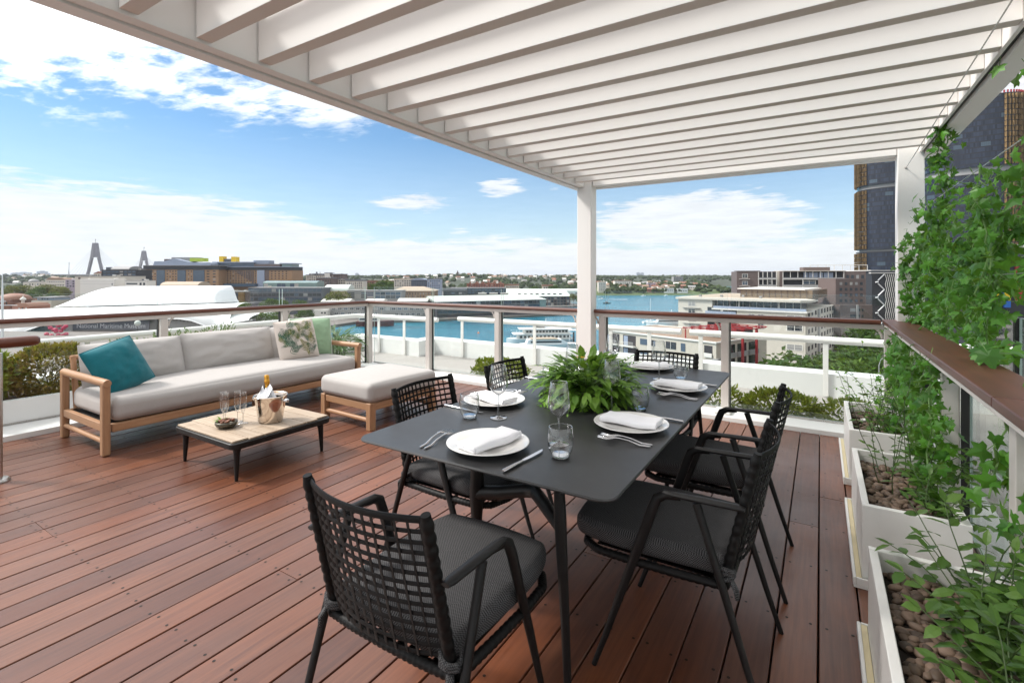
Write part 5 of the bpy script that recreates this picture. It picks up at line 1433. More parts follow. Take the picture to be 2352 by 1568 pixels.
# sculpture of pink balls, globe lamp, buoy
d = 262; base = Vector((*cw((133-CX)/F*d, d), GZ)); o = empty('ball_sculpture', 'cluster of pink balls on thin poles in front of the museum', 'sculpture', base)
for (u, v) in ((113, 747), (116, 753), (124, 757), (134, 748), (137, 746), (128, 757), (129, 761), (146, 753), (151, 749), (140, 760), (107, 767), (118, 770), (134, 769), (152, 767), (145, 770)):
    p = Vector(at3(u, v, d)) - base; mb = MB(); mb.ico(p, 1.05, 1.05, .95, sub=2); bl = mb.build('ball', K['pink'], o, smooth=True)
    mb = MB(); mb.tube([(p.x, p.y, 0), (p.x, p.y, p.z-.9)], .08, 5); mb.build('pole', K['midgrey'], bl)
def globe(label, u, v, d, r, mt):
    base = Vector((*cw((u-CX)/F*d, d), GZ)); o = empty('globe_lamp', label, 'lamp', base); p = Vector(at3(u, v, d))-base
    mb = MB(); mb.ico(p, r, r, r, sub=2); mb.build('globe', mt, o, smooth=True); mb = MB(); mb.tube([(0, 0, 0), (p.x, p.y, p.z-r)], .12, 6); mb.build('pole', K['dark'], o); return o
globe('pale globe on a dark pole in front of the museum name sign', 316, 742, 240, 1.35, K['greenwhite'])
o = empty('red_buoy', 'rounded red buoy float below the museum eave', 'buoy', at3(476, 764, 250)); mb = MB(); mb.ico((0, 0, 0), 3.0, 2.4, 1.4, sub=2); mb.build('float', K['red'], o, smooth=True); mb = MB(); mb.lathe([(2.2, 0), (2.0, -3), (.8, -4.5), (.8, -8), (2, -9)], 14); mb.build('stand', K['dark'], o, smooth=True)

# --- boats
def hull(mb, L, W, H, bow=.3, z=0, n=14, mi=None, sheer=.15):
    def pt(a, c):
        x = -L/2 + L*a; w = W/2*min(1, ((1-a)/bow)**.55 if a > 1-bow else 1)*(1 if a > .04 else .85); w *= (.72 + .28*c)
        return x, w, z + H*c*(1 + sheer*max(0, a-.5)*2)
    for s in (1, -1):
        mb.grid(lambda a, c: (pt(a, c)[0], s*pt(a, c)[1], pt(a, c)[2]), n, 4, mi, flip=(s > 0))
    mb.grid(lambda a, c: (pt(a, 1)[0], pt(a, 1)[1]*(2*c-1), pt(a, 1)[2]-.02), n, 2, mi)
    mb.add([(-L/2, s*W/2*.85*k, z + (H if j else 0)) for j in (0, 1) for s, k in ((1, .72 if not j else 1), (-1, .72 if not j else 1))], [(0, 1, 3, 2)], mi)
def boat(name, label, cat, u, v, d, heading, fn, group=None):
    o = empty(name, label, cat, (*cw((u-CX)/F*d, d), -31.55), YAW+heading, group); fn(o); return o
def superyacht(o):
    mb = MB(); hull(mb, 24, 5.6, 2.6, .42); mb.build('hull', K['boatwhite'], o, smooth=True, auto=40)
    for i, (x0, x1, w, z0, z1) in enumerate(((-10.5, 4.5, 4.6, 2.6, 4.4), (-8.5, 2.0, 4.0, 4.75, 6.3), (-6.5, -.5, 3.2, 6.6, 7.9))):
        mb = MB(); mb.prism([(x0, z0), (x1+1.6, z0), (x1, z1), (x0+.5, z1)], -w/2, w/2, axis='y'); c = mb.build('cabin', K['boatwhite'], o)
        mb = MB(); mb.box(x0+1, x1+.1, -w/2-.04, w/2+.04, z0+.65, z1-.35); mb.build('window_band', K['glassdark'], c)
        mb = MB(); mb.box(x0-1.8, x1+.6, -w/2-.35, w/2+.35, z1+.01, z1+.3); mb.build('deck', K['boatwhite'], o, bevel=.05)
    mb = MB(); mb.tube([(-4, 0, 8.2), (-4.4, 0, 11)], .14, 6); mb.tube([(-5, 0, 9.6), (-3.4, 0, 9.6)], .08, 5); mb.build('radar_mast', K['boatwhite'], o)
boat('superyacht', 'white multi deck motor yacht moored left of the beige apartments', 'yacht', 1527, 748, 322, pi, superyacht)
def ferry(o):
    mb = MB(); hull(mb, 33, 9, 2.3, .22); mb.build('hull', K['boatwhite'], o, smooth=True, auto=40)
    for z0, z1, x0, x1 in ((2.3, 4.6, -14.5, 11), (4.9, 7.0, -13.5, 8)):
        mb = MB(); mb.box(x0, x1, -3.9, 3.9, z0, z1); c = mb.build('cabin', K['offwhite'], o)
        for s in (1, -1):
            for k in range(13): xx = x0+1.2+(x1-x0-2.4)*k/12; ubox('window', K['glassdark'], c, xx-.55, xx+.55, s*3.9-.05, s*3.9+.05, z0+.7, z1-.5)
        mb = MB(); mb.box(x0-1.5, x1+2.5, -4.5, 4.5, z1+.01, z1+.28); mb.build('roof', K['boatwhite'], o, bevel=.06)
        mb = MB()
        for s in (1, -1): mb.tube([(x1, s*4.2, z0+1), (14, s*4.0, z0+1)], .06, 5); [mb.tube([(x1+q, s*4.2, z0), (x1+q, s*4.2, z0+1)], .05, 4) for q in (0, 1.5, 3)]
        mb.build('railing', K['boatwhite'], o)
    mb = MB(); mb.box(-2, 3, -2, 2, 7.3, 9.2); mb.build('wheelhouse', K['offwhite'], o, bevel=.1); mb = MB(); mb.box(-2.05, 3.05, -2.05, 2.05, 8.0, 8.8); mb.build('wheelhouse_glass', K['glassdark'], o); mb = MB(); mb.tube([(-3, 0, 7.3), (-3, 0, 12)], .12, 5); mb.build('mast', K['boatwhite'], o)
boat('ferry', 'white two deck ferry lying across the water left of the pergola post', 'ferry', 1240, 790, 243, pi+.12, ferry)
def cruiser(o):
    mb = MB(); hull(mb, 27, 7, 2.0, .35); mb.build('hull', K['boatwhite'], o, smooth=True, auto=40)
    mb = MB(); mb.prism([(-11, 2.0), (9, 2.0), (5, 4.2), (-10, 4.2)], -2.9, 2.9, axis='y'); c = mb.build('cabin', K['boatwhite'], o); mb = MB(); mb.box(-9, 5, -2.95, 2.95, 2.8, 3.6); mb.build('window_band', K['glassdark'], c)
    mb = MB(); mb.prism([(-8, 4.21), (4, 4.21), (2, 4.6), (-9, 4.6)], -3.2, 3.2, axis='y'); mb.build('canopy', K['rooftan'], o)
boat('cruise_boat', 'low white cruise boat in front of the ferry', 'boat', 1262, 800, 226, .1, cruiser)
o = empty('pontoon_canopy', 'white wharf canopy on a dark pile beside the ferry', 'canopy', (*cw((1320-CX)/F*232, 232), -31.6), YAW); k = 232/F
z1 = hz(757, 232)+31.6
mb = MB(); mb.box(-2.8, 2.8, -2, 2, z1-.3, z1); mb.build('roof', K['boatwhite'], o)
for x in (-2.5, 2.5): mb = MB(); mb.tube([(x, 0, 0), (x, 0, z1-.3)], .12, 6); mb.build('post', K['boatwhite'], o)
mb = MB(); mb.tube([(-.6, -.8, 0), (-.6, -.8, z1-1)], .4, 8); mb.build('pile', K['dark'], o)
def small(o):
    mb = MB(); hull(mb, 9, 2.8, 1.0, .4); mb.build('hull', K['dark'], o, smooth=True, auto=40); mb = MB(); mb.box(-2, 1, -.9, .9, 1, 2.2); mb.build('cabin', K['midgrey'], o)
boat('motor_boat', 'small dark launch on the blue water right of the pergola post', 'boat', 1394, 697, 585, 0, small)
def sail(o):
    mb = MB(); hull(mb, 12, 3.2, 1.3, .45); mb.build('hull', K['boatwhite'], o, smooth=True, auto=40); mb = MB(); mb.tube([(0, 0, 1.2), (0, 0, 17)], .14, 6); mb.tube([(0, 0, 3), (-5, 0, 3.1)], .12, 6); mb.build('mast', K['boatwhite'], o); mb = MB(); mb.box(-3, 1.5, -1, 1, 1.2, 1.9); mb.build('cabin', K['boatwhite'], o)
boat('sailing_boat', 'white sailing boat with bare mast beyond the motor yacht', 'boat', 1494, 742, 345, .3, sail)
def speed(o):
    mb = MB(); hull(mb, 8, 2.5, .9, .4); mb.build('hull', K['boatwhite'], o, smooth=True, auto=40); mb = MB(); mb.box(-1.5, 1, -.8, .8, .9, 1.8); mb.build('cabin', K['boatwhite'], o)
boat('speed_boat', 'white speed boat by the peninsula shore', 'boat', 1478, 680, 800, .2, speed); boat('speed_boat', 'white launch moored under the peninsula trees', 'boat', 1530, 679, 815, .5, speed)
boat('speed_boat', 'white speed boat drawing a pale wake on the blue water', 'boat', 1382, 686.5, 690, pi, speed)
mb = MB(); k = 690/F; mb.add([(*cw((1385-CX)*k, 690), -31.57), (*cw((1440-CX)*k, 685), -31.57), (*cw((1440-CX)*k, 692), -31.57), (*cw((1385-CX)*k, 691), -31.57)], [(0, 1, 2, 3)]); tag(mb.build('wake', M['napkin']), kind='structure')
def redship(o):
    mb = MB(); hull(mb, 24, 6.5, 3.2, .35); mb.build('hull', K['hull_red'], o, smooth=True, auto=40); mb = MB(); mb.box(-10, 2, -2.4, 2.4, 3.2, 6); c = mb.build('deckhouse', K['offwhite'], o); mb = MB(); mb.box(-9.5, 1.5, -2.45, 2.45, 4.2, 5.2); mb.build('window_band', K['glassdark'], c); mb = MB(); mb.tube([(4, 0, 3.5), (4, 0, 11)], .15, 6); mb.build('mast', K['rooftan'], o)
boat('moored_ship', 'dark red hulled ship moored along the quay behind the sofa corner', 'ship', 862, 744, 325, .08, redship)
def greyb(o):
    mb = MB(); hull(mb, 20, 6, 4, .4); mb.build('hull', K['greyship'], o, smooth=True, auto=40); mb = MB(); mb.box(-7, 3, -2, 2, 4, 7); mb.build('deckhouse', K['greyship'], o)
boat('moored_ship', 'grey hulled ship showing its bow behind the left hedge', 'ship', 140, 812, 200, .2, greyb)
o = empty('buoy', 'small orange buoy floating on the water', 'buoy', at3(1099, 764, 285)); mb = MB(); mb.ico((0, 0, -.3), .7, .7, .8, sub=1); mb.build('float', K['orange'], o, smooth=True); mb = MB(); mb.tube([(0, 0, .3), (0, 0, 1.2)], .1, 5); mb.build('top_mark', K['boatwhite'], o)

# --- waterfront rows
b = simple('glass_hall', 'pale green glass hall with a long curved roof', 604, 728, 650, 452, 'glassgreen', [(606, 726, 12, 650.5, 660, 1, .92, .85, 'glassgreen')], 18); barrel(b, 'curved_roof', K['glassgreen'], 604, 728, 645, 650, 18)
b = simple('glass_office', 'long dark glass office building above the green trees', 570, 740, 661, 402, 'slate', [(572, 738, 16, 662, 671, 1, .9, .8, 'glassblue'), (572, 738, 16, 672.5, 681, 1, .9, .75, 'glassdark'), (572, 738, 16, 682.5, 691, 1, .9, .75, 'glassblue')], 20, 'midgrey', rv=.6)
b = simple('brown_office', 'dark brown office front with a gold column beside it', 520, 569, 670, 398, 'brown', [(523, 548, 3, 672, 690, 2, .9, .8, 'glassdark')], 16, 'midgrey', rv=.8); b.pbox('gold_column', K['gold'], 550, 563, 671, 695, -2, -.02)
b = simple('pale_podium', 'pale podium with a curved white canopy right of the museum roof', 474, 520, 672, 392, 'midgrey', [(482, 500, 4, 681, 691, 2, .7, .6)], 16); barrel(b, 'canopy', K['offwhite'], 472, 521, 666.5, 672, 16)
b = simple('arched_hall', 'beige hall with an arched roof behind the museum ridge', 367, 454, 657, 362, 'beige', [(396, 408, 1, 658, 662, 1, .5, .6)], 16); barrel(b, 'arched_roof', K['rooftan'], 367, 454, 647, 657, 16)
simple('apartment_block', 'stepped cream apartments on the skyline right of the hotel', 703, 746, 632, 640, 'cream', [(705, 744, 8, 633, 645, 3, .6, .5)], 16, 'slate'); b = simple('apartment_block', 'grey penthouse block topping the cream apartments', 710, 738, 628, 650, 'midgrey', [(711, 737, 5, 629, 632, 1, .7, .7)], 10)
b = simple('brown_block', 'brown block with a white stair tower on the skyline', 745, 788, 630, 600, 'brown', [(762, 786, 6, 632, 640, 2, .5, .5)], 16, 'slate'); b.pbox('stair_tower', K['offwhite'], 746, 758, 627, 640, -.6, 6); b.pbox('tower_cap', K['dark'], 745, 764, 626, 626.9, -1, 7)
simple('dark_block', 'dark brown brick block below the white stair tower', 726, 764, 639, 520, 'brown', [(730, 762, 6, 642, 657, 3, .35, .5)], 16, 'slate')
simple('apartment_block', 'grey and cream apartments with square windows left of the beige grid block', 764, 794, 642, 540, 'beige', [(766, 793, 5, 643, 657, 3, .55, .55)], 14, 'slate')
simple('apartment_block', 'cream block with a regular grid of dark windows and a slate roof', 794, 834, 645, 500, 'cream', [(796, 832, 8, 647, 662, 4, .55, .55)], 14, 'slate', rv=2.6)
b = simple('arched_shed', 'tan shed with a ribbed arched roof beside the trees', 735, 800, 668, 420, 'rooftan', [(740, 760, 2, 672, 680, 1, .4, .5)], 18); barrel(b, 'arched_roof', K['greenwhite'], 744, 800, 654, 668, 18)
simple('brick_terrace', 'low terrace of brown brick flats below the far trees', 840, 900, 645, 620, 'brick', [(842, 898, 10, 647, 656, 2, .5, .45)], 12, 'roofbrown')
simple('apartment_block', 'pale apartment rows with balconies left of the blue roofed block', 905, 945, 641, 560, 'cream', [(906, 944, 7, 643, 658, 3, .6, .5)], 14, 'rooftan')
b = simple('blue_apartments', 'navy apartment block with a pointed blue grey roof', 944, 980, 643, 545, 'slate', [(946, 978, 6, 645, 662, 4, .55, .5, 'glassblue')], 14); mb = MB(); mb.prism([(b.x(941), b.z(643)), (b.x(983), b.z(643)), (b.x(968), b.z(639)), (b.x(956), b.z(639))], -1, 15, axis='y'); mb.build('roof', K['bluegrey'], b.o)
simple('grey_apartments', 'blue grey apartment block with white balcony bays', 981, 1012, 641, 540, 'bluegrey', [(982, 1011, 6, 643, 663, 4, .5, .5)], 14, 'slate')
b = Bld('warehouse', 'brown stone warehouse with a wide tan hipped roof', 'warehouse', u0=900, u1=998, d=430)
b.pbox('wall', K['tan'], 904, 996, 668, None, 0, 26); b.wins(K['glassdark'], 920, 994, 12, 671, 684, 2, .3, .5)
mb = MB(); x0, x1, z0 = b.x(899), b.x(999), b.z(668); mb.add([(x0, -1, z0), (x1, -1, z0), (x1, 27, z0), (x0, 27, z0), (x0+8, 13, b.z(658.5)), (x1-12, 13, b.z(658.5))], [(0, 1, 5, 4), (1, 2, 5), (2, 3, 4, 5), (3, 0, 4)]); mb.build('roof', K['rooftan'], b.o)
b = simple('museum_annexe', 'low grey annexe with blue louvred glazing beyond the railing corner', 797, 922, 668, 408, 'midgrey', [(800, 858, 4, 671, 685, 3, .95, .55, 'glassdark'), (862, 920, 5, 670, 686, 2, .92, .8, 'glassblue')], 16, 'midgrey', rv=1.2)
simple('white_shed', 'white shed roof left of the railing corner', 735, 800, 690, 385, 'offwhite', [(740, 796, 6, 694, 699, 1, .6, .6)], 14, 'museum', rv=4) if 0 else None
for (u0, u1, v0, v1, d, lab) in ((736, 802, 686.5, 694, 384, 'long white shed roof left of the railing corner'), (838, 880, 687, 692, 380, 'white shed roof right of the railing corner'), (912, 982, 685.5, 693, 376, 'white stepped shed roof below the brown warehouse')):
    b = Bld('boat_shed', lab, 'shed', u0=u0, u1=u1, d=d, group='white boat sheds along the quay'); b.pbox('wall', K['offwhite'], u0+1, u1-1, v1, None, 1, 13); b.wins(K['glassdark'], u0+3, u1-3, 6, v1+1, v1+5, 1, .6, .6, .9)
    mb = MB(); x0, x1 = b.x(u0), b.x(u1); mb.prism([(0, b.z(v1)), (14, b.z(v1)), (14, b.z(v1)+.6), (7, b.z(v0)), (0, b.z(v1)+.6)], x0, x1, axis='x'); mb.build('roof', K['offwhite'], b.o)
b = simple('quay_terrace', 'two storey grey waterfront terrace with white framed windows', 716, 984, 698, 362, 'midgrey', None, 10, 'slate')
b.wins(K['glassdark'], 760, 980, 16, 704, 714, 1, .62, .5); b.wins(K['glassdark'], 735, 870, 9, 715, 724, 1, .6, .5); b.wins(K['glassdark'], 905, 980, 6, 716, 726, 1, .6, .55)
for o_ in [x for x in S.objects if x.parent == b.o and x.name.startswith('window')]:
    f = bpy.data.objects.new('frame', frame_mesh(K['boatwhite'])); COL.objects.link(f); f.parent = o_; f.location = (0, -.6, 0)
b = simple('white_kiosk', 'white panelled kiosk at the left end of the waterfront terrace', 720, 752, 711, 354, 'offwhite', [(736, 750, 2, 715, 722, 1, .6, .5)], 6)
# finger wharf 1
b = Bld('finger_wharf', 'long finger wharf with a pale green pitched roof behind the railing', 'wharf building', A=((1003-CX)/F*372, 372), B=((1254-CX)/F*412, 412))
zE, zR = b.z(693), b.z(681); L_ = b.L; W_ = 24
mb = MB(); mb.add([(-2, -1, zE), (L_+.5, -1, zE), (L_+.5, W_+1, zE), (-2, W_+1, zE), (-4, W_/2, zR), (L_-8, W_/2, zR)], [(0, 1, 5, 4), (1, 2, 5), (2, 3, 4, 5), (3, 0, 4), (0, 3, 2, 1)]); mb.build('roof', K['greenwhite'], b.o)
b.box('wall', K['slate'], 0, L_, 0, W_, 0, zE-.05)
for j, (za, zb, mt) in enumerate(((zE-3.2, zE-.4, 'glassdark'), (zE-6.2, zE-3.6, 'glassblue'), (zE-9.2, zE-6.6, 'glassblue'))): b.grid(K[mt], 1, L_-1, 24, za, zb, 1, .86, .9, -.08)
b.box('end_glazing', K['glassgreen'], L_-6, L_-.1, -.2, -.09, 2, zE-.3); b.box('balcony', K['midgrey'], 0, L_-7, -1.6, -.25, zE-6.5, zE-6.3); b.box('balcony', K['midgrey'], 0, L_-7, -1.6, -.25, zE-3.5, zE-3.3)
b.box('balcony', K['midgrey'], 0, L_-7, -1.6, -.25, zE-9.5, zE-9.3)
# finger wharf 2
b = Bld('finger_wharf', 'second finger wharf with white sawtooth dormers near the pergola post', 'wharf building', A=((1160-CX)/F*520, 520), B=((1310-CX)/F*530, 530))
zE, zR = b.z(681), b.z(665); L_ = b.L; W_ = 30
mb = MB(); mb.add([(-2, -1, zE), (L_+.5, -1, zE), (L_+.5, W_+1, zE), (-2, W_+1, zE), (0, W_/2, zR), (L_-2, W_/2, zR)], [(0, 1, 5, 4), (1, 2, 5), (2, 3, 4, 5), (3, 0, 4), (0, 3, 2, 1)]); mb.build('roof', K['greenwhite'], b.o)
b.box('wall', K['brown'], 0, L_, 0, W_, 0, zE-.05); b.grid(K['glassdark'], L_*.55, L_-1, 9, zE-10, zE-.5, 3, .75, .75, -.08)
for k in range(8):
    x = L_*.2 + L_*.09*k; mb = MB(); mb.box(x, x+3.4, 3, 9, zE+.6, zE+3.1); dm = mb.build('dormer', K['offwhite'], b.o); mb = MB(); mb.box(x+.3, x+3.1, 2.9, 2.99, zE+1.1, zE+2.8); mb.build('dormer_window', K['glassdark'], dm)
b = simple('wharf_shed', 'far white wharf roof between the two finger wharfs', 1160, 1332, 668, 580, 'greenwhite', [(1170, 1330, 14, 671, 676, 1, .5, .5)], 20); barrel(b, 'roof', K['greenwhite'], 1158, 1333, 663.5, 668, 20)
b = simple('dark_pavilion', 'low black curved pavilion behind the first finger wharf', 1018, 1072, 668, 455, 'dark', [(1020, 1070, 6, 670, 676, 1, .8, .7)], 16); barrel(b, 'curved_roof', K['dark'], 1018, 1072, 662, 668, 16)
simple('dark_office', 'long dark glass office behind the wharf roofs', 1034, 1162, 661.5, 500, 'dark', [(1036, 1160, 16, 663, 675, 2, .85, .7, 'glassblue')], 16, 'midgrey', rv=.8)
for u0, lab in ((1098, 'left of the three small white roof hoods above the wharf'), (1124, 'middle one of the three small white roof hoods above the wharf'), (1149, 'right one of the three small white roof hoods above the wharf')):
    b = Bld('roof_hood', lab, 'roof hood', u0=u0, u1=u0+19, d=440, group='white roof hoods above the wharf'); b.pbox('hood', K['offwhite'], u0, u0+19, 672.5, 675, 0, 5); b.pbox('base', K['dark'], u0+1, u0+18, 675.1, None, 1, 4)
b = simple('brick_terrace', 'red brick terrace with gables and white roof turrets', 1072, 1158, 651, 600, 'brick', [(1075, 1156, 14, 653, 660, 2, .5, .5)], 12)
for k in range(6): x = b.x(1076+13.5*k); mb = MB(); mb.prism([(x, b.z(651)), (x+5.6, b.z(651)), (x+2.8, b.z(645.5))], 0, 12, axis='y'); mb.build('gable', K['terracotta'], b.o)
for u in (1082, 1100, 1140): b.pbox('turret', K['offwhite'], u, u+4.5, 645, 651, -.5, 3)
simple('orange_flats', 'orange tiled flats among trees right of the brick terrace', 1160, 1192, 655, 620, 'beige', [(1162, 1190, 6, 656, 661, 1, .5, .6)], 10, 'terracotta', rv=2)
simple('pink_house', 'pink gabled house among the trees left of the pergola post', 1246, 1270, 657, 640, 'beige', [(1248, 1268, 4, 658, 664, 1, .5, .6)], 10, 'terracotta', rv=3)
simple('cream_flats', 'cream flats standing at the near end of the peninsula by the pergola post', 1375, 1392, 648, 850, 'cream', [(1376, 1391, 4, 650, 668, 5, .45, .5)], 14, 'rooftan')
simple('white_villa', 'large white villa rows in the middle of the peninsula', 1412, 1450, 645, 900, 'offwhite', [(1414, 1448, 7, 647, 652, 2, .4, .5)], 14, 'terracotta'); simple('grey_tower_block', 'pale grey tower block rising above the peninsula trees', 1547, 1569, 635, 960, 'midgrey', [(1548, 1568, 6, 636, 645, 3, .5, .5)], 12)
simple('white_house', 'white waterside house below the trees near the peninsula tip', 1556, 1580, 664, 850, 'offwhite', [(1558, 1578, 4, 666, 670, 1, .5, .6)], 10, 'offwhite')
simple('white_house', 'white waterside house at the middle of the peninsula shore', 1526, 1548, 662, 850, 'offwhite', [(1528, 1546, 4, 664, 670, 2, .5, .5)], 10, 'rooftan')
simple('mauve_block', 'mauve flats on the peninsula left of the white waterside houses', 1488, 1506, 650, 880, 'mauve', [(1489, 1505, 4, 652, 660, 2, .5, .5)], 10)

# --- right hand apartments
# R1 beige
A_, C_1 = (67, 200), (100.5, 170)
b = Bld('apartment_building', 'beige apartment building with a flat roof and curved glazed top floor', 'building', A=A_, B=C_1)
L_ = b.L; H_ = 22.4; W_ = 58
b.box('wall', K['cream'], 0, L_, 0, W_, 0, H_-3.4); b.box('top_storey', K['cream'], 0, L_*.30, 0, W_, H_-3.39, H_-.35)
mb = MB(); pts = [(-.8, -.8), (L_*.30, -.8), (L_*.45, -1.2), (L_*.8, -1.5), (L_*.97, -.8), (L_+1.2, 2.5), (L_+1.4, 9), (L_*.95, 14), (L_*.9, W_), (-.8, W_)]
mb.prism(pts, H_-.34, H_+.45); b.mesh(mb, 'roof', K['cream'])
mb = MB(); mb.box(0, L_*.85, 4, W_-3, H_+.451, H_+.47); b.mesh(mb, 'roof_gravel', K['rooftan'])
b.box('terrace_glazing', K['glassdark'], L_*.305, L_-2, 2.6, 12, H_-3.39, H_-.36)
for k in range(13): x = L_*.32 + L_*.053*k; b.box('mullion', K['offwhite'], x, x+.16, 2.42, 2.59, H_-3.38, H_-.37)
for k in range(2): x = L_*.5 + L_*.3*k; b.box('column', K['offwhite'], x, x+.6, 1.6, 2.3, H_-3.38, H_-.37)
b.box('balustrade', K['bluegrey'], L_*.31, L_+.3, -.2, -.1, H_-3.38, H_-2.5); b.box('terrace_slab', K['offwhite'], L_*.3, L_+.6, -.6, 12, H_-3.95, H_-3.41)
b.grid(K['glassdark'], 2.5, 8.5, 1, 4, H_-.6, 6, .45, .55, -.08, frame=K['offwhite'])
for k in range(6): b.box('sunshade', K['midgrey'], 2.0, 9.0, -.7, -.1, 3.3+3.06*k, 3.45+3.06*k)
for j in range(6):
    z = 2.6 + 2.9*j
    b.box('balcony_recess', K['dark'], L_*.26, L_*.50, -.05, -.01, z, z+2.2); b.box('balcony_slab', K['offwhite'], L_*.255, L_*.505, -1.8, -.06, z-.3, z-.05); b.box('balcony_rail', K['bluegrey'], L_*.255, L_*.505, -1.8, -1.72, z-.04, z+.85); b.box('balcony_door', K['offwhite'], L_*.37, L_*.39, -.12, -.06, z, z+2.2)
b.grid(K['glassdark'], L_*.58, L_*.72, 2, 1.5, H_-4.2, 5, .62, .5, -.08, frame=K['offwhite'], skip=lambda i, j: i == 0 and j % 2); b.grid(K['glassdark'], L_*.86, L_-.3, 1, 1.5, H_-4.2, 5, .80, .56, -.08, frame=K['offwhite'])
# the side in shade
for j in range(6):
    for k in range(9):
        y = 4 + 5.6*k; w_ = ubox('window', K['glassdark'], b.o, L_+.02, L_+.08, y, y+2.6, 2+3*j, 3.7+3*j)
        f = ubox('sill', K['offwhite'], w_, -.5, 1.5, -.5, .5, -.62, -.53) if k < 4 else None
b.box('side_pier', K['midgrey'], L_+.02, L_+.5, 20, 22, 0, H_-3.4)
b.box('penthouse', K['glassbrown'], L_*.42, L_*.98, 16, 44, H_+.48, H_+3.6); b.box('penthouse_roof', K['offwhite'], L_*.40, L_*.93, 15, 45, H_+3.61, H_+4.0)
for k in range(12): x = L_*.42 + L_*.047*k; b.box('glazing_rib', K['brown'], x, x+.14, 15.86, 15.99, H_+.48, H_+3.6)
for x, y in ((6, 6), (13, 10), (20, 14), (28, 8)): b.box('roof_vent', K['midgrey'], x, x+.9, y, y+.9, H_+.48, H_+1.3)
# R2 brown
b = Bld('apartment_building', 'dark brown apartment building with long white framed balconies', 'building', A=((1692-CX)/F*268, 268), B=((1990-CX)/F*250, 250))
L_ = b.L; zt = b.z(623.5); b.box('wall', K['brown'], 0, L_, .6, 24, 0, zt)
b.box('brown_bay', K['brown'], 0, b.x(1744), -.8, .59, 0, zt+.1); b.box('parapet', K['brown'], -.2, b.x(1746), -1, 10, zt+.11, zt+.4)
b.grid(K['glassdark'], b.x(1703), b.x(1718), 1, zt-15.8, zt-.4, 4, .8, .5, -.88, frame=K['offwhite'])
for k in range(4): b.box('sunshade', K['offwhite'], b.x(1697), b.x(1722), -1.6, -.81, zt-4.2-3.85*k, zt-4.0-3.85*k)
fl_ = [zt-.2, zt-4.2, zt-8.0, zt-11.7, zt-15.4]
for j in range(4):
    z1, z0 = fl_[j], fl_[j+1]
    for (ua, ub) in ((1741, 1782), (1797, 1936)):
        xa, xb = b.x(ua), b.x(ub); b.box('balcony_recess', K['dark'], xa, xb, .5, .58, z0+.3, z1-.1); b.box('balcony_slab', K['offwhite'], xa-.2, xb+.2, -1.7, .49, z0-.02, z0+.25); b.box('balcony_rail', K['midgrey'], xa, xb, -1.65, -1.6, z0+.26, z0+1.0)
        n = 4 if ua < 1790 else (8 if j == 0 else 3)
        for k in range(n+1): x = xa + (xb-xa)*k/n; b.box('post', K['offwhite'], x-.13, x+.13, -1.62, -1.3, z0+.26, z1)
    if j: b.grid(K['glassdark'], b.x(1842), b.x(1912), 2, z0+1.2, z1-.5, 1, .78, .9, .3, frame=K['offwhite']); b.grid(K['glassdark'], b.x(1765), b.x(1776), 1, z0+1.0, z1-.5, 1, .8, .9, .3, frame=K['offwhite'])
    else: b.grid(K['bluegrey'], b.x(1845), b.x(1915), 6, z0+.5, z1-.4, 1, .8, 1, .3, name='sliding_door')
b.box('stone_pier', K['beige'], b.x(1783), b.x(1790), -.3, .4, 0, zt); b.box('brown_pier', K['brown'], b.x(1790), b.x(1797), -1.2, .59, 0, zt+.1)
b.box('roof_slab', K['beige'], b.x(1795), b.x(1940), -2, 20, zt+.02, zt+.35); b.box('roof_plant', K['brown'], b.x(1850), b.x(1912), 4, 12, zt+.36, zt+2.2)
mb = MB(); xa, xb = b.x(1868), b.x(2003); mb.box(xa, xb, 6, 6.25, zt+3.1, zt+3.4); [mb.box(xa+(xb-xa)*k/7-.12, xa+(xb-xa)*k/7+.12, 6, 6.25, zt+.36, zt+3.1) for k in range(8)]; b.mesh(mb, 'roof_frame', K['offwhite'])
b.grid(K['glassdark'], b.x(1942), b.x(1988), 4, zt-30, zt-1, 8, .55, .5, .52)
b = simple('apartment_building', 'shaded grey brown apartment wing between the brown block and the lattice tower', 1930, 2004, 700, 205, 'brown', [(1952, 1966, 1, 705, 830, 9, .9, .55), (1970, 1985, 2, 705, 830, 9, .5, .45)], 16); b.pbox('pale_pier', K['midgrey'], 1966, 1970, 700, None, -.6, -.1); b.pbox('upper_wing', K['brown'], 1934, 2004, 640, 699.9, 4, 16); b.wins(K['glassdark'], 1940, 2000, 5, 645, 698, 4, .5, .5, 3.9)
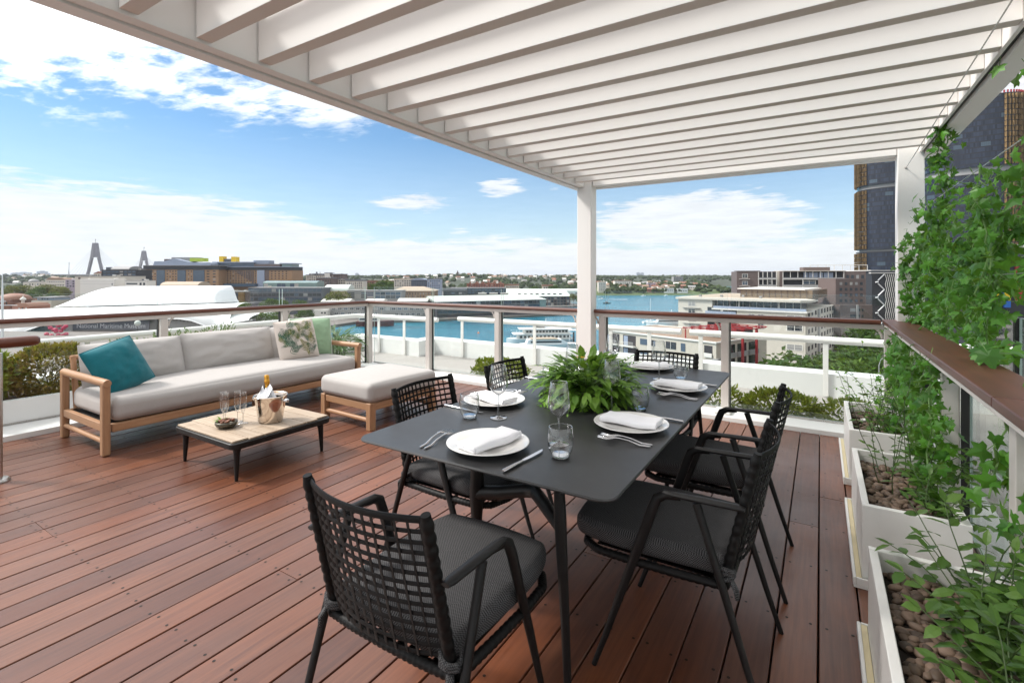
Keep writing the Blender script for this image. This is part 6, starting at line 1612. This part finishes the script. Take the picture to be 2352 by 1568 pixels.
# R3 low corner building with red frame
b = Bld('corner_building', 'low cream corner building with a brown flat roof and red steel frame', 'building', A=(24.6, 130), B=(43.2, 105))
L_ = b.L; H_ = 17.0; W_ = 21.5
b.box('wall', K['beige'], 0, L_, 0, W_, 0, H_); b.box('roof', K['roofbrown'], .25, L_-.25, .25, W_-.25, H_+.01, H_+.12)
mb = MB(); mb.box(-.3, L_+.2, -.3, .2, H_+.011, H_+.35); mb.box(L_-.2, L_+.22, .21, W_, H_+.012, H_+.33); mb.box(-.3, L_, W_-.2, W_+.2, H_+.013, H_+.3); mb.box(-.3, .2, .21, W_-.21, H_+.013, H_+.34); b.mesh(mb, 'parapet', K['offwhite'])
for j in range(5):
    z = H_-3.0-3.05*j
    for xa, xb in ((.4, 4.6), (5.8, 9.8)):
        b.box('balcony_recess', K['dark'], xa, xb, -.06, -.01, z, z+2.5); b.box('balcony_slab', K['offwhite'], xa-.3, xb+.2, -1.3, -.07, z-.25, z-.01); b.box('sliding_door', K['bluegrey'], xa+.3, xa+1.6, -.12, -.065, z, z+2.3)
        mb = MB(); mb.box(xa-.2, xb+.1, -1.28, -1.24, z+.95, z+1.0); [mb.box(xa-.2+(xb-xa+.3)*k/14, xa-.15+(xb-xa+.3)*k/14, -1.28, -1.24, z, z+.95) for k in range(15)]; b.mesh(mb, 'balcony_rail', K['offwhite'])
    b.box('window', K['glassblue'], 11.2, 13.4, -.1, -.01, z+.7, z+2.1); b.box('window', K['glassdark'], 14.5, 15.6, -.1, -.01, z+.7, z+2.1); b.box('window', K['glassdark'], 18.6, 21.3, -.1, -.01, z+.6, z+2.2); b.box('window', K['glassblue'], 22.6, 23.7, -.1, -.01, z+.4, z+2.2)
    for xm in (19.9,): b.box('mullion', K['offwhite'], xm, xm+.08, -.16, -.11, z+.6, z+2.2)
    b.box('balcony_recess', K['dark'], 28.4, 30.3, -.06, -.01, z-.1, z+2.4); b.box('balcony_rail', K['offwhite'], 28.4, 30.3, -.3, -.25, z-.1, z+.8)
    # shaded flank with grey balconies
    for ya, yb in ((3.0, 7.4), (8.4, 12.2), (13.2, 17)):
        b.box('side_recess', K['glassdark'], L_+.01, L_+.05, ya, yb, z-.1, z+2.3); b.box('side_rail', K['midgrey'], L_+.06, L_+.4, ya-.2, yb+.2, z-.5, z+.5)
b.box('bay', K['midgrey'], L_-.6, L_+.6, -.45, 2.4, 0, H_-3.2)
rf = MB()
zr = H_+2.5
for k in range(6): y = 2 + 3.3*k; rf.box(L_-9.5, L_+1.6, y, y+.12, zr, zr+.18)
for k in range(6): x = L_-9.3 + 2.1*k; rf.box(x, x+.16, 1.6, 18.6, zr-.2, zr)
b.mesh(rf, 'red_pergola', K['red'])
for y, zb in ((2.0, 0), (8.0, 0), (14.0, 0)): b.box('red_post', K['red'], L_+1.1, L_+1.55, y, y+.45, zb, zr-.21)
for x, y in ((L_-9, 2.1), (L_-9, 17.5)): b.box('red_post', K['red'], x, x+.22, y, y+.22, H_+.13, zr-.21)
b.box('penthouse', K['dark'], L_-8, L_-2, 9, 19, H_+.13, H_+2.2)
# X braced building
b = Bld('lattice_building', 'dark tower block with white diamond lattice bracing beside the far post', 'building', u0=1998, u1=2075, d=310)
zt = b.z(621.5); b.pbox('core', K['dark'], 2003, 2078, 624, None, 0, 22); b.box('roof_edge', K['offwhite'], b.x(1998), b.x(2078), -1, 22, zt-.1, zt+.3); b.box('roof_edge', K['offwhite'], b.x(1998), b.x(2078), -1, 1, zt-1.7, zt-1.2)
mb = MB(); zc = zt-2.2; hh = 9.6
for j in range(6):
    z1 = zc - j*hh; xl, xm = b.x(2009), b.x(2029)
    mb.tube([(xm, -.8, z1), (xl+1.5, -.8, z1-hh/2+1)], .36, 5); mb.tube([(xm, -.8, z1-hh), (xl+1.5, -.8, z1-hh/2-1)], .36, 5); mb.tube([(xl, -.8, z1-hh/2-.2), (xl+1.7, -.8, z1-hh/2)], .42, 5)
b.mesh(mb, 'brace', K['boatwhite'])
mb = MB()
for k in range(7):
    x = b.x(2031) + 1.25*k
    for j in range(16):
        z1 = zc - j*3.2; mb.tube([(x + (.9 if j % 2 else 0), -.8, z1), (x + (0 if j % 2 else .9), -.8, z1-3.2)], .24, 4)
b.mesh(mb, 'lattice', K['offwhite'])
# --- tall towers with gold fins
def towermat(nm, c1, c2):
    m = bpy.data.materials.new(nm); m.use_nodes = True; t = NT(m.node_tree); out = t.n('ShaderNodeOutputMaterial'); p = t.n('ShaderNodeBsdfPrincipled')
    tc = t.n('ShaderNodeTexCoord').outputs['Object']; sp = t.n('ShaderNodeSeparateXYZ'); t.l(tc, sp.inputs[0])
    a = t.math('ARCTAN2', sp.outputs[1], sp.outputs[0]); fa = t.math('MULTIPLY', a, 26.0); fz = t.math('DIVIDE', sp.outputs[2], 3.9)
    wn = t.n('ShaderNodeTexWhiteNoise', noise_dimensions='2D'); cv = t.n('ShaderNodeCombineXYZ'); t.l(t.math('FLOOR', fa), cv.inputs[0]); t.l(t.math('FLOOR', fz), cv.inputs[1]); t.l(cv.outputs[0], wn.inputs[0])
    c = t.mix(wn.outputs[0], c4(c1), c4(c2)); wf = t.n('ShaderNodeTexWhiteNoise', noise_dimensions='2D'); c2v = t.n('ShaderNodeCombineXYZ'); t.l(t.math('FLOOR', t.math('DIVIDE', fa, 5.0)), c2v.inputs[0]); t.l(t.math('FLOOR', fz), c2v.inputs[1]); t.l(c2v.outputs[0], wf.inputs[0]); c = t.mix(t.math('GREATER_THAN', wf.outputs[0], .90), c, (.045, .070, .095, 1))
    ln = t.math('LESS_THAN', t.math('FRACT', fz), .22); lv = t.math('LESS_THAN', t.math('FRACT', fa), .10)
    c = t.mix(ln, c, (.012, .014, .02, 1)); c = t.mix(t.math('MULTIPLY', lv, .7), c, (.02, .022, .03, 1))
    t.l(c, p.inputs['Base Color']); p.inputs['Roughness'].default_value = .16; p.inputs['Specular IOR Level'].default_value = .35; t.l(p.outputs[0], out.inputs[0]); return m
K['tower'] = towermat('tower_glazing', (.005, .009, .020), (.018, .028, .052))
def tower(label, uc, d, wpx, blocks, fins, topcol=None):
    x, y = cw((uc-CX)/F*d, d); o = empty('glass_tower', label, 'tower', (x, y, GZ), YAW - math.atan((uc-CX)/F), 'pair of gold finned glass towers')
    R1 = wpx/2/F*d*.80; R2 = R1*.85; N = 72
    def ring(k, z): return [(R1*k*math.copysign(abs(cos(a))**.72, cos(a)), R2*k*math.copysign(abs(sin(a))**.72, sin(a)), z) for a in [2*pi*i/N for i in range(N)]]
    def drum(name, mt, k, z0, z1):
        mb = MB(); a, c = ring(k, z0), ring(k, z1); mb.add(a + c, [(i, (i+1) % N, N+(i+1) % N, N+i) for i in range(N)] + [tuple(range(N-1, -1, -1)), tuple(range(N, 2*N))]); return mb.build(name, mt, o, smooth=True, auto=40)
    zs = []
    for (v0, v1) in blocks:
        de = d - R2*.9; z1 = hz(v0, de)-GZ; z0 = 0 if v1 is None else hz(v1, de)-GZ; g = drum('glazed_block', K['tower'], 1, z0, z1); zs.append((z0, z1))
        drum('floor_edge', K['dark'], 1.015, z1-.01, z1+.6)
        for a0 in fins:
            mb = MB(); R = ring(1.0, 0); 
            for q in range(0, 3):
                i = int((a0/360*N + q*.9)) % N; px_, py_ = R[i][0], R[i][1]; n = Vector((px_, py_, 0)).normalized()
                for zz_ in range(int((z1-z0)/3.9)):
                    z = z0 + 3.9*zz_ + .3; s = Vector((-n.y, n.x, 0)); w = .9 + .35*((zz_+q) % 2); c0 = Vector((px_, py_, 0))
                    mb.add([c0+n*.2-s*.12+Vector((0,0,z)), c0+n*.2+s*.18+Vector((0,0,z)), c0+n*(w+.6)+s*.18+Vector((0,0,z)), c0+n*(w+.6)-s*.18+Vector((0,0,z)), c0+n*.2-s*.18+Vector((0,0,z+3.4)), c0+n*.2+s*.18+Vector((0,0,z+3.4)), c0+n*(w+.6)+s*.18+Vector((0,0,z+3.4)), c0+n*(w+.6)-s*.18+Vector((0,0,z+3.4))],
                           [(0,3,2,1),(4,5,6,7),(0,1,5,4),(1,2,6,5),(2,3,7,6),(3,0,4,7)])
            mb.build('gold_fins', K['gold'], o)
    for (a, c) in zip(zs[1:], zs[:-1]): drum('recessed_floor', K['midgrey'], .93, a[1]+.6, c[0])
    if topcol:
        mb = MB()
        for i in range(N-18, N): 
            p0 = ring(.99, zs[0][1]+.6)[i]; mb.box(p0[0]-.5, p0[0]+.5, p0[1]-.5, p0[1]+.5, zs[0][1]+.6, zs[0][1]+2.6)
        mb.build('red_crown', K['red'], o)
tower('left one of two dark glass towers with gold fins behind the pergola', 2066, 430, 202, [(300, 416), (427, 570), (577, None)], (176, 182, 188, 194, 200, 207, 214, 222, 320, 335, 350))
tower('right one of two dark glass towers rising behind the ivy', 2228, 385, 222, [(222, 382), (400, 570), (577, None)], (186, 200, 300, 312, 322, 332, 340, 347, 354, 0), True)
# podium with coloured panels behind the ivy
b = Bld('podium_building', 'dark podium with red orange blue and yellow panels behind the ivy', 'building', u0=2215, u1=2520, d=75)
b.pbox('wall', K['dark'], 2215, 2520, 590, None, 0, 5); b.pbox('white_band', K['offwhite'], 2215, 2520, 562, 570, -.6, 5); b.pbox('window_band', K['glassdark'], 2215, 2520, 570.1, 589.9, -.2, 5); b.pbox('white_band', K['offwhite'], 2215, 2520, 578, 581, -.5, -.21)
for u0, u1, v0, v1, c in ((2226, 2240, 616, 655, 'orange'), (2278, 2292, 664, 672, 'red'), (2293, 2303, 664, 690, 'blue'), (2280, 2292, 673, 694, 'yellow'), (2304, 2318, 660, 690, 'yellow'), (2304, 2318, 691, 706, 'blue'), (2262, 2276, 662, 690, 'blue'), (2255, 2261, 670, 700, 'orange'), (2330, 2420, 612, 690, 'red')):
    b.pbox('colour_panel', K[c], u0, u1, v0, v1, -.25, -.02)

# --- trees
def tree_proto(name, H, R, n, mt, rs, cl=.55):
    ml, ms = MB(), MB(); ms.tube([(0, 0, 0), (.1, .05, H*.25), (-.05, 0, H*.5), (0, 0, H*.8)], [H*.026, H*.02, H*.014, H*.004], 7)
    lobes = []
    for i in range(9):
        a = i*2.4 + rs.uniform(-.3, .3); el = rs.uniform(.0, 1.0); k = rs.uniform(.45, .8)
        c = Vector((cos(a)*R*k*(1-.4*el), sin(a)*R*k*(1-.4*el), H*(.48 + .38*el))); lobes.append((c, R*rs.uniform(.38, .58)))
        ms.tube([(0, 0, H*(.25+.3*el)), (c.x*.5, c.y*.5, c.z-.12*H), tuple(c)], [H*.012, H*.008, H*.002], 5)
    for i in range(n):
        c, r = rs.choice(lobes); d = rvec(); q = c + Vector((d.x, d.y, d.z*.8))*r*rs.uniform(.55, 1.05)*(1+.3*mnoise.noise(d*2+c)); ml.clump(q, cl*rs.uniform(.6, 1.4))
    return ms, ml
PT = []
for k, (mt, n, cl) in enumerate((('woods2', 1500, .75), ('woods3', 1300, .75), ('woods4', 1300, .75))):
    ms, ml = tree_proto('t', 12, 5, n, mt, rs, cl)
    o = empty('leafy_tree', '', 'tree', (0, 0, 0)); ms.build('trunk', M['bark'], o); ml.build('crown', K[mt], o); PT.append(o)
tu = set()
def tree(u, v, d, H, k, label, grp, gz=GZ, sw=1.0):
    o = PT[k] if k not in tu else copy_tree(PT[k]); tu.add(k)
    x, y = cw((u-CX)/F*d, d); top = hz(v, d); s = (top-gz)/12*.98
    o.location = (x, y, gz); o.rotation_euler.z = rs.uniform(0, 6); o.scale = (s*sw, s*sw, s); o['label'] = label; o['group'] = grp
G1 = 'olive trees at the left behind the museum'
for (u, v, d, k, sw, lab) in ((30, 655, 560, 1, 1.0, 'olive tree nearest the ship mast at left'), (55, 654, 570, 1, 1.1, 'olive tree below the domed cream building'), (85, 656, 560, 0, 1.1, 'dark tree left of the cream pitched roof'), (108, 652, 575, 1, 1.2, 'broad olive tree below the cream pitched roof'), (135, 657, 560, 1, 1.1, 'olive tree below the mauve block'), (150, 659, 550, 1, .9, 'small olive tree touching the museum roof curve'), (8, 664, 520, 1, 1.0, 'orange tinted tree at the left frame edge'), (75, 667, 500, 0, 1.2, 'dark round tree above the stone building'), (120, 669, 500, 0, 1.1, 'dark tree between stone building and museum roof'), (46, 683, 345, 0, .95, 'round green tree behind the white cupola'), (18, 672, 430, 2, 1.0, 'bright green tree above the shallow pink dome')):
    tree(u, v, d, 12, k, lab, G1, sw=sw)
G2 = 'green trees between the museum and the wharfs'
for (u, v, d, k, sw, lab) in ((536, 688, 350, 2, 1.1, 'bright green tree right of the museum roof tip'), (560, 690, 345, 2, 1.0, 'bright green tree below the gold column'), (618, 683, 372, 0, 1.2, 'dark green tree in front of the glass office'), (650, 685, 365, 0, 1.1, 'dark tree in front of the glass office right part'), (690, 686, 360, 0, 1.2, 'dark tree right of the timber rail post on the left'), (600, 712, 290, 2, 1.1, 'bright tree below the rail between museum and sofa cushions'), (640, 708, 300, 2, 1.2, 'light green tree seen through the left glass beside the post'), (700, 706, 310, 0, 1.2, 'dark tree seen through the glass left of the railing corner'), (778, 668, 395, 1, 1.3, 'olive tree beside the tan arched shed'), (752, 680, 390, 0, 1.0, 'dark tree below the tan arched shed'), (885, 640, 600, 0, 1.3, 'tall dark tree above the brown warehouse'), (905, 643, 590, 0, 1.2, 'dark tree right of the tall skyline tree'), (855, 648, 600, 0, 1.1, 'dark tree left of the tall skyline tree'), (1318, 674, 520, 1, 1.0, 'olive tree at the tip of the second wharf'), (1330, 680, 515, 0, .9, 'dark tree hidden partly by the pergola post'), (1270, 652, 640, 0, 1.1, 'dark tree right of the pink gabled house'), (1225, 655, 640, 0, 1.2, 'dark tree left of the pink gabled house')):
    tree(u, v, d, 12, k, lab, G2, sw=sw)
G3 = 'street trees below the terrace on the right'
for (u, v, d, k, sw, lab) in ((1800, 800, 92, 0, 1.25, 'broad dark street tree in front of the beige apartments'), (1858, 815, 88, 2, 1.0, 'bright green street tree right of the beige corner'), (1835, 822, 84, 0, 1.0, 'low dark street tree just above the white parapet'), (1945, 790, 110, 0, 1.3, 'dark street tree in the shaded street'), (1990, 812, 92, 2, 1.1, 'bright green street tree near the far corner post'), (2030, 800, 98, 0, 1.2, 'dark street tree behind the far corner post'), (2010, 742, 150, 0, 1.4, 'tall dark tree below the lattice building'), (1900, 800, 120, 0, 1.1, 'dark street tree along the shaded apartment side'), (2035, 842, 80, 2, 1.0, 'bright low street tree beside the street lamp'), (1935, 835, 84, 0, 1.1, 'dark low street tree in the gap before the parapet')):
    tree(u, v, d, 12, k, lab, G3, sw=sw)
o = empty('street_lamp', 'curved grey street lamp among the street trees at right', 'street lamp', (*cw((2019-CX)/F*78, 78), GZ), YAW); zt = hz(818, 78)-GZ
mb = MB(); mb.tube([(0, 0, 0), (0, 0, zt-1.4), (.25, 0, zt-.6), (.8, 0, zt-.1), (1.5, 0, zt)], [.1, .07, .06, .05, .05], 8); mb.build('pole', K['midgrey'], o, smooth=True); mb = MB(); mb.box(1.3, 2.1, -.15, .15, zt-.1, zt+.06); mb.build('lamp_head', K['midgrey'], o, bevel=.03)
# the air over the city
hzm = bpy.data.materials.new('haze_air'); hzm.use_nodes = True; t = NT(hzm.node_tree); out = t.n('ShaderNodeOutputMaterial'); pvn = t.n('ShaderNodeVolumePrincipled')
pvn.inputs['Color'].default_value = (.86, .92, 1.0, 1); pvn.inputs['Density'].default_value = HAZE; pvn.inputs['Anisotropy'].default_value = .2; t.l(pvn.outputs[0], out.inputs['Volume'])
mb = MB(); mb.box(-27000, 27000, -27000, 27000, -38, 190)
if HAZE > 0: hb_ = tag(mb.build('haze', hzm), kind='stuff')
# ================================================================== CAMERA, LIGHT, SKY
cam = bpy.data.cameras.new('camera'); co = bpy.data.objects.new('camera', cam); COL.objects.link(co)
co.location = (0, 0, CH); co.rotation_euler = (radians(90), 0, YAW)
cam.sensor_width = 36; cam.lens = F/2352*36; cam.shift_y = -(784-HV)/2352; cam.clip_start = .05; cam.clip_end = 60000
S.camera = co
SUN_EL, SUN_AZ = 46.0, None
# the sun stands to the left of the view, a little ahead
sd = Vector((-(CS)*1.0 - SN*.10, -(SN)*1.0 + CS*.10, 0)).normalized()
sun_dir = Vector((sd.x*cos(radians(SUN_EL)), sd.y*cos(radians(SUN_EL)), sin(radians(SUN_EL))))
sl = bpy.data.lights.new('sun', 'SUN'); so = bpy.data.objects.new('sun', sl); COL.objects.link(so)
sl.energy = SUN_E; sl.angle = radians(SUN_ANG); sl.color = (1.0, .955, .90)
so.rotation_euler = (-sun_dir).to_track_quat('-Z', 'Y').to_euler(); so.location = (0, 0, 60)
w = bpy.data.worlds.new('World'); S.world = w; w.use_nodes = True
t = NT(w.node_tree)
out = t.n('ShaderNodeOutputWorld'); bg = t.n('ShaderNodeBackground'); bg.inputs[1].default_value = SKY_STR
sky = t.n('ShaderNodeTexSky', sky_type='NISHITA'); sky.sun_disc = False; sky.sun_elevation = radians(SUN_EL)
sky.sun_rotation = atan2(sun_dir.x, sun_dir.y); sky.air_density = 1.0; sky.dust_density = .3; sky.ozone_density = 1.6; sky.altitude = 30
tc = t.n('ShaderNodeTexCoord').outputs['Generated']
sp = t.n('ShaderNodeSeparateXYZ'); t.l(tc, sp.inputs[0]); X, Y, Z = sp.outputs
zz = t.math('MAXIMUM', Z, .03)
px, py = t.math('DIVIDE', X, zz), t.math('DIVIDE', Y, zz)
pv = t.n('ShaderNodeCombineXYZ'); t.l(px, pv.inputs[0]); t.l(py, pv.inputs[1])
# high broken cloud sheet, upper left and overhead
n1 = t.noise(t.mapping(pv.outputs[0], (1.0, 1.0, 1), (0, 0, radians(-46)), (3.1, 1.7, 0)), .95, 9, .60, .25)
n2 = t.noise(t.mapping(pv.outputs[0], (.5, 1.5, 1), (0, 0, radians(-46))), 2.6, 7, .62, .3)
nn = t.math('ADD', t.math('MULTIPLY', n1, .62), t.math('MULTIPLY', n2, .38))
sdist = t.math('ADD', t.math('MULTIPLY', px, -.695), t.math('MULTIPLY', py, .719))
n6 = t.noise(t.mapping(pv.outputs[0], (.8, 1.4, 1), (0, 0, radians(-46))), 6.5, 6, .62, .3)
nn2 = t.math('MULTIPLY_ADD', t.math('SUBTRACT', n6, .5), .42, t.math('MULTIPLY_ADD', t.math('SUBTRACT', nn, .5), 1.5, .5))
edge = t.ramp(sdist, 3.85, 1.2, -.09, .30)
ca = t.ramp(t.math('ADD', nn2, edge), .44, .66, 0, 1, True)
front = t.ramp(sdist, 4.0, 3.3)
ca = t.math('MULTIPLY', ca, front)
# low bank along the horizon
az = t.math('ARCTAN2', X, Y)
av = t.n('ShaderNodeCombineXYZ'); t.l(t.math('MULTIPLY', az, 5.0), av.inputs[0]); t.l(t.math('MULTIPLY', Z, 30.0), av.inputs[1])
n3 = t.noise(av.outputs[0], .85, 8, .60, .2)
n4 = t.noise(t.mapping(av.outputs[0], (2.2, 2.6, 1), (0, 0, 0), (5, 2, 0)), 1.2, 6, .6)
# azimuths measured from +Y, photo left is about -1.35, right about +.25
leftup = t.ramp(az, -.78, -1.20, 0, .075)
def blob(a0, z0, ra, rz, amp):
    da = t.math('DIVIDE', t.math('SUBTRACT', az, a0), ra); dz = t.math('DIVIDE', t.math('SUBTRACT', Z, z0), rz)
    rr = t.math('ADD', t.math('MULTIPLY', da, da), t.math('MULTIPLY', dz, dz))
    return t.math('MULTIPLY', t.ramp(rr, 1.0, 0.0, 0, 1), amp)
zb = t.math('SUBTRACT', Z, leftup)
lowb = t.ramp(zb, .115, .022, -.40, .42)
b = lowb
for args in ((-.205, .098, .26, .075, .80), (-.245, .060, .26, .04, .45), (-.755, .142, .13, .028, .56), (-.580, .175, .075, .030, .56), (-.665, .088, .05, .012, .40), (-.475, .172, .03, .012, .35), (-.80, .100, .10, .010, .34), (-.10, .16, .05, .012, .30)):
    b = t.math('MAXIMUM', b, t.math('SUBTRACT', blob(*args), .42)) if 0 else t.math('MAXIMUM', b, t.math('MULTIPLY_ADD', blob(*args), 1.15, -.42))
n5 = t.noise(t.mapping(av.outputs[0], (3.4, 4.2, 1), (0, 0, 0), (2, 9, 0)), 1.5, 6, .62)
bn_ = t.math('ADD', t.math('ADD', t.math('MULTIPLY', n3, .45), t.math('MULTIPLY', n4, .30)), t.math('MULTIPLY', n5, .25))
bn_ = t.math('MULTIPLY_ADD', bn_, 2.1, -.55)
cb0 = t.ramp(t.math('ADD', bn_, b), .42, .68, 0, 1, True)
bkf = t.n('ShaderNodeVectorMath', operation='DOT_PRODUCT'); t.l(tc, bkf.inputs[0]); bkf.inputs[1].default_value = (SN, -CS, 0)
cb = t.math('MAXIMUM', cb0, t.ramp(bkf.outputs['Value'], .1, .6, 0, .85))  # unseen cloud cover added behind the viewer as fill light
# thin veil overall: paler towards the horizon
veil = t.ramp(Z, .26, .0, .0, .50)
# cloud brightness: silver lining towards the sun
dt = t.n('ShaderNodeVectorMath', operation='DOT_PRODUCT'); t.l(tc, dt.inputs[0]); dt.inputs[1].default_value = sun_dir
glow = t.math('POWER', t.ramp(dt.outputs['Value'], -.15, 1.0), 2.2)
thick = t.math('MULTIPLY', t.ramp(nn2, .50, .95, 1.0, .74), t.ramp(n6, .35, .68, 1.06, .80))
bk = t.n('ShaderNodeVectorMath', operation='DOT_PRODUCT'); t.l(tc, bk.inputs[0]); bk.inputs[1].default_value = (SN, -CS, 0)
back = t.ramp(bk.outputs['Value'], .05, .75, 1.0, BACK_FILL, True)          # unseen bright cloud added behind the viewer to light the louvre faces
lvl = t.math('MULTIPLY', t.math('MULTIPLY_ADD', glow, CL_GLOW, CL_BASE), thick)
ccol = t.n('ShaderNodeCombineXYZ')
for i, k in enumerate((.985, 1.0, 1.025)): t.l(t.math('MULTIPLY', lvl, k), ccol.inputs[i])
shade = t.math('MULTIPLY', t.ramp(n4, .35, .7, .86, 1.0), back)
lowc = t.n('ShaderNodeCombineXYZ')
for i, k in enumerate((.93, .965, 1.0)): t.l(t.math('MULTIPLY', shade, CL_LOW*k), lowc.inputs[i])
skyc = t.mix(1.0, sky.outputs[0], SKY_TINT, 'MULTIPLY')
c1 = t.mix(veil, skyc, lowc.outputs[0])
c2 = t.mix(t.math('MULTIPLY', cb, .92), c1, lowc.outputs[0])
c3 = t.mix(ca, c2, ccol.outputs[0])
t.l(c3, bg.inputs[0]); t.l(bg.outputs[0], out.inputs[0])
S.render.engine = 'CYCLES'
S.view_settings.view_transform = 'Standard'; S.view_settings.look = 'None'; S.view_settings.exposure = EXPO; S.view_settings.gamma = 1
cy = S.cycles; cy.max_bounces = 10; cy.diffuse_bounces = 4; cy.glossy_bounces = 4; cy.transparent_max_bounces = 40; cy.transmission_bounces = 6
cy.use_denoising = True; cy.caustics_reflective = False; cy.caustics_refractive = False; cy.sample_clamp_indirect = 6
try: cy.denoiser = 'OPENIMAGEDENOISE'
except Exception: pass
